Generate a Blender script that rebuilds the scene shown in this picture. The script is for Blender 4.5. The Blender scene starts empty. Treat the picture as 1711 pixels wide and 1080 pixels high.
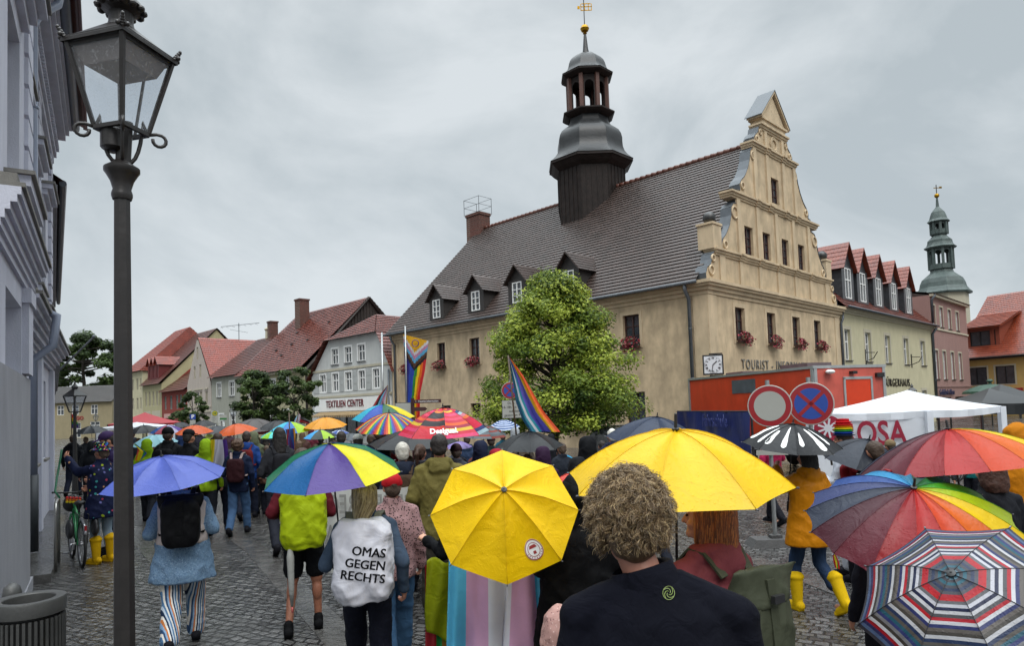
import bpy, bmesh, math, random
from math import radians, pi, sin, cos, sqrt, atan2
from mathutils import Vector, Matrix, noise
from mathutils.geometry import tessellate_polygon
random.seed(7)
V = Vector
sc = bpy.context.scene
C = sc.collection
# ---------------------------------------------------------------- camera
FX, PPX, PPY, PITCH, ROLL, CAMZ = 1141.0, 855.5, 627.0, .05, .034, 2.13
_f = V((0, cos(PITCH), sin(PITCH))); _r0 = V((1, 0, 0)); _u0 = V((0, -sin(PITCH), cos(PITCH)))
_r = _r0*cos(ROLL) - _u0*sin(ROLL); _u = _r0*sin(ROLL) + _u0*cos(ROLL)
cam = bpy.data.cameras.new('camera'); camo = bpy.data.objects.new('camera', cam); C.objects.link(camo)
M = Matrix((_r, _u, -_f)).transposed().to_4x4(); M.translation = V((0, 0, CAMZ)); camo.matrix_world = M
cam.sensor_width = 36; cam.lens = 36*FX/1711; cam.shift_y = (PPY-540)/1711; cam.clip_end = 2000; cam.clip_start = .05
sc.camera = camo
# ---------------------------------------------------------------- world: overcast sky
SUN_EL, SUN_ROT = radians(50), radians(163)
w = bpy.data.worlds.new('World'); sc.world = w; w.use_nodes = True
nt = w.node_tree; N = nt.nodes; L = nt.links; N.clear()
out = N.new('ShaderNodeOutputWorld'); bg = N.new('ShaderNodeBackground'); L.new(bg.outputs[0], out.inputs[0])
sky = N.new('ShaderNodeTexSky'); sky.sky_type = 'NISHITA'; sky.sun_disc = False
sky.sun_elevation = SUN_EL; sky.sun_rotation = SUN_ROT
tc = N.new('ShaderNodeTexCoord'); mp = N.new('ShaderNodeMapping'); mp.inputs['Scale'].default_value = (1.0, 1.0, 1.5)
L.new(tc.outputs['Generated'], mp.inputs[0])
n1 = N.new('ShaderNodeTexNoise'); n1.inputs['Scale'].default_value = 2.6; n1.inputs['Detail'].default_value = 7; n1.inputs['Roughness'].default_value = .55; n1.inputs['Distortion'].default_value = .4
L.new(mp.outputs[0], n1.inputs['Vector'])
cr = N.new('ShaderNodeValToRGB'); e = cr.color_ramp.elements
e[0].position = .38; e[0].color = (4.55, 5.1, 5.4, 1); e[1].position = .62; e[1].color = (6.7, 7.15, 7.4, 1)
L.new(n1.outputs[0], cr.inputs[0])
sep = N.new('ShaderNodeSeparateXYZ'); L.new(tc.outputs['Generated'], sep.inputs[0])
mr = N.new('ShaderNodeMapRange'); mr.inputs[1].default_value = .60; mr.inputs[2].default_value = .97; mr.inputs[3].default_value = 1.0; mr.inputs[4].default_value = 7.2
L.new(sep.outputs[2], mr.inputs[0])
mul = N.new('ShaderNodeVectorMath'); mul.operation = 'SCALE'; L.new(cr.outputs[0], mul.inputs[0]); L.new(mr.outputs[0], mul.inputs['Scale'])
mix = N.new('ShaderNodeMixRGB'); mix.inputs[0].default_value = .93; L.new(sky.outputs[0], mix.inputs[1]); L.new(mul.outputs[0], mix.inputs[2])
L.new(mix.outputs[0], bg.inputs[0]); bg.inputs[1].default_value = .1
sun = bpy.data.lights.new('sun', 'SUN'); sun.energy = 1.5; sun.angle = radians(30); sun.color = (1, .97, .93)
suno = bpy.data.objects.new('sun', sun); C.objects.link(suno)
_sd = V((cos(SUN_EL)*sin(SUN_ROT), cos(SUN_EL)*cos(SUN_ROT), sin(SUN_EL)))
suno.rotation_euler = _sd.to_track_quat('Z', 'Y').to_euler()
sc.view_settings.view_transform = 'Standard'; sc.view_settings.look = 'None'
sc.view_settings.exposure = 0.15; sc.view_settings.gamma = 1
# ---------------------------------------------------------------- pixel -> place
def ray(x, y): return _f + _r*((x-PPX)/FX) - _u*((y-PPY)/FX)
def atZ(x, y, z=0.0):
    d = ray(x, y); return V((0, 0, CAMZ)) + d*((z-CAMZ)/d.z)
def atY(x, y, Y):
    d = ray(x, y); return V((0, 0, CAMZ)) + d*(Y/d.y)
class Fac:                                    # a vertical plane: a along, z up, d outwards
    def __init__(s, p0, p1):
        s.o = V((p0[0], p0[1])); d = V((p1[0], p1[1]))-s.o; s.L = d.length; s.u = d/s.L; s.n = V((s.u.y, -s.u.x))
    def at(s, a, z, d=0.0):
        q = s.o + s.u*a + s.n*d; return V((q.x, q.y, z))
    def shift(s, a, d=0):
        q = s.o+s.u*a+s.n*d; return Fac(q, q+s.u)
    def px(s, x, y, off=0):
        d = ray(x, y); o = s.o+s.n*off; t = s.n.dot(o)/s.n.dot(V((d.x, d.y))); p = V((0, 0, CAMZ))+d*t
        return s.u.dot(V((p.x, p.y))-o), p.z
# ---------------------------------------------------------------- objects
def tag(o, label=None, cat=None, group=None, kind=None):
    if label: o['label'] = label
    if cat: o['category'] = cat
    if group: o['group'] = group
    if kind: o['kind'] = kind
    return o
def thing(name, label, cat, loc=(0, 0, 0), rz=0, group=None):
    o = bpy.data.objects.new(name, None); C.objects.link(o); o.empty_display_size = .1
    o.location = loc; o.rotation_euler = (0, 0, rz); return tag(o, label, cat, group)
def kids(o): return [c for c in o.children]
def copy_tree(o, parent=None, mats=None):
    c = o.copy(); C.objects.link(c); c.parent = parent
    if mats: recolour(c, mats)
    for ch in kids(o): copy_tree(ch, c, mats)
    return c
def recolour(o, mats):
    if o.type != 'MESH': return
    for sl in o.material_slots:
        k = sl.material.name if sl.material else ''
        if k in mats:
            sl.link = 'OBJECT'; sl.material = mats[k]
class MB:
    def __init__(s, org=(0, 0, 0)):
        s.v = []; s.f = []; s.mi = []; s.gr = []; s.ng = 0; s.uv = {}; s.org = V(org); s.mats = []; s.T = None; s.cm = 0
    def mat(s, m):
        if m not in s.mats: s.mats.append(m)
        s.cm = s.mats.index(m); return s
    def add(s, vs, fs, uvs=None):
        b = len(s.v); s.ng += 1
        if s.T is not None: vs = [s.T @ V(p) for p in vs]
        s.v += [V(p) for p in vs]
        for i, f in enumerate(fs):
            if uvs: s.uv[len(s.f)] = uvs[i]
            s.f.append([b+k for k in f]); s.mi.append(s.cm); s.gr.append(s.ng)
    def quad(s, a, b, c, d, uv=None): s.add([a, b, c, d], [(0, 1, 2, 3)], [uv] if uv else None)
    def poly(s, ps): s.add(ps, [tuple(range(len(ps)))])
    def frame_box(s, o, x, y, z):             # o corner + three edge vectors
        o, x, y, z = V(o), V(x), V(y), V(z)
        ps = [o, o+x, o+x+y, o+y, o+z, o+x+z, o+x+y+z, o+y+z]
        fs = [(0, 3, 2, 1), (4, 5, 6, 7), (0, 1, 5, 4), (1, 2, 6, 5), (2, 3, 7, 6), (3, 0, 4, 7)]
        if x.cross(y).dot(z) < 0: fs = [tuple(reversed(f)) for f in fs]
        s.add(ps, fs)
    def box(s, c, d, rz=0, R=None):
        c = V(c); m = R or Matrix.Rotation(rz, 3, 'Z'); x, y, z = m @ V((d[0], 0, 0)), m @ V((0, d[1], 0)), m @ V((0, 0, d[2]))
        s.frame_box(c-(x+y+z)/2, x, y, z)
    def fbox(s, fac, a0, a1, z0, z1, d0, d1):  # box on a facade
        s.frame_box(fac.at(a0, z0, d0), fac.at(a1, z0, d0)-fac.at(a0, z0, d0), fac.at(a0, z0, d1)-fac.at(a0, z0, d0), V((0, 0, z1-z0)))
    def tube(s, ps, r, n=8, cap=True, sq=None):
        ps = [V(p) for p in ps]; rs = r if isinstance(r, (list, tuple)) else [r]*len(ps)
        vs = []; fs = []; prev = None
        for i, p in enumerate(ps):
            t = (ps[min(i+1, len(ps)-1)]-ps[max(i-1, 0)])
            t = t.normalized() if t.length > 1e-9 else V((0, 0, 1))
            if prev is None: a = t.orthogonal().normalized()
            else:
                a = prev-t*prev.dot(t); a = a.normalized() if a.length > 1e-6 else t.orthogonal().normalized()
            prev = a; b = t.cross(a)
            for k in range(n):
                th = 2*pi*k/n; vs.append(p+(a*cos(th)+b*sin(th))*rs[i])
        for i in range(len(ps)-1):
            for k in range(n):
                k2 = (k+1) % n; fs.append((i*n+k, i*n+k2, (i+1)*n+k2, (i+1)*n+k))
        if cap: fs += [tuple(reversed(range(n))), tuple(range((len(ps)-1)*n, len(ps)*n))]
        s.add(vs, fs)
    def lathe(s, prof, n=12, c=(0, 0, 0), ax=None, ph=0, arc=None):   # prof [(r,z)]
        c = V(c); R = (V(ax).to_track_quat('Z', 'Y').to_matrix() if ax else Matrix.Identity(3))
        vs = []; fs = []
        for r, z in prof:
            for k in range(n):
                th = 2*pi*k/n+ph; vs.append(c+R @ V((r*cos(th), r*sin(th), z)))
        for i in range(len(prof)-1):
            for k in range(n):
                k2 = (k+1) % n; fs.append((i*n+k, i*n+k2, (i+1)*n+k2, (i+1)*n+k))
        fs += [tuple(reversed(range(n))), tuple(range((len(prof)-1)*n, len(prof)*n))]
        s.add(vs, fs)
    def ell(s, c, r, n=12, m=8, R=None):
        c = V(c); r = r if hasattr(r, '__len__') else (r, r, r); vs = []; fs = []
        for i in range(m+1):
            ph = pi*i/m
            for k in range(n):
                th = 2*pi*k/n; p = V((r[0]*sin(ph)*cos(th), r[1]*sin(ph)*sin(th), -r[2]*cos(ph)))
                vs.append(c+(R @ p if R else p))
        for i in range(m):
            for k in range(n):
                k2 = (k+1) % n; fs.append((i*n+k, i*n+k2, (i+1)*n+k2, (i+1)*n+k))
        s.add(vs, fs)
    def capsule(s, a, b, ra, rb, n=10):
        a, b = V(a), V(b); t = (b-a).normalized() if (b-a).length > 1e-6 else V((0, 0, 1)); pr = []; rr = []
        for k in range(4): th = pi/2*(1-k/4); pr.append(a-t*ra*sin(th)); rr.append(max(ra*cos(th), .001))
        for k in range(5): th = pi/2*k/4; pr.append(b+t*rb*sin(th)); rr.append(max(rb*cos(th), .001))
        s.tube(pr, rr, n)
    def loft(s, secs, n=20):                  # secs [(cx,cy,z,rx,ry)]
        vs = []; fs = []
        for cx, cy, z, rx, ry in secs:
            for k in range(n):
                th = 2*pi*k/n; vs.append(V((cx+rx*cos(th), cy+ry*sin(th), z)))
        for i in range(len(secs)-1):
            for k in range(n):
                k2 = (k+1) % n; fs.append((i*n+k, i*n+k2, (i+1)*n+k2, (i+1)*n+k))
        fs += [tuple(reversed(range(n))), tuple(range((len(secs)-1)*n, len(secs)*n))]
        s.add(vs, fs)
    def prism(s, pts2, fn, d0, d1):           # pts2 polygon, fn(x,y,d)->3D
        tri = tessellate_polygon([[V((p[0], p[1], 0)) for p in pts2]])
        n = len(pts2); vs = [fn(p[0], p[1], d0) for p in pts2]+[fn(p[0], p[1], d1) for p in pts2]
        fs = [tuple(t) for t in tri]+[tuple(k+n for k in reversed(t)) for t in tri]
        fs += [(i, (i+1) % n, (i+1) % n+n, i+n) for i in range(n)]
        s.add(vs, fs)
    def mesh(s, name='m'):
        me = bpy.data.meshes.new(name); me.from_pydata([p-s.org for p in s.v], [], s.f)
        for m in s.mats: me.materials.append(m)
        me.polygons.foreach_set('material_index', s.mi)
        if s.uv:
            u = me.uv_layers.new(name='UVMap')
            for fi, uvs in s.uv.items():
                p = me.polygons[fi]
                for j, li in enumerate(p.loop_indices): u.data[li].uv = uvs[j]
        me.update(); return me
    def build_each(s, name, parent=None, smooth=False, per=1):
        """every shape added becomes a part of its own (per: shapes to a part)"""
        for g0 in range(1, s.ng+1, per):
            q = MB(s.org); q.mats = s.mats; ix = {}
            for f, mi, g in zip(s.f, s.mi, s.gr):
                if g0 <= g < g0+per:
                    q.cm = mi; nf = []
                    for k in f:
                        if k not in ix: ix[k] = len(q.v); q.v.append(s.v[k])
                        nf.append(ix[k])
                    q.f.append(nf); q.mi.append(mi)
            q.build(name, parent, smooth)
    def build(s, name, parent=None, smooth=False, fix=True, angle=None):
        me = s.mesh(name)
        if fix:
            bm = bmesh.new(); bm.from_mesh(me); bmesh.ops.recalc_face_normals(bm, faces=bm.faces); bm.to_mesh(me); bm.free()
        if smooth: me.polygons.foreach_set('use_smooth', [True]*len(me.polygons))
        if angle: me.set_sharp_from_angle(angle=radians(angle))
        o = bpy.data.objects.new(name, me); C.objects.link(o)
        if parent is not None: o.parent = parent
        else: o.location = s.org
        return o
# ---------------------------------------------------------------- materials
MATS = {}
def srgb(h):
    if isinstance(h, str):
        c = [int(h[i:i+2], 16)/255 for i in (0, 2, 4)]
        return tuple((x/12.92 if x < .04045 else ((x+.055)/1.055)**2.4) for x in c)
    return tuple(h)
def mat(name, col, rough=.7, var=.12, scale=6, bump=.0, bscale=30, metal=0, kind='noise', coat=0, col2=None, transl=0, spec=.5, streak=0, sheen=0, alpha=1):
    if name in MATS: return MATS[name]
    m = bpy.data.materials.new(name); MATS[name] = m; m.use_nodes = True
    nt = m.node_tree; N = nt.nodes; L = nt.links; b = N['Principled BSDF']; out = N['Material Output']
    col = srgb(col); tcn = N.new('ShaderNodeTexCoord'); vec = tcn.outputs['Object']
    b.inputs['Roughness'].default_value = rough; b.inputs['Metallic'].default_value = metal
    b.inputs['Specular IOR Level'].default_value = spec
    b.inputs['Coat Weight'].default_value = coat; b.inputs['Coat Roughness'].default_value = .15
    if sheen: b.inputs['Sheen Weight'].default_value = sheen
    dark = tuple(c*(1-var) for c in col); light = tuple(min(1, c*(1+var)) for c in col)
    if col2: dark, light = col, srgb(col2)
    nz = N.new('ShaderNodeTexNoise'); nz.inputs['Scale'].default_value = scale; nz.inputs['Detail'].default_value = 6; nz.inputs['Roughness'].default_value = .6
    L.new(vec, nz.inputs['Vector'])
    rp = N.new('ShaderNodeValToRGB'); rp.color_ramp.elements[0].position = .3; rp.color_ramp.elements[1].position = .7
    rp.color_ramp.elements[0].color = (*dark, 1); rp.color_ramp.elements[1].color = (*light, 1)
    L.new(nz.outputs[0], rp.inputs[0]); colout = rp.outputs[0]
    if streak:                                # vertical runs and blotches of weathering
        mp = N.new('ShaderNodeMapping'); mp.inputs['Scale'].default_value = (1.3, 1.3, .45); L.new(vec, mp.inputs[0])
        n2 = N.new('ShaderNodeTexNoise'); n2.inputs['Scale'].default_value = 1.6; n2.inputs['Detail'].default_value = 8; n2.inputs['Roughness'].default_value = .65; L.new(mp.outputs[0], n2.inputs['Vector'])
        r2 = N.new('ShaderNodeMapRange'); r2.inputs[1].default_value = .35; r2.inputs[2].default_value = .72; r2.inputs[3].default_value = 1; r2.inputs[4].default_value = 1-streak; L.new(n2.outputs[0], r2.inputs[0])
        mx = N.new('ShaderNodeVectorMath'); mx.operation = 'SCALE'; L.new(colout, mx.inputs[0]); L.new(r2.outputs[0], mx.inputs['Scale']); colout = mx.outputs[0]
    L.new(colout, b.inputs['Base Color'])
    if rough > .15:
        rr = N.new('ShaderNodeMapRange'); rr.inputs[3].default_value = max(.03, rough-.1); rr.inputs[4].default_value = min(1, rough+.1); L.new(nz.outputs[0], rr.inputs[0]); L.new(rr.outputs[0], b.inputs['Roughness'])
    if bump:
        nb = N.new('ShaderNodeTexNoise'); nb.inputs['Scale'].default_value = bscale; nb.inputs['Detail'].default_value = 5; L.new(vec, nb.inputs['Vector'])
        if kind == 'cloth':
            nb.inputs['Distortion'].default_value = 1.2; nb.inputs['Detail'].default_value = 3
        bp = N.new('ShaderNodeBump'); bp.inputs['Strength'].default_value = bump; bp.inputs['Distance'].default_value = .02; L.new(nb.outputs[0], bp.inputs['Height']); L.new(bp.outputs[0], b.inputs['Normal'])
    if transl:
        tr = N.new('ShaderNodeBsdfTranslucent'); L.new(colout, tr.inputs[0]); ms = N.new('ShaderNodeMixShader'); ms.inputs[0].default_value = transl
        L.new(b.outputs[0], ms.inputs[1]); L.new(tr.outputs[0], ms.inputs[2]); L.new(ms.outputs[0], out.inputs[0])
    return m
def roofmat(name, c1, c2, rough=.38, grout=.6):
    if name in MATS: return MATS[name]
    m = mat(name, c1, rough, .0, 1.2, col2=c2)
    nt = m.node_tree; N = nt.nodes; L = nt.links; b = N['Principled BSDF']
    uv = N.new('ShaderNodeUVMap'); br = N.new('ShaderNodeTexBrick'); L.new(uv.outputs[0], br.inputs['Vector'])
    br.inputs['Scale'].default_value = 1; br.inputs['Brick Width'].default_value = .24; br.inputs['Row Height'].default_value = 1.0
    br.inputs['Mortar Size'].default_value = .012; br.inputs['Mortar Smooth'].default_value = .3
    br.inputs['Color1'].default_value = (.9, .9, .9, 1); br.inputs['Color2'].default_value = (1.1, 1.08, 1.06, 1); br.inputs['Mortar'].default_value = (grout, grout, grout, 1)
    src = b.inputs['Base Color'].links[0].from_socket
    mx = N.new('ShaderNodeVectorMath'); mx.operation = 'MULTIPLY'; L.new(src, mx.inputs[0]); L.new(br.outputs['Color'], mx.inputs[1]); L.new(mx.outputs[0], b.inputs['Base Color'])
    bp = N.new('ShaderNodeBump'); bp.inputs['Strength'].default_value = .5; bp.inputs['Distance'].default_value = .02; L.new(br.outputs['Fac'], bp.inputs['Height']); bp.invert = True; L.new(bp.outputs[0], b.inputs['Normal'])
    return m
def plaster(name, c, var=.1, streak=.25, scale=1.4): return mat(name, c, .85, var, scale, .25, 60, streak=streak)
def text(s, size, loc, R, m, name, parent=None, ext=.01, org=(0, 0, 0), off=0.0, align='CENTER', sx=1.0, shear=0.0, bend=None, sp=1.0):
    cu = bpy.data.curves.new(name, 'FONT'); cu.body = s; cu.size = size; cu.extrude = ext; cu.offset = off; cu.align_x = align; cu.align_y = 'CENTER'; cu.shear = shear; cu.resolution_u = 4; cu.space_character = sp
    to = bpy.data.objects.new('tmp', cu); C.objects.link(to); dg = bpy.context.evaluated_depsgraph_get()
    me = bpy.data.meshes.new_from_object(to.evaluated_get(dg)); bpy.data.objects.remove(to); me.name = name
    R = R.to_4x4() if len(R) == 3 else R
    for v in me.vertices:
        p = V((v.co.x*sx, v.co.y, v.co.z))
        if bend: v.co = bend(p)-V(org)
        else: v.co = R @ p + V(loc)-V(org)
    me.materials.clear(); me.materials.append(m)
    o = bpy.data.objects.new(name, me); C.objects.link(o)
    if parent is not None: o.parent = parent
    else: o.location = org
    return o
def facR(f): # rotation: text x along facade, y up, z outwards
    return Matrix(((f.u.x, 0, f.n.x), (f.u.y, 0, f.n.y), (0, 1, 0)))
def basis(x, y, z): return Matrix((V(x), V(y), V(z))).transposed()
# ---------------------------------------------------------------- remesh: union of closed shapes -> one smooth skin
def remeshed(mb, voxel=.02, smooth=2, name='m', disp=0, dscale=6, mats=None, deci=None):
    me = mb.mesh(name); o = bpy.data.objects.new('tmp', me); C.objects.link(o)
    md = o.modifiers.new('r', 'REMESH'); md.mode = 'VOXEL'; md.voxel_size = voxel
    if smooth:
        s = o.modifiers.new('s', 'SMOOTH'); s.iterations = smooth; s.factor = .5
    if deci:
        d = o.modifiers.new('d', 'DECIMATE'); d.ratio = deci
    dg = bpy.context.evaluated_depsgraph_get(); dg.update()
    r = bpy.data.meshes.new_from_object(o.evaluated_get(dg)); bpy.data.objects.remove(o)
    if disp:
        nn = [v.normal.copy() for v in r.vertices]
        for v, n_ in zip(r.vertices, nn):
            p = v.co*dscale; a_ = noise.noise(V((p.x+p.z*.35, p.y, p.z*.75))); b_ = noise.noise(V((p.x*1.9+7, p.y*1.9, p.z*1.5-p.x*.5)))
            h = .8-2.4*abs(a_)+.6*(.5-1.8*abs(b_)) if dscale < 12 else a_+.5*b_
            v.co += n_*disp*h
    r.materials.clear()
    for m in (mats or mb.mats): r.materials.append(m)
    r.polygons.foreach_set('use_smooth', [True]*len(r.polygons)); r.name = name
    return r
def link(me, name, parent=None, loc=None):
    o = bpy.data.objects.new(name, me); C.objects.link(o)
    if parent is not None: o.parent = parent
    if loc: o.location = loc
    return o
# ================================================================ shared materials
glass = mat('window_glass', (.035, .042, .05), .06, .5, 1.5, spec=.8)
white_paint = mat('white_paint', (.72, .72, .7), .5, .06, 3)
zinc = mat('zinc', '565b60', .55, .2, 4, metal=.25, bump=.1, bscale=8)
darkzinc = mat('dark_zinc', '4a4f55', .45, .2, 4, metal=.4)
cast_iron = mat('cast_iron', (.018, .017, .016), .42, .3, 20, .25, 60, spec=.6)
brown_frame = mat('brown_frame', '3c221d', .55, .1, 10)
# ================================================================ ground
def cobble(name, base, wet=.0):
    m = bpy.data.materials.new(name); m.use_nodes = True; nt = m.node_tree; N = nt.nodes; L = nt.links; b = N['Principled BSDF']
    tcn = N.new('ShaderNodeTexCoord')
    w1 = N.new('ShaderNodeTexNoise'); w1.inputs['Scale'].default_value = 1.3; w1.inputs['Detail'].default_value = 3; L.new(tcn.outputs['Object'], w1.inputs['Vector'])
    sub = N.new('ShaderNodeVectorMath'); sub.operation = 'MULTIPLY_ADD'; sub.inputs[1].default_value = (.28, .28, 0); L.new(w1.outputs['Color'], sub.inputs[0]); L.new(tcn.outputs['Object'], sub.inputs[2])
    rot = N.new('ShaderNodeMapping'); rot.inputs['Rotation'].default_value = (0, 0, .46); L.new(sub.outputs[0], rot.inputs[0])
    br = N.new('ShaderNodeTexBrick'); br.inputs['Scale'].default_value = 1; br.inputs['Brick Width'].default_value = .13; br.inputs['Row Height'].default_value = .105; br.inputs['Mortar Size'].default_value = .013; br.inputs['Mortar Smooth'].default_value = .6; br.inputs['Bias'].default_value = 0
    br.inputs['Color1'].default_value = (0, 0, 0, 1); br.inputs['Color2'].default_value = (1, 1, 1, 1); br.inputs['Mortar'].default_value = (.5, .5, .5, 1)
    L.new(rot.outputs[0], br.inputs['Vector'])
    rp = N.new('ShaderNodeValToRGB'); L.new(br.outputs['Color'], rp.inputs[0]); c = srgb(base)
    rp.color_ramp.elements[0].color = (*[x*.5 for x in c], 1); rp.color_ramp.elements[1].color = (*[x*1.9 for x in c], 1)
    big = N.new('ShaderNodeTexNoise'); big.inputs['Scale'].default_value = .55; big.inputs['Detail'].default_value = 6; L.new(tcn.outputs['Object'], big.inputs['Vector'])
    m1 = N.new('ShaderNodeMixRGB'); m1.inputs[2].default_value = (.012, .011, .010, 1); L.new(br.outputs['Fac'], m1.inputs[0]); L.new(rp.outputs[0], m1.inputs[1])
    L.new(m1.outputs[0], b.inputs['Base Color'])
    r = N.new('ShaderNodeMapRange'); r.inputs[1].default_value = .35; r.inputs[2].default_value = .65; r.inputs[3].default_value = .07; r.inputs[4].default_value = .36; L.new(big.outputs[0], r.inputs[0])
    L.new(r.outputs[0], b.inputs['Roughness'])
    fine = N.new('ShaderNodeTexNoise'); fine.inputs['Scale'].default_value = 28; fine.inputs['Detail'].default_value = 4; L.new(tcn.outputs['Object'], fine.inputs['Vector'])
    med = N.new('ShaderNodeTexNoise'); med.inputs['Scale'].default_value = 7; med.inputs['Detail'].default_value = 2; L.new(tcn.outputs['Object'], med.inputs['Vector'])
    h = N.new('ShaderNodeMath'); h.operation = 'MULTIPLY_ADD'; h.inputs[1].default_value = -1.0; L.new(br.outputs['Fac'], h.inputs[0])
    h2 = N.new('ShaderNodeMath'); h2.operation = 'MULTIPLY_ADD'; h2.inputs[1].default_value = .35; L.new(fine.outputs[0], h2.inputs[0]); L.new(med.outputs[0], h2.inputs[2]); L.new(h2.outputs[0], h.inputs[2])
    bp = N.new('ShaderNodeBump'); bp.inputs['Strength'].default_value = 1.0; bp.inputs['Distance'].default_value = .03; L.new(h.outputs[0], bp.inputs['Height']); L.new(bp.outputs[0], b.inputs['Normal'])
    b.inputs['Coat Weight'].default_value = .3; b.inputs['Coat Roughness'].default_value = .07; b.inputs['Coat IOR'].default_value = 1.33
    bc = N.new('ShaderNodeBump'); bc.inputs['Strength'].default_value = 1.0; bc.inputs['Distance'].default_value = .034; L.new(h.outputs[0], bc.inputs['Height']); L.new(bc.outputs[0], b.inputs['Coat Normal'])
    return m
g = MB(); g.mat(cobble('wet_cobbles', (.06, .058, .056))); g.quad((-400, -60, 0), (400, -60, 0), (400, 900, 0), (-400, 900, 0)); tag(g.build('ground'), kind='structure')
slab = mat('granite_slab', (.075, .072, .068), .2, .45, 5, .6, 18)
def strip(name, pts, wd, z, m, h=0.004):
    s = MB(); s.mat(m)
    for p, q in zip(pts[:-1], pts[1:]):
        p, q = V(p), V(q); t = (q-p).normalized(); n_ = V((t.y, -t.x)); L_ = (q-p).length; k = max(1, int(L_/.9))
        for i in range(k):
            a = p+t*(L_*i/k+.006); b = p+t*(L_*(i+1)/k-.006)
            s.frame_box((a.x-n_.x*wd/2, a.y-n_.y*wd/2, -.02), (t.x*(b-a).length, t.y*(b-a).length, 0), (n_.x*wd, n_.y*wd, 0), (0, 0, .02+z))
    return tag(s.build(name), kind='structure')
strip('gutter_slabs', [atZ(365, 876).xy, atZ(430, 921).xy, atZ(490, 985).xy, atZ(575, 1075).xy, (-.2, 3.2)], .34, .006, slab)
strip('path_slabs', [atZ(224, 884).xy, atZ(300, 960).xy], .45, .007, slab)
strip('square_kerb_slabs', [atZ(1255, 935).xy, atZ(1330, 962).xy, atZ(1460, 1010).xy, atZ(1560, 1045).xy], .30, .008, slab)
# ================================================================ building helpers
def wall(mb, fac, outline, holes, depth=.18, flip=False):
    loops = [[V((a, z, 0)) for a, z in outline]]
    for a0, a1, z0, z1 in holes: loops.append([V((a0, z0, 0)), V((a0, z1, 0)), V((a1, z1, 0)), V((a1, z0, 0))])
    pts = [p for l in loops for p in l]; tri = tessellate_polygon(loops)
    vs = [fac.at(p.x, p.y) for p in pts]; fs = []
    for t in tri:
        a, b, c = [vs[k] for k in t]; nn = (b-a).cross(c-a)
        fs.append(tuple(t) if nn.dot(V((fac.n.x, fac.n.y, 0))) > 0 else tuple(reversed(t)))
    mb.add(vs, fs)
    for a0, a1, z0, z1 in holes:
        A = fac.at
        mb.quad(A(a0, z0), A(a1, z0), A(a1, z0, -depth), A(a0, z0, -depth)); mb.quad(A(a0, z1), A(a0, z1, -depth), A(a1, z1, -depth), A(a1, z1))
        mb.quad(A(a0, z0), A(a0, z0, -depth), A(a0, z1, -depth), A(a0, z1)); mb.quad(A(a1, z0), A(a1, z1), A(a1, z1, -depth), A(a1, z0, -depth))
def window(root, fac, a0, a1, z0, z1, depth=.16, fm=None, mull=1, trans=(.68,), sur=None, sw=.14, sill=None, fw=.07, proud=.02):
    fm = fm or white_paint; org = root.location; m = MB(org); m.mat(fm); d0, d1 = -depth-.02, -depth+.05
    for q in ((a0, a0+fw, z0, z1), (a1-fw, a1, z0, z1), (a0+fw, a1-fw, z0, z0+fw), (a0+fw, a1-fw, z1-fw, z1)): m.fbox(fac, *q, d0, d1)
    ia0, ia1, iz0, iz1 = a0+fw, a1-fw, z0+fw, z1-fw
    for k in range(mull):
        c = ia0+(ia1-ia0)*(k+1)/(mull+1); m.fbox(fac, c-fw*.5, c+fw*.5, iz0, iz1, d0, d1+.012)
    for t in trans:
        z = iz0+(iz1-iz0)*t; wdt = fw*.5 if len(trans) == 1 else .022
        m.fbox(fac, ia0, ia1, z-wdt, z+wdt, d0, d1-.008)
    f = m.build('window', root)
    g = MB(org); g.mat(glass); g.quad(fac.at(a0+.01, z0+.01, -depth), fac.at(a1-.01, z0+.01, -depth), fac.at(a1-.01, z1-.01, -depth), fac.at(a0+.01, z1-.01, -depth)); g.build('pane', f)
    if sur or sill:
        s = MB(org)
        if sur:
            s.mat(sur)
            for q in ((a0-sw, a0, z0-sw*.6, z1+sw), (a1, a1+sw, z0-sw*.6, z1+sw), (a0, a1, z1, z1+sw), (a0, a1, z0-sw*.6, z0)): s.fbox(fac, *q, -.01, proud)
        if sill: s.mat(sill); s.fbox(fac, a0-.08, a1+.08, z0-.05, z0-.002, -depth+.05, proud+.08)
        s.build('surround', f)
    return f
def roof_slope(mb, p00, p10, p11, p01, n, lift=.05, thick=True):
    p00, p10, p11, p01 = map(V, (p00, p10, p11, p01)); nn = (p10-p00).cross(p01-p00)
    if nn.length < 1e-6: nn = (p10-p00).cross(p11-p00)
    nn.normalize(); nn = nn if nn.z > 0 else -nn; ud = (p10-p00).normalized(); base = p00
    for i in range(n):
        t0, t1 = i/n, (i+1)/n
        a, b = p00.lerp(p01, t0), p10.lerp(p11, t0); c, d = p10.lerp(p11, t1), p00.lerp(p01, t1)
        ua, ub, uc, ud_ = [(q-base).dot(ud) for q in (a, b, c, d)]; o = (i % 2)*0
        dn = (a-d).normalized()*lift*.9; a2, b2 = a+nn*lift+dn, b+nn*lift+dn; a3, b3 = a2-nn*lift*.35, b2-nn*lift*.35
        mb.add([a2, b2, c+nn*.004, d+nn*.004], [(0, 1, 2, 3)], [[(ua, i+.02), (ub, i+.02), (uc, i+.98), (ud_, i+.98)]])
        mb.add([a3, b3, b2, a2], [(0, 1, 2, 3)], [[(ua, i), (ub, i), (ub, i+.02), (ua, i+.02)]])
        mb.add([a-dn, b-dn, b3, a3], [(0, 1, 2, 3)], [[(ua, i), (ub, i), (ub, i+.02), (ua, i+.02)]])
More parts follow.
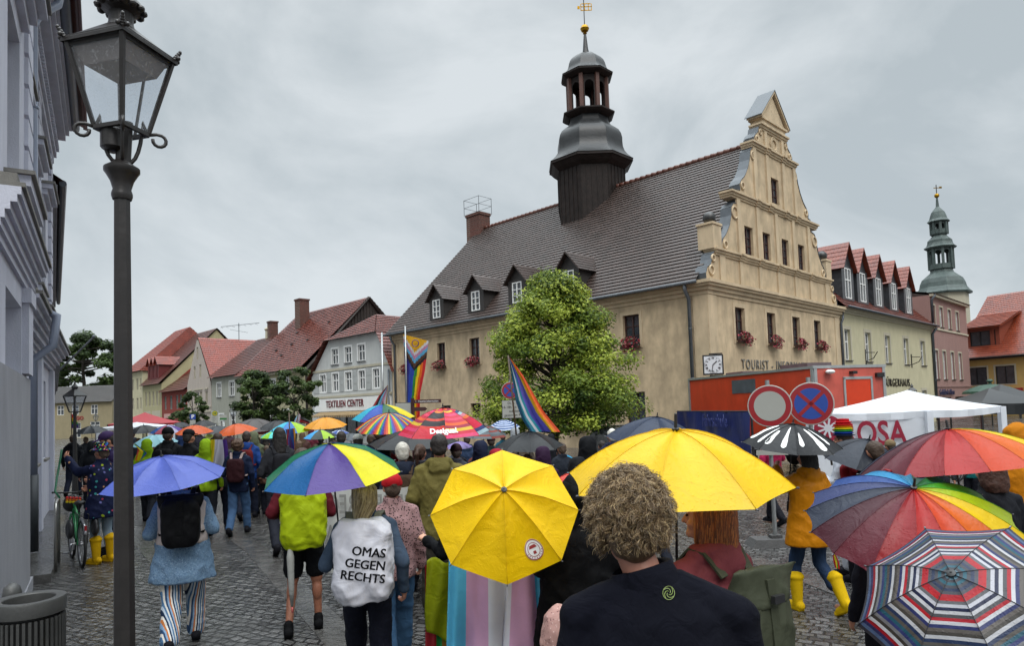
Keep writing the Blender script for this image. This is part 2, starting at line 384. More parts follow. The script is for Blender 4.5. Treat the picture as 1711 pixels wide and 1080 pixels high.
def body(root, fac, a0, a1, depth, z, m, front_outline=None, holes=(), hd=.18, left_top=None, right_top=None, name='wall', back=True):
    """front wall with openings + side and back walls (left_top/right_top: extra (d,z) outline of a gable)."""
    mb = MB(root.location); mb.mat(m)
    wall(mb, fac, front_outline or [(a0, 0), (a1, 0), (a1, z), (a0, z)], list(holes), hd)
    P = lambda a, d, zz: fac.at(a, zz, -d)
    for a, top in ((a0, left_top), (a1, right_top)):
        pts = [(0, 0), (0, z)]+(top or [])+[(depth, z), (depth, 0)]
        mb.poly([P(a, d, zz) for d, zz in pts])
    if back: mb.quad(P(a0, depth, 0), P(a1, depth, 0), P(a1, depth, z), P(a0, depth, z))
    return mb.build(name, root, fix=False)
def grid_holes(cols, rows): return [(a0, a1, z0, z1) for (z0, z1) in rows for (a0, a1) in cols]
# ================================================================ town hall
C0 = V((8.75, 30.0)); UG = V((.7118, .7024)); UL = V((-.7024, .7118)); TW, TL = 15.45, 24.2
stone = plaster('townhall_plaster', 'c2ac8c', .18, .36)
stone2 = plaster('townhall_trim', 'c4af90', .1, .28)
roof_dark = roofmat('townhall_tiles', '352a25', '453732', .48)
ZE = 7.55
TH = thing('town_hall', 'sand-coloured town hall with scrolled gable, dark tiled roof and timber bell turret', 'town hall', (*C0, 0))
GF = Fac(C0, C0+UG*TW); LF = Fac(C0+UL*TL, C0)
lcols = [(1.45, 2.25), (5.0, 5.8), (8.15, 9.05), (12.0, 12.9), (16.0, 16.9), (19.6, 20.55)]
lw = [(a0, a1, 4.95, 6.5) for a0, a1 in lcols]
lw2 = [(5.3, 6.2, 1.7, 2.5), (8.1, 9.0, 1.7, 2.55), (12.1, 13, 1.3, 2.5), (19.6, 20.7, 1.05, 2.75), (1.5, 2.3, 1.6, 2.4)]
mb = MB(TH.location); mb.mat(stone)
wall(mb, LF, [(0, 0), (TL, 0), (TL, ZE), (0, ZE)], lw+lw2, .22)
gcols = [(2.45, 3.4), (5.75, 6.7), (8.75, 9.7), (11.6, 12.55)]
gw = [(a0, a1, 4.95, 6.55) for a0, a1 in gcols]
BK = Fac(C0+UL*TL+UG*TW, C0+UL*TL); BR = Fac(C0+UG*TW, C0+UG*TW+UL*TL)
wall(mb, GF, [(0, 0), (TW, 0), (TW, ZE), (0, ZE)], gw, .22)
wall(mb, BK, [(0, 0), (TW, 0), (TW, ZE), (0, ZE)], [], .1); wall(mb, BR, [(0, 0), (TL, 0), (TL, ZE), (0, ZE)], [], .1)
mb.build('wall', TH, fix=False)
for (a0, a1, z0, z1) in lw: window(TH, LF, a0, a1, z0, z1, .2, brown_frame, 1, (.33, .66), stone2, .16, sill=stone2)
for (a0, a1, z0, z1) in lw2: window(TH, LF, a0, a1, z0, z1, .2, brown_frame, 1, (.5,), stone2, .12)
for (a0, a1, z0, z1) in gw: window(TH, GF, a0, a1, z0, z1, .2, brown_frame, 1, (.33, .66), stone2, .2, sill=stone2)
# eaves cornice all round (three stepped mouldings)
cmb = MB(TH.location); cmb.mat(stone2)
for (z0, z1, d) in ((6.95, 7.13, .06), (7.13, 7.3, .16), (7.3, 7.42, .28), (7.42, 7.56, .36)):
    cmb.fbox(GF, -d, TW+d, z0, z1, -.05, d)
    cmb.fbox(LF, 0, TL+.0, z0, z1, -.05, d*.92)
cmb.build('cornice', TH)
pm = MB(TH.location); pm.mat(stone2)
for a in (-.02, TW-.75): pm.fbox(GF, a, a+.75, 0, 6.93, -.02, .035)
pm.fbox(LF, TL-.72, TL, 0, 6.94, -.02, .04); pm.fbox(LF, 0, .7, 0, 6.94, -.02, .04); pm.build_each('pilaster', TH)
# gable: outline (a,z) front, with volutes, mirrored about the axis
AX = 7.6
half = [(7.55, 7.56), (7.55, 7.75), (7.62, 8.0), (7.5, 8.3), (7.15, 8.45), (7.05, 8.8), (6.78, 8.98), (6.78, 10.35), (5.95, 10.35),  # foot scroll, pedestal
        (5.8, 9.75), (5.95, 9.55)]
half = [(7.62, 7.56), (7.66, 7.85), (7.5, 8.15), (7.2, 8.3), (7.08, 8.55), (7.0, 8.8), (6.75, 8.95), (6.72, 9.05),
        (6.05, 9.05), (6.1, 9.35), (5.95, 9.65), (5.6, 9.95), (5.25, 10.4), (5.05, 10.9), (5.0, 11.3), (4.75, 11.55), (4.3, 11.62),
        (4.3, 12.3), (4.0, 12.32), (4.05, 12.6), (3.85, 12.85), (3.45, 13.15), (3.1, 13.6), (2.85, 14.1), (2.72, 14.6), (2.45, 14.85), (2.2, 14.9),
        (2.2, 15.2), (2.25, 15.5), (2.05, 15.75), (1.75, 16.0), (1.65, 16.35), (1.4, 16.5), (1.25, 16.5), (1.25, 16.6), (0, 16.6)]
half = [(x, z if z < 14.9 else 14.9+(z-14.9)*.82) for x, z in half]
outl = [(AX-x, z) for x, z in half]+[(AX+x, z) for x, z in reversed(half[:-1])]
ghol = [(3.85, 4.72, 9.25, 10.65), (5.8, 6.65, 9.25, 10.65), (8.0, 8.85, 9.25, 10.65), (10.05, 10.9, 9.25, 10.65), (7.1, 8.0, 12.4, 13.75)]
gb = MB(TH.location); gb.mat(stone); wall(gb, GF, outl, ghol, .2)
G5 = GF.shift(0, -.5)
tri = tessellate_polygon([[V((a, z, 0)) for a, z in outl]]); gb.add([G5.at(a, z) for a, z in outl], [tuple(t) for t in tri]); gb.build('gable', TH)
zb = MB(TH.location); zb.mat(zinc)                      # zinc capping on the edge of the gable
for i in range(len(outl)-1):
    (a0, z0), (a1, z1) = outl[i], outl[i+1]; dz = V((a1-a0, z1-z0)); nr = V((-dz.y, dz.x)).normalized()*.035
    A = lambda a, z, d: GF.at(a, z, d)
    zb.poly([A(a0+nr.x, z0+nr.y, .03), A(a1+nr.x, z1+nr.y, .03), A(a1+nr.x, z1+nr.y, -.53), A(a0+nr.x, z0+nr.y, -.53)])
    zb.poly([A(a0, z0, .03), A(a1, z1, .03), A(a1+nr.x, z1+nr.y, .03), A(a0+nr.x, z0+nr.y, .03)])
zb.build('gable_capping', TH)
for (a0, a1, z0, z1) in ghol: window(TH, GF, a0, a1, z0, z1, .18, brown_frame, 1, (.33, .66), None, .1)
gt = MB(TH.location); gt.mat(stone2)
def bands(zc, x, pil):
    for k, (dz0, dz1, d) in enumerate(((-.16, -.06, .06), (-.06, .06, .12), (.06, .15, .2))):
        gt.fbox(GF, AX-x-d*.8, AX+x+d*.8, zc+dz0, zc+dz1, -.52, d)
        for p in pil: gt.fbox(GF, AX+p-.2, AX+p+.2, zc+dz0+.004, zc+dz1+.005, -.02, d+.07)
bands(8.97, 6.7, (-4.35, -2.35, -.25, 1.85, 3.85)); bands(11.98, 5.0, (-2.35, -.95, .95, 2.35)); bands(14.98, 2.55, (-.95, .95)); bands(16.17, 1.5, ())
for p in (-4.35, -2.35, -.25, 1.85, 3.85): gt.fbox(GF, AX+p-.15, AX+p+.15, 7.58, 8.8, -.02, .07)
for p in (-6.15, 6.15): gt.fbox(GF, AX+p-.25, AX+p+.25, 7.58, 8.8, -.02, .06)
for p in (-4.35, -2.35, -.25, 1.85, 3.85): gt.fbox(GF, AX+p-.16, AX+p+.16, 9.13, 11.8, -.02, .08)
for p in (-2.35, -.95, .95, 2.35): gt.fbox(GF, AX+p-.16, AX+p+.16, 12.15, 14.8, -.02, .08)
for p in (-1.0, 1.0): gt.fbox(GF, AX+p-.14, AX+p+.14, 15.14, 16.0, -.02, .08)
gt.build('gable_moulding', TH)
vm = MB(TH.location); vm.mat(stone2)                    # volute rings and the round medallion
def ring(a, z, r):
    pts = [GF.at(a+r*cos(t*pi/8), z+r*sin(t*pi/8), .03) for t in range(17)]; vm.tube(pts, .05, 6, False)
for sgn in (-1, 1):
    for (x, z, r) in ((7.15, 8.05, .2), (6.95, 8.62, .14), (5.75, 9.4, .17), (4.7, 11.1, .28), (3.75, 12.6, .16), (2.45, 14.4, .22), (1.95, 15.4, .13), (1.5, 15.85, .12)): ring(AX+sgn*x, z, r)
ring(AX, 15.55, .38); ring(AX, 15.55, .29); vm.build_each('gable_volute', TH, smooth=True)
# pedestals with balls, and the crowning pediment
pb = MB(TH.location); pb.mat(stone2)
for sgn in (-1, 1):
    c = AX+sgn*6.55
    pb.fbox(GF, c-.38, c+.38, 9.1, 10.2, -.72, .06); pb.fbox(GF, c-.44, c+.44, 10.2, 10.3, -.76, .1)

pb.build_each('pedestal', TH, per=2); pb = MB(TH.location); pb.mat(stone2)
pb.fbox(GF, AX-1.35, AX+1.35, 16.28, 16.58, -.55, .1); pb.fbox(GF, AX-1.5, AX+1.5, 16.58, 16.7, -.6, .18)
A = GF.at
pb.prism([(AX-1.4, 16.7), (AX+1.4, 16.7), (AX, 18.1)], lambda a, z, d: GF.at(a, z, d), -.55, .08)
for sgn in (-1, 1):
    pb.frame_box(A(AX+sgn*1.62, 16.62, -.62), A(AX, 18.28, 0)-A(AX+sgn*1.62, 16.62, 0), A(0, 0, .84)-A(0, 0, 0), A(0, .14, 0)-A(0, 0, 0))
pb.build('pediment', TH)
zz = MB(TH.location); zz.mat(zinc)
for sgn in (-1, 1):
    zz.frame_box(A(AX+sgn*1.7, 16.7, -.7), A(AX, 18.43, 0)-A(AX+sgn*1.7, 16.7, 0), A(0, 0, .95)-A(0, 0, 0), A(0, .035, 0)-A(0, 0, 0))
zz.build('pediment_capping', TH)
bb = MB(TH.location); bb.mat(cast_iron)
for sgn in (-1, 1): bb.ell(GF.at(AX+sgn*6.55, 10.58, -.3), .3, 14, 10)
bb.build_each('stone_ball', TH, smooth=True)
# main roof (hipped at the far end)
ZR = 15.95; EO = .42
def TP(s, t, z): q = C0+UL*s+UG*t; return V((q.x, q.y, z))   # s along the long side, t into the building
rm = MB(TH.location); rm.mat(roof_dark); hip = 24.2-.6
roof_slope(rm, TP(TL+.35, -EO, ZE-.05), TP(.3, -EO, ZE-.05), TP(.3, AX, ZR), TP(TL-.9, AX, ZR), 42, .055)
roof_slope(rm, TP(.3, TW+EO, ZE-.05), TP(TL+.35, TW+EO, ZE-.05), TP(TL-.9, AX, ZR), TP(.3, AX, ZR), 42, .055)
roof_slope(rm, TP(TL+.35, TW+EO, ZE-.05), TP(TL+.35, -EO, ZE-.05), TP(TL-.9, AX, ZR), TP(TL-.9, AX, ZR), 42, .055)
rm.build('roof', TH, fix=False)
rt = MB(TH.location); rt.mat(roofmat('ridge_tiles', '6b3a2c', '7d4a38', .5))
for k in range(58): s0 = .4+k*.395; rt.tube([TP(s0, AX, ZR+.02), TP(s0+.4, AX, ZR+.045)], [.13, .15], 8, True)
rt.build('ridge', TH, smooth=True)
gu = MB(TH.location); gu.mat(zinc); gu.tube([TP(TL+.4, -EO-.08, ZE-.02), TP(.25, -EO-.08, ZE-.06)], .085, 8)
gu.build('gutter', TH, smooth=True)
def pipe(root, pts, r=.07, name='downpipe', m=None):
    p = MB(root.location); p.mat(m or zinc); p.tube(pts, r, 10)
    for q0, q1 in zip(pts[:-1], pts[1:]):
        q0, q1 = V(q0), V(q1)
        if abs(q1.z-q0.z) > 2.5:
            k = int(abs(q1.z-q0.z)/2)
            for i in range(k): c = q0.lerp(q1, (i+.6)/k); p.lathe([(r+.004, -.03), (r+.016, -.02), (r+.016, .02), (r+.004, .03)], 10, c)
    return p.build(name, root, smooth=True)
pipe(TH, [TP(.85, -.45, 7.4), TP(.85, -.4, 7.15), TP(.85, -.13, 6.8), TP(.85, -.13, .1)], .085)
pipe(TH, [TP(23.75, -.45, 7.4), TP(23.75, -.4, 7.15), TP(23.75, -.13, 6.8), TP(23.75, -.13, .1)], .075)
pipe(TH, [TP(-.1, TW+.35, 7.3), TP(-.2, TW+.1, 6.9), TP(-.12, TW-.02, 6.6), TP(-.12, TW-.02, .1)], .07, m=darkzinc)
# dormers
dormer_wood = mat('dormer_wood', (.028, .024, .022), .6, .3, 6, .3, 30)
slopeK = (ZR-ZE+.05)/(AX+EO)
def dormer(a, zb_, wd, h, hg, m, rmat, name='dormer', frame=white_paint, root=TH, fac=LF, base_d=None, zfun=None, nb=(.33, .66)):
    org = root.location; d0 = -(zfun(zb_)); P = lambda x, dd, z: fac.at(a+x, z, d0-dd)   # dd: into the roof
    def dd_at(z): return zfun(z)-zfun(zb_)
    mb = MB(org); mb.mat(m); W2 = wd/2; zt = zb_+h; za = zt+hg
    mb.poly([P(-W2, 0, zb_-.1), P(W2, 0, zb_-.1), P(W2, 0, zt), P(0, 0, za), P(-W2, 0, zt)])
    for s_ in (-1, 1): mb.poly([P(s_*W2, 0, zb_-.1), P(s_*W2, 0, zt), P(s_*W2, dd_at(zt)+.2, zt), P(s_*W2, -.05, zb_-.15)])
    ww = wd*.52
    for x0, x1, z0, z1 in ((-W2, -ww/2, zb_, zt), (ww/2, W2, zb_, zt), (-ww/2, ww/2, zt-.12, zt), (-ww/2, ww/2, zb_, zb_+.1)):
        mb.frame_box(P(x0, 0, z0), P(x1, 0, z0)-P(x0, 0, z0), P(x0, -.07, z0)-P(x0, 0, z0), V((0, 0, z1-z0)))
    o = mb.build(name, root, fix=False)
    rf = MB(org); rf.mat(rmat); ov = .18; k = hg/W2; ze = zt-ov*k+.04; dl = dd_at(za)+.3
    for s_ in (-1, 1):
        e0 = P(s_*(W2+ov), -.3, ze); e1 = P(s_*(W2+ov), max(.3, dd_at(ze)), ze); r1 = P(0, dl, za+.04); r0 = P(0, -.3, za+.04)
        roof_slope(rf, e0, e1, r1, r0, 6, .03)
        rf.quad(e0-V((0, 0, .06)), e1-V((0, 0, .06)), r1-V((0, 0, .06)), r0-V((0, 0, .06)))
        rf.quad(e0-V((0, 0, .07)), r0-V((0, 0, .07)), r0+V((0, 0, .03)), e0+V((0, 0, .03)))
    rf.build('dormer_roof', o, fix=False)
    f2 = Fac(fac.at(a-10, 0, d0+.02).xy, fac.at(a+10, 0, d0+.02).xy)
    wn = window(root, f2, 10-ww/2, 10+ww/2, zb_+.1, zt-.12, -.02, frame, 1, nb, None, fw=.06)
    return o
for a in (5.0, 8.8, 12.35, 16.2): dormer(a, 8.05, 1.45, 1.4, .85, dormer_wood, roof_dark, zfun=lambda z: (z-ZE+.05)/slopeK-EO)
# brick chimney with a railing
brick = mat('chimney_brick', '6d3a2c', .8, .3, 3, .3, 40)
def brickify(m, c1, c2, mort, wd=.24, rh=.075):
    nt = m.node_tree; N = nt.nodes; L = nt.links; b = N['Principled BSDF']; tcn = N.new('ShaderNodeTexCoord'); sp = N.new('ShaderNodeSeparateXYZ'); L.new(tcn.outputs['Object'], sp.inputs[0])
    ad = N.new('ShaderNodeMath'); ad.operation = 'ADD'; L.new(sp.outputs[0], ad.inputs[0]); L.new(sp.outputs[1], ad.inputs[1]); cb = N.new('ShaderNodeCombineXYZ'); L.new(ad.outputs[0], cb.inputs[0]); L.new(sp.outputs[2], cb.inputs[1])
    br = N.new('ShaderNodeTexBrick'); br.inputs['Scale'].default_value = 1; br.inputs['Brick Width'].default_value = wd; br.inputs['Row Height'].default_value = rh; br.inputs['Mortar Size'].default_value = .008
    for k, c in (('Color1', c1), ('Color2', c2), ('Mortar', mort)): br.inputs[k].default_value = (*srgb(c), 1)
    L.new(cb.outputs[0], br.inputs['Vector']); L.new(br.outputs['Color'], b.inputs['Base Color'])
brickify(brick, '5c2a1e', '3c1d16', '6a5a50')
ch = MB(TH.location); ch.mat(brick); cc = TP(23.3, AX, 0); rz_ = atan2(UL.y, UL.x)
ch.box((cc.x, cc.y, 15.9), (1.5, 1.1, 2.6), rz_); ch.box((cc.x, cc.y, 17.1), (1.62, 1.22, .2), rz_)
cho = ch.build('chimney', TH)
rl = MB(TH.location); rl.mat(zinc); R3 = Matrix.Rotation(rz_, 3, 'Z'); cor = [(-.85, -.65), (.85, -.65), (.85, .65), (-.85, .65)]
for z in (17.75, 18.35):
    for i in range(4): p, q = R3 @ V((*cor[i], 0)), R3 @ V((*cor[(i+1) % 4], 0)); rl.tube([(cc.x+p.x, cc.y+p.y, z), (cc.x+q.x, cc.y+q.y, z)], .016, 5)
for c_ in cor: p = R3 @ V((*c_, 0)); rl.tube([(cc.x+p.x, cc.y+p.y, 17.1), (cc.x+p.x, cc.y+p.y, 18.37)], .022, 5)
rl.build('railing', cho)
# bell turret (octagonal)
tc_ = TP(12.2, AX, 0); TO = V((tc_.x, tc_.y, 0)); ph8 = pi/8+rz_
boards = mat('turret_boards', (.02, .014, .012), .6, .4, 3, .5, 12, streak=.3, spec=.2)
copper = mat('turret_sheet', (.022, .023, .024), .42, .4, 2, .4, 6, spec=.35)
redwood = mat('turret_posts', (.085, .035, .024), .6, .2, 5, .2, 20)
tb = MB(TH.location); tb.mat(boards); tb.lathe([(2.25, 13.0), (2.25, 17.6)], 8, TO, ph=ph8)
for k in range(8):                                     # board joints
    t0, t1 = 2*pi*k/8+ph8, 2*pi*(k+1)/8+ph8
    for j in range(6):
        f_ = j/5; x = cos(t0)*(1-f_)+cos(t1)*f_; y = sin(t0)*(1-f_)+sin(t1)*f_
        tb.box((TO.x+x*2.26, TO.y+y*2.26, 15.4), (.05, .05, 5.0), (t0+t1)/2)
tb.build('turret', TH)
def octo(name, prof, m, parent=TH, smooth=False, n=8):
    q = MB(TH.location); q.mat(m); q.lathe(prof, n, TO, ph=ph8); return q.build(name, parent, smooth=smooth, angle=28 if smooth else None)
octo('turret_eaves', [(2.3, 17.3), (2.55, 17.5), (2.75, 17.72), (2.84, 17.75), (2.84, 17.9), (2.7, 17.95)], boards)
octo('turret_dome', [(2.87, 17.92), (2.7, 18.05), (2.5, 18.25), (2.32, 18.5), (2.22, 18.8), (2.2, 19.1), (2.2, 19.4), (2.13, 19.7), (1.98, 19.97), (1.75, 20.17), (1.5, 20.35), (1.35, 20.6), (1.3, 20.85), (1.3, 21.0)], copper, smooth=True)
octo('lantern_sill', [(1.4, 20.9), (1.62, 21.0), (1.78, 21.13), (1.78, 21.22), (1.5, 21.33), (1.3, 21.40)], boards)
tp = MB(TH.location); tp.mat(redwood)
for k in range(8):
    t0 = 2*pi*k/8+ph8; tp.box((TO.x+cos(t0)*1.3, TO.y+sin(t0)*1.3, 22.5), (.24, .24, 2.3), t0)
tp.build('lantern_posts', TH)
ta = MB(TH.location); ta.mat(boards)
for k in range(8):                                     # arched boards between the posts
    t0, t1 = 2*pi*k/8+ph8, 2*pi*(k+1)/8+ph8
    p0, p1 = V((TO.x+cos(t0)*1.27, TO.y+sin(t0)*1.27, 0)), V((TO.x+cos(t1)*1.27, TO.y+sin(t1)*1.27, 0)); nn = (V((p0.x+p1.x, p0.y+p1.y, 0))/2-TO).normalized()*.06
    pts = [(0, 21.35), (.2, 21.35), (.2, 22.85)]+[(.5-.3*cos(j*pi/8), 22.85+.3*sin(j*pi/8)) for j in range(1, 8)]+[(.8, 22.85), (.8, 21.35), (1, 21.35), (1, 23.64), (0, 23.64)]
    ta.prism(pts, lambda x, z, d: p0.lerp(p1, x)+nn*d+V((0, 0, z)), -1, 0)
ta.build('lantern_arcade', TH)
octo('lantern_cap_eaves', [(1.4, 23.51), (1.62, 23.62), (1.75, 23.71), (1.75, 23.82), (1.5, 23.87)], boards)
octo('lantern_dome', [(1.78, 23.82), (1.55, 23.95), (1.4, 24.12), (1.32, 24.34), (1.27, 24.56), (1.17, 24.80), (1.0, 25.01), (.75, 25.21), (.45, 25.33), (.24, 25.44), (.18, 25.75), (.1, 26.63), (.07, 26.81)], copper, smooth=True)
gold = mat('gilding', '9a7416', .3, .25, 8, metal=.9)
va = MB(TH.location); va.mat(gold); va.lathe([(.08, 26.76), (.14, 26.81), (.08, 26.90), (.22, 26.97), (.3, 27.14), (.22, 27.32), (.08, 27.40), (.04, 27.42)], 14, TO)
va.mat(cast_iron); va.tube([TO+V((0, 0, 27.3)), TO+V((0, 0, 29.3))], .03, 6)
va.mat(gold)
for z, l in ((28.4, .7), (28.65, .75), (28.85, .6)): va.box((TO.x+.15, TO.y, z), (l, .03, .05))
for x in (-.2, .05, .3, .5): va.box((TO.x+x, TO.y, 28.62), (.05, .03, .45))
va.box((TO.x-.35, TO.y, 28.6), (.16, .03, .2)); va.box((TO.x, TO.y, 29.2), (.3, .04, .04)); va.build('weather_vane', TH)
# lettering and flower boxes
letter = mat('wall_letters', (.16, .15, .13), .6)
a_, z_ = GF.px(1280, 618)
text('TOURIST - INFORMATION', .66, GF.at(2.8, 3.86, .03), facR(GF), letter, 'lettering', TH, .02, TH.location, align='LEFT', sx=.88, sp=1.28)
# ================================================================ flower boxes on the town hall sills
petal = mat('begonia_red', '7c1220', .5, .35, 30); petal2 = mat('begonia_pink', 'b24a5a', .5, .3, 30); leafm = mat('box_leaves', (.03, .06, .02), .5, .3, 20)
def flower_mesh(seed, n=420, wd=.62):
    rnd = random.Random(seed); mb = MB(); mb.mat(brown_frame); mb.box((0, .1, .02), (wd*1.7, .2, .16))
    for i in range(n):
        x = rnd.gauss(0, wd*.46); x = max(-wd*1.05, min(wd*1.05, x)); th = rnd.uniform(-.4, pi)
        rr = rnd.uniform(.7, 1.05); hh = .3*sqrt(max(0, 1-(x/(wd*1.15))**2))+.06
        p = V((x, .14+rr*.2*abs(cos(th)), .1+hh*rr*sin(th))) if rnd.random() < .8 else V((x, .28, rnd.uniform(-.22, .1)))
        mb.mat(petal if rnd.random() < .55 else (petal2 if rnd.random() < .35 else leafm)); s = rnd.uniform(.022, .048)
        n_ = V((rnd.gauss(0, .6), rnd.uniform(.2, 1), rnd.gauss(.2, .6))).normalized(); a = n_.orthogonal().normalized()*s; b = n_.cross(a)
        mb.add([p-a-b*.6, p+a*.4-b, p+a+b*.5, p-a*.3+b], [(0, 1, 2, 3)])
    return mb.mesh('flower_box')
fms = [flower_mesh(k) for k in range(3)]
spots = [(GF, a, 4.93, 'gable') for a in gcols]+[(LF, a, 4.93, 'long') for a in lcols if a[0] != 12.0 and a[0] != 16.0]+[(LF, (16.2, 17.3), 1.15, 'low')]
names = ['begonia window box nearest the town hall corner on the gable side', 'begonia box under the second gable window, above the word TOURIST', 'begonia box under the third gable window from the corner', 'begonia box under the gable window nearest the cream house',
         'begonia box under the town hall window nearest the white shop house', 'begonia box under the window just right of the hanging pride flag', 'begonia box under the window just left of the leafy tree', 'begonia box under the long-side window just right of the leafy tree', 'low begonia box beneath the leafy tree crown, beside the dark van']
for i, (fc, (a0, a1), z, w_) in enumerate(spots):
    p = fc.at((a0+a1)/2, z, .06); o = link(fms[i % 3], 'flower_box'); o.location = p; o.rotation_euler = (0, 0, atan2(-fc.n.x, fc.n.y))
    tag(o, names[i], 'flower box', 'begonia boxes on the town hall sills')
# ================================================================ square wall clock on a bracket
ck = thing('street_clock', 'square black-framed clock with roman numerals on the town hall corner', 'clock', (0, 0, 0))
cp = atY(1191.5, 610, 28.7); ck.location = cp; fdir = V((-cp.x, -cp.y, 0)).normalized(); cx_ = V((-fdir.y, fdir.x, 0)); CR = basis(cx_, (0, 0, 1), fdir)
blk = mat('black_enamel', (.012, .012, .013), .4, .1, 6); dialm = mat('clock_dial', (.62, .63, .66), .4, .04, 4)
m = MB(); m.mat(blk); m.T = CR.to_4x4()
m.box((0, 0, 0), (.84, .84, .22)); m.mat(dialm); m.box((0, 0, .1), (.72, .72, .05))
fr = m.build('case', ck)
hm = MB(); hm.T = CR.to_4x4(); hm.mat(blk)
def hand(ang, l, wdt): hm.box((sin(ang)*l*.42, cos(ang)*l*.42, .135), (wdt, l, .012), R=Matrix.Rotation(-ang, 3, 'Z'))
hand(radians(48), .24, .04); hand(radians(192), .33, .028); hm.build('hand', ck)
nm = MB(); nm.T = CR.to_4x4(); nm.mat(blk)
RN = ['XII', 'I', 'II', 'III', 'IIII', 'V', 'VI', 'VII', 'VIII', 'IX', 'X', 'XI']
for k, r_ in enumerate(RN):
    t = 2*pi*k/12; Rk = CR.to_4x4() @ Matrix.Rotation(-t, 4, 'Z') @ Matrix.Translation((0, .275, .13))
    text(r_, .105, (0, 0, 0), Rk, blk, 'numeral', ck, .003, off=.003, sx=.8)
for k in range(60): t = 2*pi*k/60; nm.box((sin(t)*.34, cos(t)*.34, .13), (.008, .02, .01), R=Matrix.Rotation(-t, 3, 'Z'))
nm.build('minute_marks', ck)
bm_ = MB(); bm_.mat(blk); bm_.T = CR.to_4x4()
for y in (-.46, .46): bm_.box((.12, y, -.0), (.55, .05, .06))
bm_.tube([(.0, .46, 0), (.2, .46, -.9)], .03, 6); bm_.tube([(.0, -.46, 0), (.2, -.46, -.9)], .03, 6); bm_.build('bracket', ck)
# ================================================================ houses right of the town hall
cream = plaster('cream_render', 'b9b293', .05, .14); rose = plaster('rose_render', '90716a', .06, .15); yel = plaster('yellow_render', 'b99a5c', .05, .12)
offwhite = plaster('pale_trim', 'b0a995', .04, .1)
roof_red = roofmat('red_tiles', '4e2117', '6b3122', .32); roof_orange = roofmat('orange_tiles', '662817', '863c22', .33)
slate = mat('dormer_slate', (.035, .038, .042), .4, .3, 5, .3, 14)
BF = Fac(C0+UG*15.6, C0+UG*40)
BH = thing('cream_town_house', 'long cream house with BURGERHAUS lettering and five slate dormers', 'house', BF.at(0, 0)); BH['label'] = 'long cream house beside the gable with five slate-clad dormers and BÜRGERHAUS lettering'
bc = [(.55, 1.55), (4.15, 5.2), (8.05, 9.1), (12.15, 13.25), (16.35, 17.5)]
bh = [(a0, a1, 4.42, 6.32) for a0, a1 in bc]+[(.8, 1.9, .9, 2.5), (4.2, 5.3, .9, 2.5), (16, 17.2, .9, 2.5)]
D = 9.0
body(BH, BF, .25, 19.7, D, 7.5, cream, holes=bh, hd=.22)
for q in bh: window(BH, BF, *q, .2, white_paint, 1, (.62,), offwhite, .2, sill=slate)
bz = MB(BH.location); bz.mat(offwhite)
for z0, z1, d in ((7.3, 7.42, .1), (7.42, 7.56, .22), (7.56, 7.64, .34)): bz.fbox(BF, .25, 19.75, z0, z1, -.02, d)
bz.build('cornice', BH)
P = lambda a, d, z: BF.at(a, z, -d)
r = MB(BH.location); r.mat(roof_red); RK = (12.4-7.55)/(D/2+.4)
roof_slope(r, P(.1, -.4, 7.55), P(19.8, -.4, 7.55), P(19.8, D/2, 12.4), P(.1, D/2, 12.4), 22, .05)
roof_slope(r, P(.1, D+.4, 7.55), P(19.8, D+.4, 7.55), P(19.8, D/2, 12.4), P(.1, D/2, 12.4), 22, .05)
for a in (.25, 19.7): r.poly([P(a, 0, 7.5), P(a, D/2, 12.35), P(a, D, 7.5)])
r.build('roof', BH, fix=False)
for a in (2.55, 5.2, 8.3, 11.6, 15.1): dormer(a, 8.3, 2.0, 2.15, 1.5, slate, roof_orange, frame=white_paint, root=BH, fac=BF, zfun=lambda z: (z-7.55)/RK-.4, nb=(.62,))
gu = MB(BH.location); gu.mat(darkzinc); gu.tube([P(.2, -.5, 7.62), P(19.9, -.5, 7.62)], .08, 8); gu.build('gutter', BH, smooth=True)
pipe(BH, [P(19.45, -.45, 7.5), P(19.45, -.12, 7.0), P(19.45, -.12, .1)], .1, m=darkzinc)
text('BÜRGERHAUS', .78, BF.at(7.3, 3.05, .03), facR(BF), blk, 'lettering', BH, .02, BH.location, align='LEFT', sx=1.0, sp=1.22)
for a in (4.0, 13.75):                                    # wrought arms for flags
    q = MB(BH.location); q.mat(blk); q.tube([BF.at(a, 4.4, 0), BF.at(a, 4.6, .5), BF.at(a, 5.0, .75)], .03, 5); q.tube([BF.at(a, 5.0, 0), BF.at(a, 4.95, .6)], .025, 5); q.tube([BF.at(a, 4.2, .03), BF.at(a, 5.2, .03)], .04, 5); q.build('flag_holder', BH)
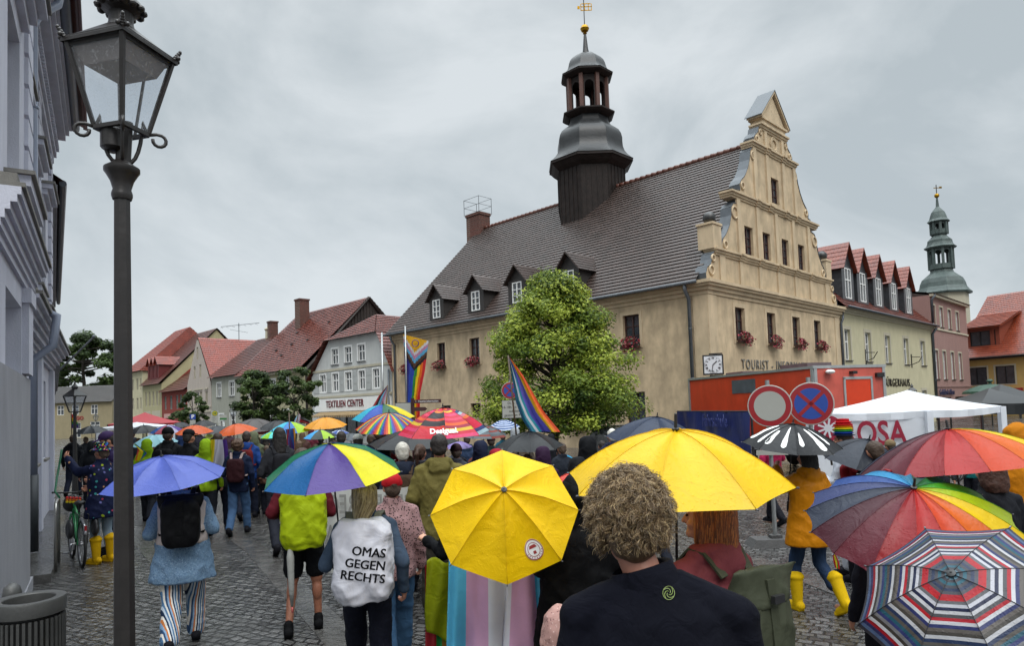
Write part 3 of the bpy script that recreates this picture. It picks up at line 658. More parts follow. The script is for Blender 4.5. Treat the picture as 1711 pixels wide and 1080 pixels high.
# rose house
RF = Fac(BF.at(19.75, 0).xy, BF.at(40, 0).xy)
RH = thing('rose_town_house', 'three-storey old-rose house between the cream house and the yellow corner house', 'house', RF.at(0, 0))
rc1 = [(.25, 1.15), (2.5, 3.5), (5.1, 6.1), (7.7, 8.75)]
rh = [(a0+.3, a1+.3, 3.4, 5.75) for a0, a1 in rc1]+[(a0+.2, a1+.2, 7.75, 9.45) for a0, a1 in rc1]
body(RH, RF, .0, 11.9, 9, 10.2, rose, holes=rh+[(1, 4.6, .6, 1.9), (6, 10.6, .6, 1.9)], hd=.2)
for q in rh: window(RH, RF, *q, .18, white_paint, 1, (.65,), offwhite, .13, sill=slate)
for q in ((1, 4.6, .6, 1.9), (6, 10.6, .6, 1.9)): window(RH, RF, *q, .15, blk, 2, (.9,))
q = MB(RH.location); q.mat(offwhite); q.fbox(RF, 0, 11.9, 7.45, 7.6, -.02, .08); q.fbox(RF, 0, 11.95, 10.1, 10.3, -.02, .3); q.mat(rose); q.fbox(RF, 0, 11.9, 2.75, 2.9, -.02, .07); q.build_each('string_course', RH)
r = MB(RH.location); r.mat(roof_dark); P = lambda a, d, z: RF.at(a, z, -d)
roof_slope(r, P(-.05, -.35, 10.28), P(12, -.35, 10.28), P(12, 4.5, 11.4), P(-.05, 4.5, 11.4), 8); roof_slope(r, P(-.05, 9.3, 10.28), P(12, 9.3, 10.28), P(12, 4.5, 11.4), P(-.05, 4.5, 11.4), 8)
for a in (0, 11.9): r.poly([P(a, 0, 10.2), P(a, 4.5, 11.35), P(a, 9, 10.2)])
r.build('roof', RH, fix=False)
pipe(RH, [P(.1, -.4, 10.2), P(.1, -.12, 9.8), P(.1, -.12, 7.9)], .09, m=darkzinc)
navy = mat('navy_letters', (.02, .025, .07), .5)
text('Goldenfabrik Allianz', .62, RF.at(.7, 2.45, .12), facR(RF), navy, 'lettering', RH, .02, RH.location, align='LEFT', sx=.98, off=.01) if False else text('Goldfabrik Allianz', .66, RF.at(.7, 2.3, .12), facR(RF), navy, 'lettering', RH, .02, RH.location, align='LEFT', sx=.98, off=.01)
# yellow corner house, angled
y0, y1 = atZ(1605, 600, 5.5), atZ(1711, 591.7, 5.5); YF = Fac(y0.xy, y1.xy)
YH = thing('yellow_corner_house', 'yellow house with a big orange tiled roof and wide shed dormer at the square corner', 'house', YF.at(0, 0))
aw = YF.px(1630, 622)[0]; aw2 = YF.px(1678, 620)[0]
yh = [(aw-.9, aw+1.0, 2.9, 4.55), (aw2-.75, aw2+.85, 2.9, 4.55), (aw2+2.2, aw2+3.8, 2.9, 4.55), (aw-.9, aw+1, .4, 1.9)]
body(YH, YF, -.2, 18, 12, 5.4, yel, holes=yh, hd=.15)
for q in yh: window(YH, YF, *q, .12, blk, 1, (), offwhite, .14)
P = lambda a, d, z: YF.at(a, z, -d); r = MB(YH.location); r.mat(roof_orange); YK = (11.9-5.4)/6.5
roof_slope(r, P(-.4, -.5, 5.4), P(18.3, -.5, 5.4), P(18.3, 6, 11.9), P(-.4, 6, 11.9), 32, .04); roof_slope(r, P(-.4, 12.5, 5.4), P(18.3, 12.5, 5.4), P(18.3, 6, 11.9), P(-.4, 6, 11.9), 20, .04)
for a in (-.2, 18): r.poly([P(a, 0, 5.4), P(a, 6, 11.8), P(a, 12, 5.4)])
r.build('roof', YH, fix=False)
q = MB(YH.location); q.mat(blk); q.fbox(YF, -.4, 18.3, 5.25, 5.42, .0, .5); q.tube([P(-.4, -.6, 5.42), P(18.3, -.6, 5.42)], .08, 8); q.build('gutter', YH)
# shed dormer
da0, da1 = YF.px(1606, 690)[0]*0+.3, YF.px(1664, 560)[0]; dz0, dz1, dd = 6.15, 8.35, .6
q = MB(YH.location); q.mat(mat('dormer_boards_red', '7c3a26', .6, .2, 8, .3, 20)); f2 = YF.shift(0, -dd)
dw = [(da0+.35, da0+2.15, 6.6, 8.0), (da0+2.5, da1-.35, 6.6, 8.0)]
wall(q, f2, [(da0, dz0-.1), (da1, dz0-.1), (da1, dz1), (da0, dz1)], dw, .12)
dk = lambda z: (z-5.4)/YK-.5
for a in (da0, da1): q.poly([P(a, dd, dz0-.1), P(a, dd, dz1), P(a, dk(9.6)+.1, 9.7), P(a, dd+.1, dz0-.2)])
ds = q.build('shed_dormer', YH, fix=False)
for w_ in dw: window(YH, f2, *w_, .1, blk, 1, ())
q = MB(YH.location); q.mat(roof_orange); e = .35
roof_slope(q, P(da0-e, dd-.45, dz1+.02), P(da1+e, dd-.45, dz1+.02), P(da1+e, dk(9.75), 9.85), P(da0-e, dk(9.75), 9.85), 9, .04)
q.frame_box(P(da0-e, dd-.45, dz1-.12), P(da1+e, 0, 0)-P(da0-e, 0, 0), P(0, dk(9.75)-dd+.45, 1.45)-P(0, 0, 0), V((0, 0, .1))); q.build('dormer_roof', ds, fix=False)
# low dark-roofed annex by the church
# church tower
cop = mat('verdigris', (.04, .06, .055), .55, .0, 1.2, .2, 5, col2=(.085, .115, .105), streak=.4)
CT = thing('church_tower', 'slender green copper church spire with two open lanterns rising behind the houses', 'church tower', (70.3, 110, 0)); O = CT.location
def zm(z):
    T_ = ((0, 0), (18.2, 18.2), (23.1, 22.5), (27.05, 25.8), (30.8, 28.2), (33, 30.2), (38, 34.3), (38.3, 34.6), (41, 36.4))
    for (a, b), (c, d) in zip(T_[:-1], T_[1:]):
        if z <= c: return b+(d-b)*(z-a)/(c-a)
    return z-4.6
def ct(name, prof, m, n=8): prof = [(r_, zm(z_)) for r_, z_ in prof]; q = MB(O); q.mat(m); q.lathe(prof, n, O, ph=pi/8); return q.build(name, CT)
ct('shaft', [(3.5, 0), (3.5, 18.4)], offwhite)
ct('lower_dome', [(4.0, 18.2), (4.1, 18.5), (3.7, 19.0), (3.35, 19.6), (3.2, 20.4), (2.9, 21.2), (2.2, 21.9), (1.7, 22.4), (1.55, 23.0), (1.7, 23.2)], cop)
def lantern(z0, z1, r_, name):
    z0, z1 = zm(z0), zm(z1)
    q = MB(O); q.mat(cop)
    for k in range(8):
        t0 = 2*pi*k/8+pi/8; t1 = t0+pi/4; q.box((O.x+cos(t0)*r_, O.y+sin(t0)*r_, (z0+z1)/2), (.35, .35, z1-z0), t0)
        p0 = V((O.x+cos(t0)*r_, O.y+sin(t0)*r_, 0)); p1 = V((O.x+cos(t1)*r_, O.y+sin(t1)*r_, 0)); zt = z1-.9
        pts = [(.1, zt)]+[(.5-.36*cos(j*pi/6), zt+.55*sin(j*pi/6)) for j in range(1, 6)]+[(.9, zt), (.9, z1), (.1, z1)]
        nn = (((p0+p1)/2-V((O.x, O.y, 0))).normalized()*.1); q.prism(pts, lambda x, z, d: p0.lerp(p1, x)+nn*d+V((0, 0, z)), -1, 0)
        q.frame_box(p0+V((0, 0, z0)), p1-p0, nn, V((0, 0, .8)))
    q.build(name, CT)
lantern(23.0, 27.1, 1.7, 'lantern')
ct('middle_dome', [(2.1, 27.0), (2.3, 27.2), (2.35, 27.4), (1.95, 27.9), (1.8, 28.5), (1.75, 29.2), (1.3, 29.9), (1.05, 30.4), (1.0, 30.7), (1.3, 30.9)], cop)
lantern(30.7, 33.0, 1.15, 'upper_lantern')
ct('upper_dome', [(1.5, 32.9), (1.65, 33.1), (1.3, 33.6), (1.15, 34.3), (.95, 35.0), (.5, 35.7), (.25, 36.1), (.16, 37.6), (.12, 38.0)], cop)
q = MB(O); q.mat(gold); q.ell(O+V((0, 0, 34.6)), .38, 12, 8); q.mat(blk); q.tube([O+V((0, 0, 34.8)), O+V((0, 0, 36.4))], .07, 6); q.mat(gold); q.box((O.x+.2, O.y, 35.9), (1.3, .05, .12)); q.box((O.x+.7, O.y, 35.95), (.4, .05, .3)); q.build('weather_vane', CT)
# ================================================================ houses left of the town hall (one street front)
MF = Fac(C0+UL*70, C0+UL*24.2); MP = lambda a, d, z: MF.at(a, z, -d)
grey_w = plaster('shop_white', 'b8b9b6', .05, .15); cream2 = plaster('pale_yellow_render', 'a39d7e', .05, .15); grey_g = plaster('grey_render', '98988c', .05, .18)
pinkw = plaster('blush_render', 'aca197', .04, .15); redr = plaster('brick_red_render', '7f3329', .08, .15); cream3 = plaster('straw_render', 'a7a07c', .05, .15)
roof_str = roofmat('wet_red_tiles', '5a2a22', '77443a', .26); roof_brn = roofmat('brown_tiles', '43221c', '5c3127', .34); roof_br2 = roofmat('bright_red_tiles', '6d2a1c', '8a3a28', .4)
def row_windows(root, fac, cols, z0, z1, **k):
    for a0, a1 in cols: window(root, fac, a0, a1, z0, z1, **k)
# --- white shop house with half-hipped gable
SH = thing('textile_shop_house', 'white shop house lettered TEXTILIEN CENTER with half-hipped gable', 'house', MF.at(34.4, 0))
X = lambda x, y: MF.px(100+x/3.055, 480+y/3.055)
up = []; mid = []
for x0, x1 in ((1388, 1420), (1455, 1488), (1522, 1557)): up.append((X(x0, 330)[0], X(x1, 330)[0]))
for x0, x1 in ((1330, 1358), (1392, 1422), (1458, 1490), (1527, 1558), (1600, 1632)): mid.append((X(x0, 500)[0], X(x1, 500)[0]))
hs = [(a0, a1, 6.05, 7.25) for a0, a1 in up]+[(a0, a1, 3.95, 5.35) for a0, a1 in mid]
shopw = [(36.2, 38.8, .5, 2.2), (39.4, 42.2, .5, 2.2), (42.8, 45.2, .5, 2.2)]
mb = MB(SH.location); mb.mat(grey_w); eL, eR = 34.4, 45.65
out_ = [(eL, 0), (eR, 0), (eR, 5.4), (43.95, 8.0), (37.3, 8.0), (eL, 5.2)]
wall(mb, MF, out_, hs+shopw, .16)
for a in (eL, eR): mb.poly([MP(a, 0, 0), MP(a, 0, 5.3), MP(a, 10, 5.3), MP(a, 10, 0)])
mb.build('wall', SH, fix=False)
for q in hs[:3]: window(SH, MF, *q, .12, white_paint, 1, (.62,), white_paint, .12, sill=slate)
for q in hs[3:]: window(SH, MF, *q, .12, white_paint, 1, (.62,), white_paint, .1)
for q in shopw: window(SH, MF, *q, .12, blk, 1, ())
q = MB(SH.location); q.mat(plaster('panel_grey', 'a3a5a3', .04, .12))
gaps = [(34.75, mid[0][0]-.25)]+[(mid[k][1]+.22, mid[k+1][0]-.22) for k in range(4)]
for a0, a1 in gaps:
    for k in range(3): q.fbox(MF, a0, a1, 3.9+k*.52, 4.38+k*.52, -.01, .035)
q.build_each('wall_panel', SH, per=3)
q = MB(SH.location); q.mat(offwhite); q.fbox(MF, eL-.05, eR, 3.45, 3.62, -.02, .14); q.fbox(MF, eL-.05, eR, 5.55, 5.72, -.02, .05); q.build('string_course', SH)
q = MB(SH.location); q.mat(white_paint); q.fbox(MF, 35.0, eR-.1, 2.42, 3.42, -.02, .12); q.build('shop_fascia', SH)
q = MB(SH.location); q.mat(mat('awning_beige', '8a7350', .8, .2, 9))
for k in range(36):
    a = 35.9+k*.26; q.quad(MF.at(a, 2.38, .15), MF.at(a+.24, 2.38, .15), MF.at(a+.24, 2.12, .85), MF.at(a, 2.12, .85)); q.quad(MF.at(a, 2.12, .85), MF.at(a+.24, 2.12, .85), MF.at(a+.2, 1.95, .86), MF.at(a+.04, 1.95, .86))
q.build('awning', SH)
wine = mat('wine_letters', '5e1018', .5)
text('TEXTILIEN CENTER', .74, MF.at(36.85, 2.96, .14), facR(MF), wine, 'lettering', SH, .02, SH.location, align='LEFT', sx=.74, off=.008, sp=1.15)
r = MB(SH.location); r.mat(roof_str); zr = 9.9; am = (eL+eR)/2
roof_slope(r, MP(eL-.45, -.3, 4.95), MP(eL-.45, 10, 4.95), MP(am, 10, zr), MP(am, 2.4, zr), 18) if False else None
# side slopes run from the eaves to a ridge that goes into the block; the front has a short hip
def slope(p, n, root_mb): roof_slope(root_mb, *p, n)
slope((MP(37.0, -.35, 7.95), MP(44.3, -.35, 7.95), MP(am+.05, 2.6, zr), MP(am-.05, 2.6, zr)), 10, r)
slope((MP(eL-.5, 11, 4.85), MP(eL-.5, -.3, 4.85), MP(37.0, -.35, 7.95), MP(37.0, 11, 7.95)), 12, r)
slope((MP(37.0, 11, 7.95), MP(37.0, -.35, 7.95), MP(am-.05, 2.6, zr), MP(am-.05, 11, zr)), 10, r)
slope((MP(eR+.4, -.3, 5.0), MP(eR+.4, 11, 5.0), MP(44.3, 11, 7.95), MP(44.3, -.35, 7.95)), 12, r)
slope((MP(44.3, -.35, 7.95), MP(44.3, 11, 7.95), MP(am+.05, 11, zr), MP(am+.05, 2.6, zr)), 10, r)
r.build('roof', SH, fix=False)
pipe(SH, [MF.at(eR-.2, 5.2, .12), MF.at(eR-.2, .1, .12)], .07)
# --- big tiled roof with black timber gable
BG = thing('yellow_timber_gable_house', 'pale yellow house with a huge wet red roof, black boarded gable and brick chimney', 'house', MF.at(20, 0))
b0, b1, bd, bze, bzr = 20.6, 33.3, 12.4, 6.15, 12.55
bcol = [(X(x-14, 500)[0], X(x+14, 500)[0]) for x in (1012, 1063, 1118, 1168)]; bcol = [(22.3, 23.2), (24.6, 25.6), (26.9, 27.9), (29.3, 30.4)]
bhs = [(a0, a1, 4.1, 5.45) for a0, a1 in bcol]+[(a0, a1, 1.2, 2.7) for a0, a1 in bcol]
body(BG, MF, b0, b1, bd, bze, cream2, holes=bhs)
for q in bhs: window(BG, MF, *q, .12, white_paint, 1, (.65,), white_paint, .12)
timber = mat('black_boards', (.03, .022, .018), .7, .4, 4, .4, 25, streak=.4)
q = MB(BG.location); q.mat(timber); tri_ = [(0, bze), (bd/2, bzr-.1), (bd, bze)]
q.poly([MP(b1+.02, d, z) for d, z in tri_]); q.poly([MP(b0-.02, d, z) for d, z in tri_])
for k in range(40):
    d = bd*(k+.5)/40; zt = bze+(bzr-bze)*(1-abs(d-bd/2)/(bd/2))-.1
    q.frame_box(MP(b1+.02, d-.02, bze), MP(b1+.06, 0, 0)-MP(b1, 0, 0), MP(0, .04, 0)-MP(0, 0, 0), V((0, 0, zt-bze)))
for s0, s1 in (((0, bze-.2), (bd/2, bzr-.05)), ((bd, bze-.2), (bd/2, bzr-.05))): q.tube([MP(b1+.2, s0[0], s0[1]), MP(b1+.2, s1[0], s1[1])], .14, 4)
for z in (1.2, 3.4, 6.0): q.frame_box(MP(b1, 0, z), MP(b1+.06, 0, 0)-MP(b1, 0, 0), MP(0, bd, 0)-MP(0, 0, 0), V((0, 0, .22)))
for d in (0, 1.6, 3.2): q.frame_box(MP(b1, d, 1), MP(b1+.06, 0, 0)-MP(b1, 0, 0), MP(0, .2, 0)-MP(0, 0, 0), V((0, 0, 5)))
q.build('timber_gable', BG, fix=False)
r = MB(BG.location); r.mat(roof_str)
roof_slope(r, MP(b0-.2, -.55, bze-.05), MP(b1+.3, -.55, bze-.05), MP(b1+.3, bd/2, bzr), MP(b0-.2, bd/2, bzr), 32, .06)
roof_slope(r, MP(b0-.2, bd+.5, bze-.05), MP(b1+.3, bd+.5, bze-.05), MP(b1+.3, bd/2, bzr), MP(b0-.2, bd/2, bzr), 24, .06)
r.build('roof', BG, fix=False)
q = MB(BG.location); q.mat(offwhite); q.fbox(MF, b0, b1, 5.85, 6.1, -.02, .3); q.build('cornice', BG)
def chimney(root, p, d, h, rz=rz_):
    q = MB(root.location); q.mat(brick); q.box((p.x, p.y, p.z), (d[0], d[1], h), rz); q.box((p.x, p.y, p.z+h/2), (d[0]+.12, d[1]+.12, .15), rz); return q.build('chimney', root)
chimney(BG, MP(24.2, 4.6, 11.7), (1.0, 1.0), 3.4)
q = MB(BG.location); q.mat(blk)                          # snow guards / roof hatches
for a, d in ((24.5, 1.6), (26.8, 2.0), (29.4, 2.2), (25.2, 3.4), (30.2, 3.9), (27, .9)):
    z = bze+(bzr-bze)*((d+.55)/(bd/2+.55)); q.frame_box(MP(a, d, z+.08), MP(.3, 0, 0)-MP(0, 0, 0), MP(0, .2, 0)-MP(0, 0, 0), V((0, 0, .12)))
q.build('roof_vent', BG)
# --- grey house
GH = thing('grey_town_house', 'plain grey-rendered house between the white gable and the timber-gabled house', 'house', MF.at(13.5, 0))
gcl = [(14.9, 15.9), (18.0, 19.1)]; ghs = [(a0, a1, 4.35, 5.75) for a0, a1 in gcl]+[(15.4, 16.5, .9, 2.6), (18.1, 19.2, .9, 2.6)]
body(GH, MF, 13.45, 20.55, 10, 6.35, grey_g, holes=ghs)
for q in ghs: window(GH, MF, *q, .12, white_paint, 1, (.65,), white_paint, .13, sill=slate)
r = MB(GH.location); r.mat(roof_brn)
roof_slope(r, MP(13.3, -.4, 6.35), MP(20.6, -.4, 6.35), MP(20.6, 5, 10.6), MP(13.3, 5, 10.6), 20); roof_slope(r, MP(13.3, 10.4, 6.35), MP(20.6, 10.4, 6.35), MP(20.6, 5, 10.6), MP(13.3, 5, 10.6), 16)
for a in (13.45, 20.55): r.poly([MP(a, 0, 6.3), MP(a, 5, 10.55), MP(a, 10, 6.3)])
r.build('roof', GH, fix=False); chimney(GH, MP(17.0, 5, 11.2), (.8, .8), 1.8)
q = MB(GH.location); q.mat(offwhite); q.lathe([(.32, 10.2), (.28, 11.3), (.38, 11.4), (.38, 11.5), (.15, 11.7)], 10, MP(15.9, 5, 0)); q.build('vent_pipe', GH)
# --- white gable house
WG = thing('blush_gable_house', 'narrow off-white house whose steep gable faces the street under a red roof', 'house', MF.at(6.6, 0))
wo = [(6.55, 0), (13.35, 0), (13.35, 5.9), (9.9, 10.7), (9.5, 10.7), (6.55, 5.9)]
wc = [(7.1, 7.7), (8.6, 10.0), (10.2, 10.85), (11.75, 12.4)]; whs = [(a0, a1, 3.6, 5.1) for a0, a1 in wc]+[(8.55, 9.05, 6.5, 7.9), (10.15, 10.7, 6.6, 8.0), (9.45, 9.9, 8.6, 9.9)]+[(7.2, 8, .8, 2.1), (11.6, 12.4, .8, 2.1)]
body(WG, MF, 6.55, 13.35, 15, 5.6, pinkw, front_outline=wo, holes=whs)
for q in whs: window(WG, MF, *q, .12, offwhite, 1, ())
q = MB(WG.location); q.mat(offwhite); q.fbox(MF, 6.55, 13.3, 2.9, 3.05, -.02, .1); q.fbox(MF, 6.55, 13.3, 3.4, 3.5, -.02, .07)
for a0, a1 in wc: q.fbox(MF, a0-.15, a1+.15, 5.3, 5.42, -.02, .08)
q.build('string_course', WG)
r = MB(WG.location); r.mat(roof_br2)
roof_slope(r, MP(13.6, .05, 5.7), MP(13.6, 15, 5.7), MP(9.7, 15, 10.95), MP(9.7, .05, 10.95), 24, .04); roof_slope(r, MP(6.3, 15, 5.7), MP(6.3, .05, 5.7), MP(9.7, .05, 10.95), MP(9.7, 15, 10.95), 24, .04)
r.build('roof', WG, fix=False)
AN = MB(WG.location); AN.mat(darkzinc); ap = MP(9.7, 4.5, 10.9); AN.tube([ap, ap+V((0, 0, 1.9))], .04, 6); tx = V((1, 0, 0))
AN.tube([ap+V((-2.0, 0, 1.55)), ap+V((2.3, 0, 1.85))], .03, 5); AN.tube([ap+V((-1.0, 0, 1.2)), ap+V((1.0, 0, .8))], .02, 4)
for k in range(7): x = -1.9+k*.65; AN.tube([ap+V((x, -.35, 1.56+.07*x)), ap+V((x, .35, 1.56+.07*x))], .015, 4)
AN.build('antenna', WG)
# --- red house
RD = thing('red_town_house', 'low brick-red rendered house with brown roof and pale sign band', 'house', MF.at(-1.8, 0))
rcl = [(-.9, -.2), (1.0, 1.75), (3.0, 3.7), (4.2, 4.85), (5.3, 6.0)]; rhs = [(a0, a1, 3.45, 5.0) for a0, a1 in rcl]+[(a0, a1, .9, 2.0) for a0, a1 in rcl]
body(RD, MF, -1.8, 6.5, 10, 5.55, redr, holes=rhs)
for q in rhs: window(RD, MF, *q, .1, mat('grey_shutter', '7d8480', .6), 1, (.5,))
r = MB(RD.location); r.mat(roof_brn)
roof_slope(r, MP(-2, -.4, 5.5), MP(6.5, -.4, 5.5), MP(6.5, 5, 9.3), MP(-2, 5, 9.3), 16); roof_slope(r, MP(-2, 10.4, 5.5), MP(6.5, 10.4, 5.5), MP(6.5, 5, 9.3), MP(-2, 5, 9.3), 16)
r.mat(redr)
for a in (-1.8, 6.5): r.poly([MP(a, 0, 5.5), MP(a, 5, 10.0), MP(a, 10, 5.5)])
r.build('roof', RD, fix=False); chimney(RD, MP(5.6, 5, 10.0), (.9, .9), 1.4)
q = MB(RD.location); q.mat(mat('sign_pink', 'b98f88', .6)); q.fbox(MF, -.9, 1.6, 2.45, 2.95, -.02, .06); q.fbox(MF, 3.0, 6.3, 2.45, 2.95, -.02, .06); q.build('sign_board', RD)
text('Apotheke am Markt', .34, MF.at(4.6, 2.7, .08), facR(MF), wine, 'lettering', RD, .01, RD.location) if False else None
# --- straw house with mansard dormers
ST = thing('straw_town_house', 'straw-yellow house with red mansard dormer and tall yellow side gable', 'house', MF.at(-8.8, 0))
scl = [(-8.0, -7.3), (-6.6, -5.9), (-5.2, -4.5), (-3.9, -3.2), (-2.7, -2.1)]; shs = [(a0, a1, 4.0, 5.8) for a0, a1 in scl]+[(a0, a1, .9, 2.2) for a0, a1 in scl[::2]]
sd, sze, szr = 13, 6.6, 13.6
body(ST, MF, -8.8, -1.85, sd, sze, cream3, holes=shs, right_top=[(sd/2, szr-.2)], left_top=[(sd/2, szr-.2)])
for q in shs: window(ST, MF, *q, .1, offwhite, 1, ())
q = MB(ST.location); q.mat(offwhite); q.fbox(MF, -8.3, -5.9, 2.6, 3.4, -.02, .03); q.fbox(MF, -5.3, -2.3, 2.6, 3.4, -.02, .03); q.build('wall_panel', ST)
r = MB(ST.location); r.mat(roof_brn)
roof_slope(r, MP(-9, -.4, sze), MP(-1.6, -.4, sze), MP(-1.6, sd/2, szr), MP(-9, sd/2, szr), 28, .05); roof_slope(r, MP(-9, sd+.4, sze), MP(-1.6, sd+.4, sze), MP(-1.6, sd/2, szr), MP(-9, sd/2, szr), 20, .05)
r.build('roof', ST, fix=False)
rb = mat('red_boards', '5c1d1c', .6, .2, 6)
for k, a in enumerate((-7.0, -5.6, -4.2)): dormer(a, 7.3, 1.25, 1.9, .8, rb, roof_br2, root=ST, fac=MF, zfun=lambda z: (z-sze)/((szr-sze)/(sd/2+.4))-.4, frame=rb, nb=())
# --- narrow corner house beyond
NH = thing('far_cream_house', 'tall cream house at the far end of the street front under a steep red roof', 'house', MF.at(-16, 0))
nhs = [(a0, a1, z0, z0+1.5) for z0 in (3.7, 6.2) for a0, a1 in ((-15.3, -14.5), (-13.4, -12.6), (-11.5, -10.7), (-10.0, -9.4))]
body(NH, MF, -16, -8.9, 12, 8.6, cream, holes=nhs)
for q in nhs: window(NH, MF, *q, .1, offwhite, 1, ())
r = MB(NH.location); r.mat(roof_br2); roof_slope(r, MP(-16.3, -.4, 8.6), MP(-8.7, -.4, 8.6), MP(-9.5, 6, 14.6), MP(-15, 6, 14.6), 22); roof_slope(r, MP(-16.3, 12.4, 8.6), MP(-8.7, 12.4, 8.6), MP(-9.5, 6, 14.6), MP(-15, 6, 14.6), 12)
roof_slope(r, MP(-8.7, -.4, 8.6), MP(-8.7, 12.4, 8.6), MP(-9.5, 6, 14.6), MP(-9.5, 6, 14.6), 22); roof_slope(r, MP(-16.3, 12.4, 8.6), MP(-16.3, -.4, 8.6), MP(-15, 6, 14.6), MP(-15, 6, 14.6), 12)
r.build('roof', NH, fix=False)
# --- insurance house at the head of the street
EF = Fac((-66.5, 101), (-59.4, 101))
EH = thing('street_end_house', 'two-storey beige house with red ERGO lettering closing the street', 'house', EF.at(0, 0)); L_ = 11.2; EF = Fac((-70.5, 101), (-59.3, 101)); EH.location = EF.at(0, 0)
ecs = [(a, a+1.0) for a in (1.2, 3.1, 5.3, 8.1)]; ehs = [(a0, a1, 3.5, 4.9) for a0, a1 in ecs]+[(5.4, 6.6, .1, 2.3), (8.0, 9.4, 1.0, 2.4)]
beige = plaster('beige_render', '8f8468', .05, .15)
body(EH, EF, 0, L_, 8, 5.35, beige, holes=ehs)
for q in ehs: window(EH, EF, *q, .1, white_paint, 1, (.6,))
r = MB(EH.location); r.mat(roofmat('grey_tiles', '2f2c2b', '3d3936', .5)); P = lambda a, d, z: EF.at(a, z, -d)
roof_slope(r, P(-.2, -.4, 5.3), P(L_+.2, -.4, 5.3), P(L_+.2, 4, 7.9), P(-.2, 4, 7.9), 14); roof_slope(r, P(-.2, 8.4, 5.3), P(L_+.2, 8.4, 5.3), P(L_+.2, 4, 7.9), P(-.2, 4, 7.9), 14)
r.mat(beige)
for a in (0, L_): r.poly([P(a, 0, 5.3), P(a, 4, 7.8), P(a, 8, 5.3)])
r.build('roof', EH, fix=False)
text('ERGO', .7, EF.at(6.1, 2.95, .05), facR(EF), mat('ergo_red', '8e1420', .5), 'lettering', EH, .02, EH.location, off=.02)
# ================================================================ the long grey facade on the left
lil = plaster('lilac_white_render', 'c0c1cd', .05, .22); lil2 = plaster('plinth_render', '909095', .07, .25); lilt = plaster('weathered_ledge', '77746f', .2, .35)
LFc = Fac((-6.2, 8.7), (-6.2-.515*5, 8.7+.857*5)); LB = thing('grey_classical_house', 'tall lilac-grey classical building with stepped cornices along the left edge', 'building', LFc.at(0, 0))
LW = LFc.shift(0, -.32)          # main wall set back
def lbmesh(m): q = MB(LB.location); q.mat(m); return q
mb = lbmesh(lil)
lcol = [(1.1, 2.0), (4.3, 5.4), (7.0, 8.0)]
lh = [(a0, a1, 1.4, 3.1) for a0, a1 in lcol]+[(a0, a1, 4.9, 6.8) for a0, a1 in ((1.1, 2.0), (4.3, 5.4), (7.0, 8.0))]
wall(mb, LW, [(.3, 0), (10.6, 0), (10.6, 10.0), (.3, 10.0)], lh, .22)
nearh = [(-2.2, -.62, 2.72, 3.55), (-2.1, -.9, 4.75, 6.7)]
wall(mb, LFc, [(-3.3, 0), (.34, 0), (.34, 10.0), (-3.3, 10.0)], nearh, .3)
mb.poly([LFc.at(.34, 0), LFc.at(.34, 0, -.4), LFc.at(.34, 10.0, -.4), LFc.at(.34, 10.0)])
mb.poly([LFc.at(-3.3, 0), LFc.at(-3.3, 0, -8), LFc.at(-3.3, 10.0, -8), LFc.at(-3.3, 10.0)])
mb.poly([LFc.at(10.6, 0, -.3), LFc.at(10.6, 0, -8), LFc.at(10.6, 10.0, -8), LFc.at(10.6, 10.0, -.3)]); mb.quad(LFc.at(-3.3, 0, -8), LFc.at(10.6, 0, -8), LFc.at(10.6, 10.0, -8), LFc.at(-3.3, 10.0, -8))
mb.build('wall', LB, fix=False)
for q in lh: window(LB, LW, *q, .2, white_paint, 1, (.65,), lil, .13, proud=.05, sill=lilt)
for q in nearh: window(LB, LFc, *q, .28, white_paint, 1, (.65,), None, .1)
q = lbmesh(lil2); q.fbox(LFc, -3.32, .12, 0, 2.72, -.02, .035); q.fbox(LFc, -3.3, .36, 0, .16, -.02, .05); q.build('plinth', LB)
q = lbmesh(lil); q.fbox(LFc, -.55, .02, 2.76, 3.75, -.02, .07); q.fbox(LFc, -.6, .05, 3.62, 3.8, -.02, .1)
for a in (3.4, 6.1, 10.0): q.fbox(LW, a, a+.5, 0, 3.5, -.02, .1)
q.build_each('pilaster', LB)
def cornice(fac, a0, a1, steps, name, m):
    q = lbmesh(m)
    for z0, z1, d in steps: q.fbox(fac, a0-(d if a0 > -3 else 0)*.0, a1+d*.6, z0, z1, -.03, d)
    return q.build(name, LB)
cornice(LFc, -3.3, .3, ((3.82, 3.9, .04), (3.9, 3.97, .07), (3.97, 4.05, .10), (4.05, 4.12, .14), (4.12, 4.19, .19), (4.19, 4.26, .22)), 'cornice', lil)
cornice(LFc, -3.3, .3, ((4.26, 4.3, .25), (4.3, 4.38, .19)), 'cornice_capping', lilt)
cornice(LW, .9, 10.5, ((3.5, 3.58, .07), (3.58, 3.66, .12), (3.66, 3.76, .2), (3.76, 3.84, .26), (3.84, 3.92, .33), (3.92, 3.98, .4)), 'cornice', lil)
cornice(LW, .9, 10.5, ((3.98, 4.03, .44), (4.03, 4.1, .36)), 'cornice_capping', lilt)
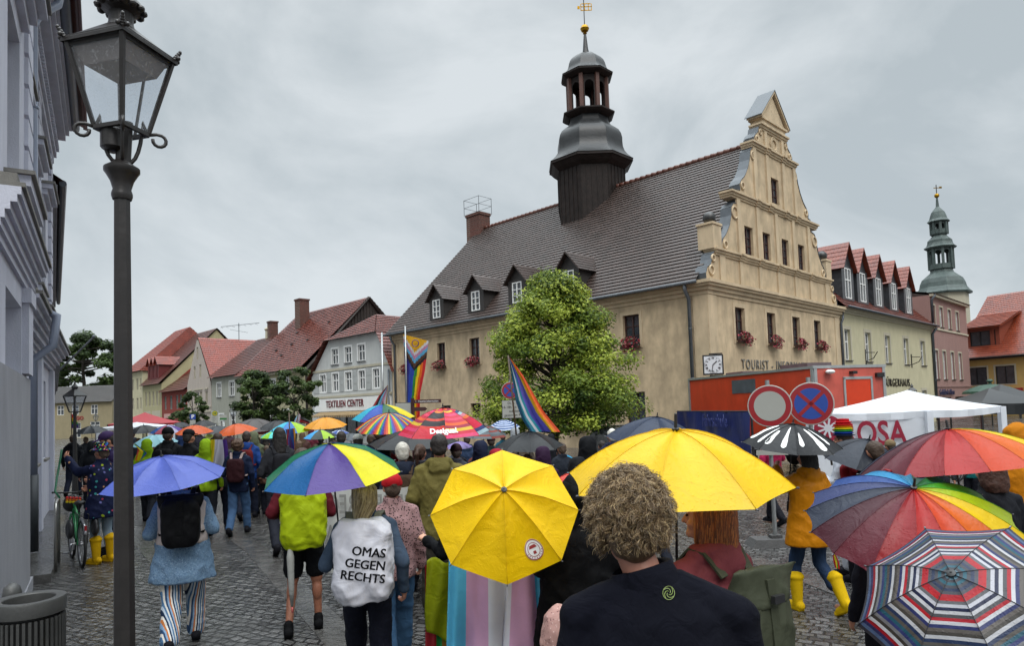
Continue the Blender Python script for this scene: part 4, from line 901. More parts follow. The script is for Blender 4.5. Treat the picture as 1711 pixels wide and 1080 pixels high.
for a0, a1, fc in ((-2.3, -.7, LFc), (.95, 2.15, LW), (4.15, 5.55, LW), (6.85, 8.15, LW)):   # hoods over the upper windows
    q = lbmesh(lil)
    for z0, z1, d in ((6.95, 7.08, .08), (7.08, 7.2, .16), (7.2, 7.3, .26)): q.fbox(fc, a0-d*.5, a1+d*.5, z0, z1, -.02, d)
    q.mat(lilt); q.fbox(fc, a0-.17, a1+.17, 7.3, 7.35, -.02, .3); q.build('window_hood', LB)
    q = lbmesh(lil)
    for z0, z1, d in ((4.42, 4.55, .14), (4.55, 4.66, .22)): q.fbox(fc, a0-.05, a1+.05, z0, z1, -.02, d)
    q.mat(lilt); q.fbox(fc, a0-.1, a1+.1, 4.66, 4.7, -.02, .26); q.build('window_ledge', LB)
for fc, a0, a1, d0, d1 in ((LFc, -.34, .36, -.36, .045), (LW, 5.9, 6.5, -.02, .07), (LW, 9.7, 10.3, -.02, .07)):
    q = lbmesh(lil)
    for k in range(13): q.fbox(fc, a0, a1, 4.45+k*.4, 4.79+k*.4, d0, d1)
    q.build('quoins', LB)
for fc, a0, a1 in ((LFc, -3.3, .3), (LW, .35, 10.6)):
    q = lbmesh(lil)
    for z0, z1, d in ((9.0, 9.16, .08), (9.16, 9.3, .14), (9.65, 9.8, .34), (9.8, 9.94, .42), (9.94, 10.0, .48)): q.fbox(fc, a0, a1, z0, z1, -.02, d)
    n_ = int((a1-a0)/.16)
    for k in range(n_): q.fbox(fc, a0+k*.16, a0+k*.16+.09, 9.3, 9.42, -.02, .2)
    q.fbox(fc, a0, a1, 9.42, 9.65, -.02, .12); q.build('eaves_cornice', LB)
gut = mat('zinc_blue', '60656f', .42, .1, 4, metal=.3)
q = lbmesh(gut)
for a0, a1, fc in ((-3.3, .55, LFc), (.55, 10.6, LW)): q.tube([fc.at(a0, 10.05, .56), fc.at(a1, 10.02, .56)], .1, 10)
q.build('gutter', LB, smooth=True)
r = lbmesh(roof_brn); roof_slope(r, LFc.at(-3.4, 10.05, .45), LFc.at(10.7, 10.05, .45), LFc.at(10.7, 13.0, -4), LFc.at(-3.4, 13.0, -4), 16); roof_slope(r, LFc.at(-3.4, 10.05, -8.4), LFc.at(10.7, 10.05, -8.4), LFc.at(10.7, 13.0, -4), LFc.at(-3.4, 13.0, -4), 10); r.build('roof', LB, fix=False)
pz = mat('pipe_painted', '7d8494', .4, .08, 5); dkp = mat('pipe_dark', '33373a', .5, .2, 6)
pa = 3.02
pipe(LB, [LW.at(pa+.5, 9.9, .55), LW.at(pa+.4, 9.55, .5), LW.at(pa+.1, 9.15, .25), LW.at(pa, 8.9, .17), LW.at(pa, 4.15, .17), LW.at(pa, 3.95, .5), LW.at(pa, 3.45, .45), LW.at(pa, 3.2, .17), LW.at(pa, 1.3, .17)], .07, m=pz)
pipe(LB, [LW.at(pa, 1.32, .17), LW.at(pa, .08, .17)], .085, m=dkp)
q = lbmesh(slab); q.fbox(LW, .6, 2.6, 0, .12, -.02, .55); q.build('door_step', LB)
# second house on the left, lower, with a brown verge
L2 = Fac(LW.at(10.75, 0).xy, LW.at(10.75, 0).xy+V((-12.1, 18))); LC = thing('ochre_verge_house', 'grey house with a brown tiled verge further down the left side', 'house', L2.at(0, 0))
l2h = [(a, a+1, z, z+1.6) for a in (1.5, 4.5, 7.5, 10.5, 14, 17) for z in (1.2, 4.6)]
body(LC, L2, 0, 21.5, 8, 8.6, lil, holes=l2h)
for q in l2h: window(LC, L2, *q, .15, white_paint, 1, (.65,), lil2, .1)
r = MB(LC.location); r.mat(roof_brn); roof_slope(r, L2.at(-.1, 8.6, .2), L2.at(21.7, 8.6, .2), L2.at(21.7, 12.2, -4), L2.at(-.1, 12.2, -4), 18); roof_slope(r, L2.at(-.1, 8.6, -8.4), L2.at(21.7, 8.6, -8.4), L2.at(21.7, 12.2, -4), L2.at(-.1, 12.2, -4), 12)
r.mat(mat('ochre_render', 'a07a48', .8)); r.poly([L2.at(0, 8.6, 0), L2.at(0, 12.1, -4), L2.at(0, 8.6, -8)]); r.poly([L2.at(21.5, 8.6, 0), L2.at(21.5, 12.1, -4), L2.at(21.5, 8.6, -8)])
r.build('roof', LC, fix=False)
q = MB(LC.location); q.mat(lil2)
for z0, z1, d in ((8.15, 8.3, .08), (8.3, 8.5, .15)): q.fbox(L2, 0, 21.5, z0, z1, -.02, d)
q2 = MB(LC.location); q2.mat(lil2); q2.fbox(L2, 0, 21.5, 3.7, 3.85, -.02, .15); q2.fbox(L2, 0, 21.5, 3.85, 3.95, -.02, .22); q2.build('string_course', LC)
q.mat(darkzinc); q.tube([L2.at(0, 8.55, .27), L2.at(21.6, 8.55, .27)], .09, 8); q.build('cornice', LC)
fp = MB(LC.location); fp.mat(zinc); fp.tube([L2.at(19.2, 4.6, .1), L2.at(18.2, 6.4, 1.7)], .045, 6); fp.ell(L2.at(18.2, 6.45, 1.72), .09, 8, 6); fp.mat(blk); fp.box(L2.at(19.2, 4.6, .1), (.15, .15, .3)); fp.build('flag_pole', LC)
# ================================================================ trees
barkm = mat('bark', (.05, .042, .033), .9, .3, 8, .8, 14)
def leafmat(n, c, tr=.35): return mat(n, c, .45, .25, 2.5, transl=tr, spec=.2)
def tree(name, label, base, h0, h1, rx, ry, nl, size, cols, seed, group=None, clumps=70, cz=None, squash=1.0, trunk_r=.14, gaps=.5):
    rnd = random.Random(seed); t = thing(name, label, 'tree', base, group=group); B = V(base)
    cz = cz if cz is not None else (h0+h1)/2; cs = []
    for k in range(clumps*3):
        z = rnd.uniform(0, 1); f = (4*z*(1-z))**.5 if squash == 1.0 else min(1, (1-z)**squash*1.3*min(1, (z+.08)*4)**.5)
        th = rnd.uniform(0, 2*pi); rr = f*rnd.uniform(.35, 1)**.5*rnd.uniform(.8, 1.08)
        cs.append((V((cos(th)*rx*rr, sin(th)*ry*rr, h0+(h1-h0)*z)), rnd.uniform(.55, 1.0)))
        if len(cs) >= clumps: break
    tr = MB(); tr.mat(barkm); top = h0+(h1-h0)*.8
    pts = [V((rnd.gauss(0, .05), rnd.gauss(0, .05), top*k/8)) for k in range(9)]; pts[0] = V((0, 0, -.1)); tr.tube(pts, [trunk_r*(1-.09*k) for k in range(9)], 9)
    for c, _ in cs[::2]:
        z0 = max(h0*.8, c.z-rnd.uniform(.5, 1.5)); s_ = V((0, 0, min(z0, top))); mid_ = s_.lerp(c, .5)+V((0, 0, -.1)); tr.tube([s_, mid_, c], [trunk_r*.35, trunk_r*.2, trunk_r*.07], 5)
    tr.build('trunk', t, smooth=True)
    lf = MB(); ms = [leafmat(*c) for c in cols]; vs = []; fs = []; mis = []; per = nl//len(cs); R0 = (rx+ry)/2
    for c, sr in cs:
        cr_ = sr*max(R0, 1.6)*(.25 if clumps > 100 else .22); cl = rnd.random(); out_ = (V((c.x/rx, c.y/ry, 0)).length)
        for i in range(per):
            d = V((rnd.gauss(0, 1), rnd.gauss(0, 1), rnd.gauss(0, .8))).normalized(); rr = cr_*rnd.random()**.4
            p = c+V((d.x*rr*1.15, d.y*rr*1.15, d.z*rr*.8)); n_ = (d+V((rnd.gauss(0, .5), rnd.gauss(0, .5), .9+rnd.gauss(0, .5)))).normalized()
            a = n_.orthogonal().normalized(); a = Matrix.Rotation(rnd.uniform(0, 6.28), 3, n_) @ a; b = n_.cross(a); s = size*rnd.uniform(.6, 1.3); k = len(vs)
            vs += [p-a*s, p+b*s*.55-n_*s*.12, p+a*s, p-b*s*.55-n_*s*.12]; fs.append((k, k+1, k+2, k+3))
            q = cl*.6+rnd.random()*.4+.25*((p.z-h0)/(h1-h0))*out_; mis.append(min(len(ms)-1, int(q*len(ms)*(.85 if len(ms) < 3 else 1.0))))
    me = bpy.data.meshes.new('crown'); me.from_pydata(vs, [], fs)
    for m_ in ms: me.materials.append(m_)
    me.polygons.foreach_set('material_index', mis); me.update(); link(me, 'crown', t)
    return t
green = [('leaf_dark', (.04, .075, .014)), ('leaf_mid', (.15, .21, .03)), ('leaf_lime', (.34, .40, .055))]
tb_ = atY(930, 700, 25.5)
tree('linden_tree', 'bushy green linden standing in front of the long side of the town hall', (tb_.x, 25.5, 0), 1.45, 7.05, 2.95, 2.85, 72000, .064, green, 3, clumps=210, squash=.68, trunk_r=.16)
dk = [('leaf_deep', (.03, .05, .016)), ('leaf_dull', (.07, .11, .03))]
p = atY(425, 690, 40); tree('young_tree', 'small loose-crowned tree in front of the pale yellow house', (p.x, 40, 0), 1.9, 4.2+.6, 1.25, 1.3, 6000, .1, dk, 5, clumps=60, trunk_r=.08)
p = atY(492, 690, 39); tree('young_tree', 'small round dark tree just left of the white shop house', (p.x, 39, 0), 1.8, 4.9, 1.5, 1.5, 7000, .1, dk, 6, clumps=64, trunk_r=.08)
p = atY(455, 690, 42); tree('young_tree', 'dark little tree between its two neighbours before the pale yellow house', (p.x, 42, 0), 1.6, 4.0, 1.3, 1.3, 5000, .1, dk, 16, clumps=50, trunk_r=.08)
p = atY(140, 690, 118); tree('broad_tree', 'large dark broadleaf tree rising over the beige street-end house', (p.x, 118, 0), 4, 17.5, 6.3, 6, 16000, .33, dk, 8, clumps=80, trunk_r=.5)
p = atY(196, 690, 135); tree('broad_tree', 'distant dark tree glimpsed beside the lamp post and the beige house', (p.x, 135, 0), 2, 11, 5, 5, 8000, .4, dk, 9, clumps=50, trunk_r=.5)
p = atY(228, 690, 120); tree('broad_tree', 'dark tree top behind the far cream house', (p.x, 120, 0), 2, 11.5, 4, 4, 8000, .38, dk, 10, clumps=50, trunk_r=.5)
p = atY(322, 690, 62); tree('street_bush', 'small bushy tree in front of the blush gable house by the parking sign', (p.x, 62, 0), .8, 4.6, 1.3, 1.3, 4000, .14, dk, 11, clumps=50, trunk_r=.07)
p = atY(305, 690, 66); tree('street_bush', 'low dark bush in front of the red house', (p.x, 66, 0), .4, 2.9, 1.9, 1.2, 4000, .14, dk, 12, clumps=50, trunk_r=.07)
# ================================================================ lamp post
lampmetal = mat('lamp_metal', (.022, .019, .018), .38, .18, 9, .12, 30, metal=.2)
lampglass = bpy.data.materials.new('lamp_glass'); lampglass.use_nodes = True
_n = lampglass.node_tree; _b = _n.nodes['Principled BSDF']; _b.inputs['Base Color'].default_value = (.8, .82, .85, 1); _b.inputs['Roughness'].default_value = .12
_tr = _n.nodes.new('ShaderNodeBsdfTransparent'); _tr.inputs[0].default_value = (.9, .92, .95, 1); _mx = _n.nodes.new('ShaderNodeMixShader')
_nz = _n.nodes.new('ShaderNodeTexNoise'); _nz.inputs['Scale'].default_value = 70; _nz.inputs['Detail'].default_value = 3; _tcn = _n.nodes.new('ShaderNodeTexCoord'); _n.links.new(_tcn.outputs['Object'], _nz.inputs['Vector'])
_rp = _n.nodes.new('ShaderNodeMapRange'); _rp.inputs[1].default_value = .56; _rp.inputs[2].default_value = .64; _rp.inputs[3].default_value = .1; _rp.inputs[4].default_value = .2; _n.links.new(_nz.outputs[0], _rp.inputs[0])
_n.links.new(_rp.outputs[0], _mx.inputs[0]); _n.links.new(_tr.outputs[0], _mx.inputs[1]); _n.links.new(_b.outputs[0], _mx.inputs[2]); _n.links.new(_mx.outputs[0], _n.nodes['Material Output'].inputs[0])
lp = atZ(206, 1330, 0); lp = V((atY(206, 700, 3.9).x, 3.9, 0))
LPO = thing('lantern_post', 'tall dark cast-iron street lantern with four-sided glass head, nearest in the street', 'street lamp', lp)
def zpx(y, x=206): return atY(x, y, 3.9).z
m = MB(); m.mat(lampmetal); zc = zpx(300)
m.lathe([(.13, 0), (.13, .05), (.1, .12), (.085, .5), (.075, .55), (.062, .62)], 8)
m.lathe([(.058, .6), (.053, 1.6), (.048, 2.6), (.043, zc-.03)], 8, ph=.2)
m.build('pole', LPO)
m = MB(); m.mat(lampmetal); m.lathe([(.05, zc-.12), (.056, zc-.1), (.056, zc-.085), (.048, zc-.06), (.062, zc-.01), (.084, zc+.03), (.095, zc+.045), (.095, zc+.065), (.06, zc+.09), (.04, zc+.11)], 20)
m.build('collar', LPO, smooth=True, angle=40)
yaw = radians(-14); hb = zpx(219); ht = zpx(84); hw0, hw1 = .096, .192         # glass body: bottom / top half width
def sq(w_, z, k): t = yaw+pi/4+k*pi/2; return V((cos(t)*w_*sqrt(2), sin(t)*w_*sqrt(2), z))
m = MB(); m.mat(lampmetal)
for k in range(4): m.tube([sq(hw0, hb, k), sq(hw1, ht, k)], [.014, .017], 4)
for w_, z, r_ in ((hw0, hb, .016), (hw1, ht, .02), (hw1-.01, ht-.03, .012)):
    for k in range(4): m.tube([sq(w_, z, k), sq(w_, z, k+1)], r_, 4)
for k in range(4): m.tube([(sq(hw0, hb, k)+sq(hw0, hb, k+1))/2, (sq(hw1, ht, k)+sq(hw1, ht, k+1))/2], .009, 4) if k in (0,) else None
m.build('lantern_frame', LPO)
for k in range(4):
    g = MB(); g.mat(lampglass); g.quad(sq(hw0, hb, k), sq(hw0, hb, k+1), sq(hw1, ht, k+1), sq(hw1, ht, k)); g.build('lantern_pane', LPO)
m = MB(); m.mat(lampmetal)                                   # roof, inner reflector and chimney cap
for k in range(4):
    a, b, c, d = sq(hw1+.02, ht, k), sq(hw1+.02, ht, k+1), sq(.05, ht+.15, k+1), sq(.05, ht+.15, k); m.quad(a, b, c, d)
    m.quad(a-V((0, 0, .02)), b-V((0, 0, .02)), b, a)
m.lathe([(.075, ht+.13), (.066, ht+.16), (.066, ht+.22), (.1, ht+.235), (.125, ht+.26), (.115, ht+.28), (.08, ht+.32), (.06, ht+.34), (.085, ht+.36), (.05, ht+.42), (.01, ht+.44)], 20)
for j in range(12): t = j*pi/6; m.ell((cos(t)*.115, sin(t)*.115, ht+.25), (.025, .025, .02), 8, 6)
m.build('lantern_roof', LPO, fix=False)
rf = mat('lamp_reflector', (.16, .13, .115), .5, .15, 6); m = MB(); m.mat(rf)
for k in range(4): m.quad(sq(hw1-.02, ht-.03, k), sq(hw1-.02, ht-.03, k+1), sq(.13, ht-.13, k+1), sq(.13, ht-.13, k)); m.quad(sq(.13, ht-.13, k), sq(.13, ht-.13, k+1), sq(.02, ht-.03, k+1), sq(.02, ht-.03, k))
m.build('reflector', LPO, fix=False)
for k in range(4):                                           # crockets at the corners
    m = MB(); m.mat(lampmetal); c = sq(hw1+.02, ht, k); d = V((c.x, c.y, 0)).normalized()
    for j in range(5): m.ell(c+d*(.008*j-.02)+V((0, 0, .01+.013*j)), (.019-.002*j, .019-.002*j, .013), 7, 5)
    for s_ in (-1, 1): m.ell(c+V((-d.y, d.x, 0))*.024*s_+V((0, 0, .012)), .014, 7, 5)
    m.build('corner_ornament', LPO, smooth=True)
m = MB(); m.mat(lampmetal)                                   # cradle arms with scrolled ends
for k in range(4):
    c = sq(hw0, hb, k); d = V((c.x, c.y, 0)).normalized(); R0 = V((c.x, c.y, 0)).length
    pts = [V((0, 0, zc+.1))+d*(.03)]+[V((0, 0, zc+.1+.26*(1-cos(t*pi/12))))+d*(.03+(R0*.78-.03)*sin(t*pi/12)) for t in range(1, 7)]
    m.tube(pts+[c*1+V((0, 0, -.01))], .011, 6)
    cc = c+d*.06+V((0, 0, -.025)); m.tube([c, c+d*.045+V((0, 0, .012))]+[cc+d*(.036*cos(t))+V((0, 0, .036*sin(t))) for t in [1.2-j*.5 for j in range(10)]], .01, 6)
m.build('scroll_arm', LPO, smooth=True)
m = MB(); m.mat(lampmetal); m.tube([(0, 0, zc+.08), (0, 0, hb+.02)], [.035, .03], 10); m.lathe([(.04, zc+.16), (.065, zc+.18), (.065, zc+.28), (.04, zc+.3)], 12, (-.04, -.02, 0)); m.tube([(.02, 0, zc+.1), (.035, 0, hb+.05)], .03, 8); m.build('lamp_holder', LPO, smooth=True, angle=40)
# ================================================================ smaller lanterns in the distance
def small_lantern(x, ytop, Y, h, label):
    p = atY(x, ytop, Y); t = thing('street_lantern', label, 'street lamp', (p.x, Y, 0), group='small street lanterns around the square'); h = p.z
    m = MB(); m.mat(cast_iron); m.lathe([(.09, 0), (.06, .8), (.04, h-.9)], 8); m.build('pole', t)
    m = MB(); m.mat(cast_iron); z0 = h-.85
    for k in range(4):
        f_ = lambda w_, z, j: V((cos(j*pi/2+.5)*w_, sin(j*pi/2+.5)*w_, z))
        m.tube([f_(.13, z0, k), f_(.27, z0+.45, k)], .018, 4); m.tube([f_(.27, z0+.45, k), f_(.27, z0+.45, k+1)], .018, 4); m.tube([f_(.13, z0, k), f_(.13, z0, k+1)], .018, 4)
        m.quad(f_(.3, z0+.45, k), f_(.3, z0+.45, k+1), f_(.06, z0+.65, k+1), f_(.06, z0+.65, k))
    m.lathe([(.06, z0+.62), (.09, z0+.7), (.03, z0+.78), (.01, z0+.85)], 8); m.tube([(0, 0, z0-.1), (0, 0, z0)], .05, 6); m.build('lantern_frame', t, fix=False)
    g = MB(); g.mat(lampglass)
    for k in range(4): g.quad(f_(.12, z0+.01, k), f_(.12, z0+.01, k+1), f_(.25, z0+.44, k+1), f_(.25, z0+.44, k))
    g.build('lantern_pane', t, fix=False)
for a in ((125, 638, 19, 0, 'slim street lantern seen in front of the beige street-end house'), (160, 690, 75, 0, 'tiny lantern by the door of the beige street-end house'), (390, 676, 48, 0, 'street lantern in front of the plain grey house'),
          (1523, 641, 38, 0, 'street lantern in front of the BÜRGERHAUS lettering'), (1676, 661, 40, 0, 'lantern above the black market tents by the yellow house'), (1704, 676, 55, 0, 'lantern farthest right before the yellow corner house')): small_lantern(*a)
# ================================================================ litter bin, bollard dome, bike rack
binm = mat('bin_grey', (.06, .06, .058), .5, .15, 10, .1, 60, metal=.4)
bp_ = atY(49, 1000, 4.72); t = thing('litter_bin', 'round grey slatted litter bin at the foot of the grey building', 'litter bin', (bp_.x, 4.72, 0)); bz_ = bp_.z
m = MB(); m.mat(binm); R_ = .205
m.lathe([(R_+.004, bz_-.1), (R_+.008, bz_-.098), (R_+.012, bz_-.014), (R_+.006, bz_), (R_*.76, bz_-.002), (R_*.74, bz_-.008), (R_*.73, bz_-.12), (R_*.9, bz_-.12)], 48); m.build('rim', t, smooth=True, angle=30)
m = MB(); m.mat(binm)
for k in range(40): th = 2*pi*k/40; m.box((cos(th)*R_, sin(th)*R_, bz_/2-.05), (.012, .017, bz_-.14), th)
m.lathe([(R_, .03), (R_+.01, .05), (R_+.01, .1), (R_, .12)], 32); m.build('slats', t)
m = MB(); m.mat(mat('bin_liner', (.01, .01, .01), .6)); m.lathe([(R_*.86, .05), (R_*.86, bz_-.1), (R_*.7, bz_-.1), (R_*.7, bz_-.3), (.01, bz_-.3)], 24); m.build('liner', t)
p = atY(4, 985, 4.9); t = thing('bollard', 'dark rounded bollard behind the litter bin against the plinth', 'bollard', (p.x-.02, 4.9+.12, 0))
m = MB(); m.mat(binm); m.lathe([(.06, 0), (.055, p.z-.1), (.062, p.z-.09), (.062, p.z-.06), (.05, p.z-.015), (.02, p.z+.01), (.001, p.z+.012)], 16); tag(m.build('post', t, smooth=True, angle=40))
steel = mat('brushed_steel', (.42, .41, .38), .3, .1, 8, metal=.9)
r0 = atZ(93, 955, 0); r1 = r0+V((-.515, .857, 0)).normalized()*.8; t = thing('bike_rack', 'stainless steel hoop bike rack holding the green bicycle', 'bike rack', r0)
hh = .98; d = (r1-r0); m = MB(); m.mat(steel); m.tube([(0, 0, -.05), (0, 0, hh-.12)]+[d*0+V((0, 0, 0))+d.normalized()*(.12-.12*cos(j*pi/8))+V((0, 0, hh-.12+.12*sin(j*pi/8))) for j in range(1, 5)]+[d-d.normalized()*(.12-.12*cos(j*pi/8))+V((0, 0, hh-.12+.12*sin(j*pi/8))) for j in range(4, -1, -1)]+[d+V((0, 0, -.05))], .024, 10); m.build('hoop', t, smooth=True)
# ================================================================ green bicycle
def bicycle():
    rw = atZ(137, 947, 0); fw = atZ(112, 922, 0); d = (fw-rw).normalized(); s_ = V((-d.y, d.x, 0)); WB = 1.02
    t = thing('bicycle', 'green bicycle with black saddlebags leaning at the steel hoop', 'bicycle', rw); U = V((0, 0, 1))
    P = lambda x, z, y=0: d*x+U*z+s_*y
    rub = mat('tyre_rubber', (.015, .015, .015), .6); grn = mat('bike_green', '1f8a4a', .3, .08, 8, coat=.5); alu = mat('bike_alloy', (.45, .45, .46), .3, .1, 9, metal=.9); bk = mat('bike_black', (.015, .015, .016), .5, .2, 9)
    for x0 in (0, WB):
        R = .33; wm = MB(); wm.mat(alu); ring_ = [P(x0+(R-.03)*cos(k*pi/16), R+(R-.03)*sin(k*pi/16)) for k in range(33)]; wm.tube(ring_, .013, 6, False)
        for k in range(18): th = k*2*pi/18; wm.tube([P(x0, R, .03*(-1)**k), P(x0+(R-.03)*cos(th), R+(R-.03)*sin(th))], .0025, 3)
        wm.tube([P(x0, R, -.05), P(x0, R, .05)], .022, 8); wh = wm.build('wheel', t, smooth=True)
        tm = MB(); tm.mat(rub); tm.tube([P(x0+R*cos(k*pi/20), R+R*sin(k*pi/20)) for k in range(41)], .021, 8, False); tm.build('tyre', wh, smooth=True)
        f = MB(); f.mat(alu); f.tube([P(x0+.37*cos(a), .33+.37*sin(a)) for a in [(.15+.1*k if x0 == 0 else .9+.09*k) for k in range(26 if x0 == 0 else 18)]], .022, 6); f.build('mudguard', t, smooth=True)
    m = MB(); m.mat(grn); bb_, st, hd, hd2 = P(.44, .28), P(.28, .78), P(.82, .88), P(.86, .70)
    for a, b, r_ in ((bb_, st, .018), (bb_, hd2, .022), (st.lerp(bb_, .25), hd, .018), (hd, hd2, .022)): m.tube([a, b], r_, 8)
    for y in (-.06, .06): m.tube([P(0, .33, y), bb_+s_*y*.3], .012, 6); m.tube([P(0, .33, y), st.lerp(bb_, .2)+s_*y*.3], .011, 6); m.tube([hd2+s_*y*.5, P(WB-.04, .5, y), P(WB, .33, y)], .013, 6)
    m.build('frame', t, smooth=True)
    m = MB(); m.mat(bk); m.tube([hd, P(.79, 1.0)], .014, 6); m.tube([P(.62, 1.08, -.3), P(.74, 1.06, -.2), P(.8, 1.04, 0), P(.74, 1.06, .2), P(.62, 1.08, .3)], .013, 6); m.tube([P(.62, 1.08, -.3), P(.52, 1.09, -.31)], .018, 6); m.tube([P(.62, 1.08, .3), P(.52, 1.09, .31)], .018, 6)
    m.tube([P(.66, 1.02, -.2), P(.55, 1.0, -.29)], .006, 4); m.tube([P(.66, 1.02, .2), P(.55, 1.0, .29)], .006, 4); m.build('handlebar', t, smooth=True)
    m = MB(); m.mat(bk); m.T = Matrix.Translation(P(.22, .93)) @ basis(d, s_, U).to_4x4(); m.ell((-.07, 0, 0), (.1, .085, .035), 14, 8); m.ell((.08, 0, 0), (.12, .035, .03), 12, 8); m.T = None; m.tube([st, P(.24, .92)], .013, 6); m.build('saddle', t, smooth=True)
    m = MB(); m.mat(alu); m.tube([bb_-s_*.07, bb_+s_*.07], .02, 8); m.lathe([(.09, -.004), (.09, .004)], 24, bb_+s_*.05, ax=s_); m.tube([bb_+s_*.08, P(.44+.1, .15, .08)], .011, 5); m.tube([bb_-s_*.08, P(.34, .41, -.08)], .011, 5); m.box(P(.55, .14, .13), (.09, .09, .02)); m.box(P(.33, .42, -.13), (.09, .09, .02)); m.build('crank', t)
    m = MB(); m.mat(bk)
    for y in (-.16, .16): m.T = Matrix.Translation(P(-.05, .55, y)) @ basis(d, s_, U).to_4x4(); m.ell((0, 0, .02), (.16, .05, .15), 14, 10)
    m.T = None; o = link(remeshed(m, .02, 3, 'saddlebag', .01, 8), 'saddlebag', t)
    m = MB(); m.mat(bk); m.tube([P(-.25, .78, .06), P(.22, .78, .06)], .007, 5); m.tube([P(-.25, .78, -.06), P(.22, .78, -.06)], .007, 5); m.tube([P(-.2, .78, .06), P(0, .33, .07)], .006, 4); m.tube([P(-.2, .78, -.06), P(0, .33, -.07)], .006, 4); m.build('carrier', t)
    m = MB(); m.mat(mat('reflector_red', '8a0c14', .3)); m.box(P(-.345, .6), (.04, .03, .07), atan2(d.y, d.x)); m.build('rear_light', t)
    m = MB(); m.mat(bk); m.T = Matrix.Translation(P(.92, .86)) @ basis(d, s_, U).to_4x4(); m.ell((0, 0, 0), (.12, .14, .14), 14, 10); link(remeshed(m, .02, 2, 'handlebar_bag', .006, 9), 'handlebar_bag', t)
    m = MB()
    for k, c in enumerate(('c11d1d', 'e07818', 'e8d01c')): m.mat(mat('garland_'+c, c, .7)); [m.ell(P(.74-.02*j, .97-.03*k-.005*j, .1-.04*j), .024, 6, 5) for j in range(5)]
    m.build('garland', t)
bicycle()
# ================================================================ signs
red = mat('sign_red', '8c0f1a', .35, .04, 5, coat=.3); signw = mat('sign_white', '9b9b94', .4, .04, 3); signb = mat('sign_blue', '1c3f8f', .35, .05, 5, coat=.3); signrim = mat('sign_rim', 'a09c96', .4); alum = mat('galvanised', (.33, .34, .34), .35, .15, 8, metal=.7)
def round_sign(x, y, Y, r_, kind, label, name, base=True, yaw=0, post=True, group=None, ptop=None):
    c = atY(x, y, Y); t = thing(name, label, 'traffic sign', (c.x, Y+.05, 0), group=group); f = V((-c.x, -c.y, 0)).normalized(); f = Matrix.Rotation(yaw, 3, 'Z') @ f; xx = V((-f.y, f.x, 0)); R = basis(xx, (0, 0, 1), f).to_4x4()
    T = Matrix.Translation((0, -.05, c.z)) @ R
    m = MB(); m.T = T; m.mat(signrim); m.lathe([(r_, -.008), (r_+.006, -.004), (r_+.006, .004), (r_, .008)], 48)
    if kind == 'empty': m.mat(red); m.lathe([(r_*.965, .0), (r_*.965, .0095)], 48); m.mat(signw); m.lathe([(r_*.72, .0), (r_*.72, .0115)], 48)
    else:
        m.mat(red); m.lathe([(r_*.965, .0), (r_*.965, .0095)], 48); m.mat(signb); m.lathe([(r_*.74, .0), (r_*.74, .0115)], 48); m.mat(red)
        for a in (pi/4, -pi/4): m.box((0, 0, .0125), (r_*1.55, r_*.17, .004), R=Matrix.Rotation(a, 3, 'Z'))
    m.build('disc', t)
    pm = MB(); pm.mat(alum); pm.tube([(0, 0, 0.05), (0, 0, ptop or c.z+r_+.08)], .03, 10); pm.box((0, .0, c.z+r_*.75), (.09, .07, .05)); pm.box((0, .0, c.z-r_*.75), (.09, .07, .05)); pm.build('post', t, smooth=True, angle=40)
    if base:
        bm = MB(); bm.mat(mat('recycled_rubber', (.05, .048, .047), .7, .2, 10, .4, 40)); bm.prism([(-.4, -.2), (.4, -.2), (.4, .2), (-.4, .2)], lambda a, b, d: V((a*(1-.18*d), b*(1-.2*d), d*.11)), 0, 1); bm.box((0, 0, .13), (.16, .14, .05)); bm.box((.25, 0, .115), (.12, .05, .02)); bm.build('foot', t)
    return t, c, R
sgn, c_, R_s = round_sign(1286, 679, 10.1, .305, 'empty', 'round no-vehicles sign, white disc with red ring on a mobile post', 'no_entry_sign')
q = MB(); q.mat(signw); q.T = Matrix.Translation((0, -.05, 0)) @ R_s; zz_ = atY(1288, 757, 10.1).z; q.box((.0, zz_, .0), (.44, .07, .02)); q.build('plate', sgn)
round_sign(1355, 675, 9.9, .305, 'stop', 'big round no-stopping sign, red cross on blue, beside the white disc sign', 'no_stopping_sign')
t, c_, R_s = round_sign(852, 653, 20.5, .25, 'stop', 'small no-stopping sign with parking-hours plate in front of the linden tree', 'no_stopping_sign', base=False)
def panel(root, T, w_, h_, m_, name='plate', th=.02, rim=None):
    q = MB(); q.T = T
    if rim: q.mat(rim); q.box((0, 0, -.004), (w_+.03, h_+.03, th))
    q.mat(m_); q.box((0, 0, 0), (w_, h_, th)); return q.build(name, root)
pc = atY(860, 684, 20.4); T = Matrix.Translation((pc.x-t.location.x, -.12, pc.z)) @ R_s; panel(t, T, .74, .52, signw, rim=blk)
for k, s in enumerate(('Di. u. Do.', '16-18h bis 12-18h', 'auf dem', 'gesamten Platz')): text(s, .105, (0, 0, 0), T @ Matrix.Translation((0, .18-.12*k, .012)), blk, 'lettering', t, .002)
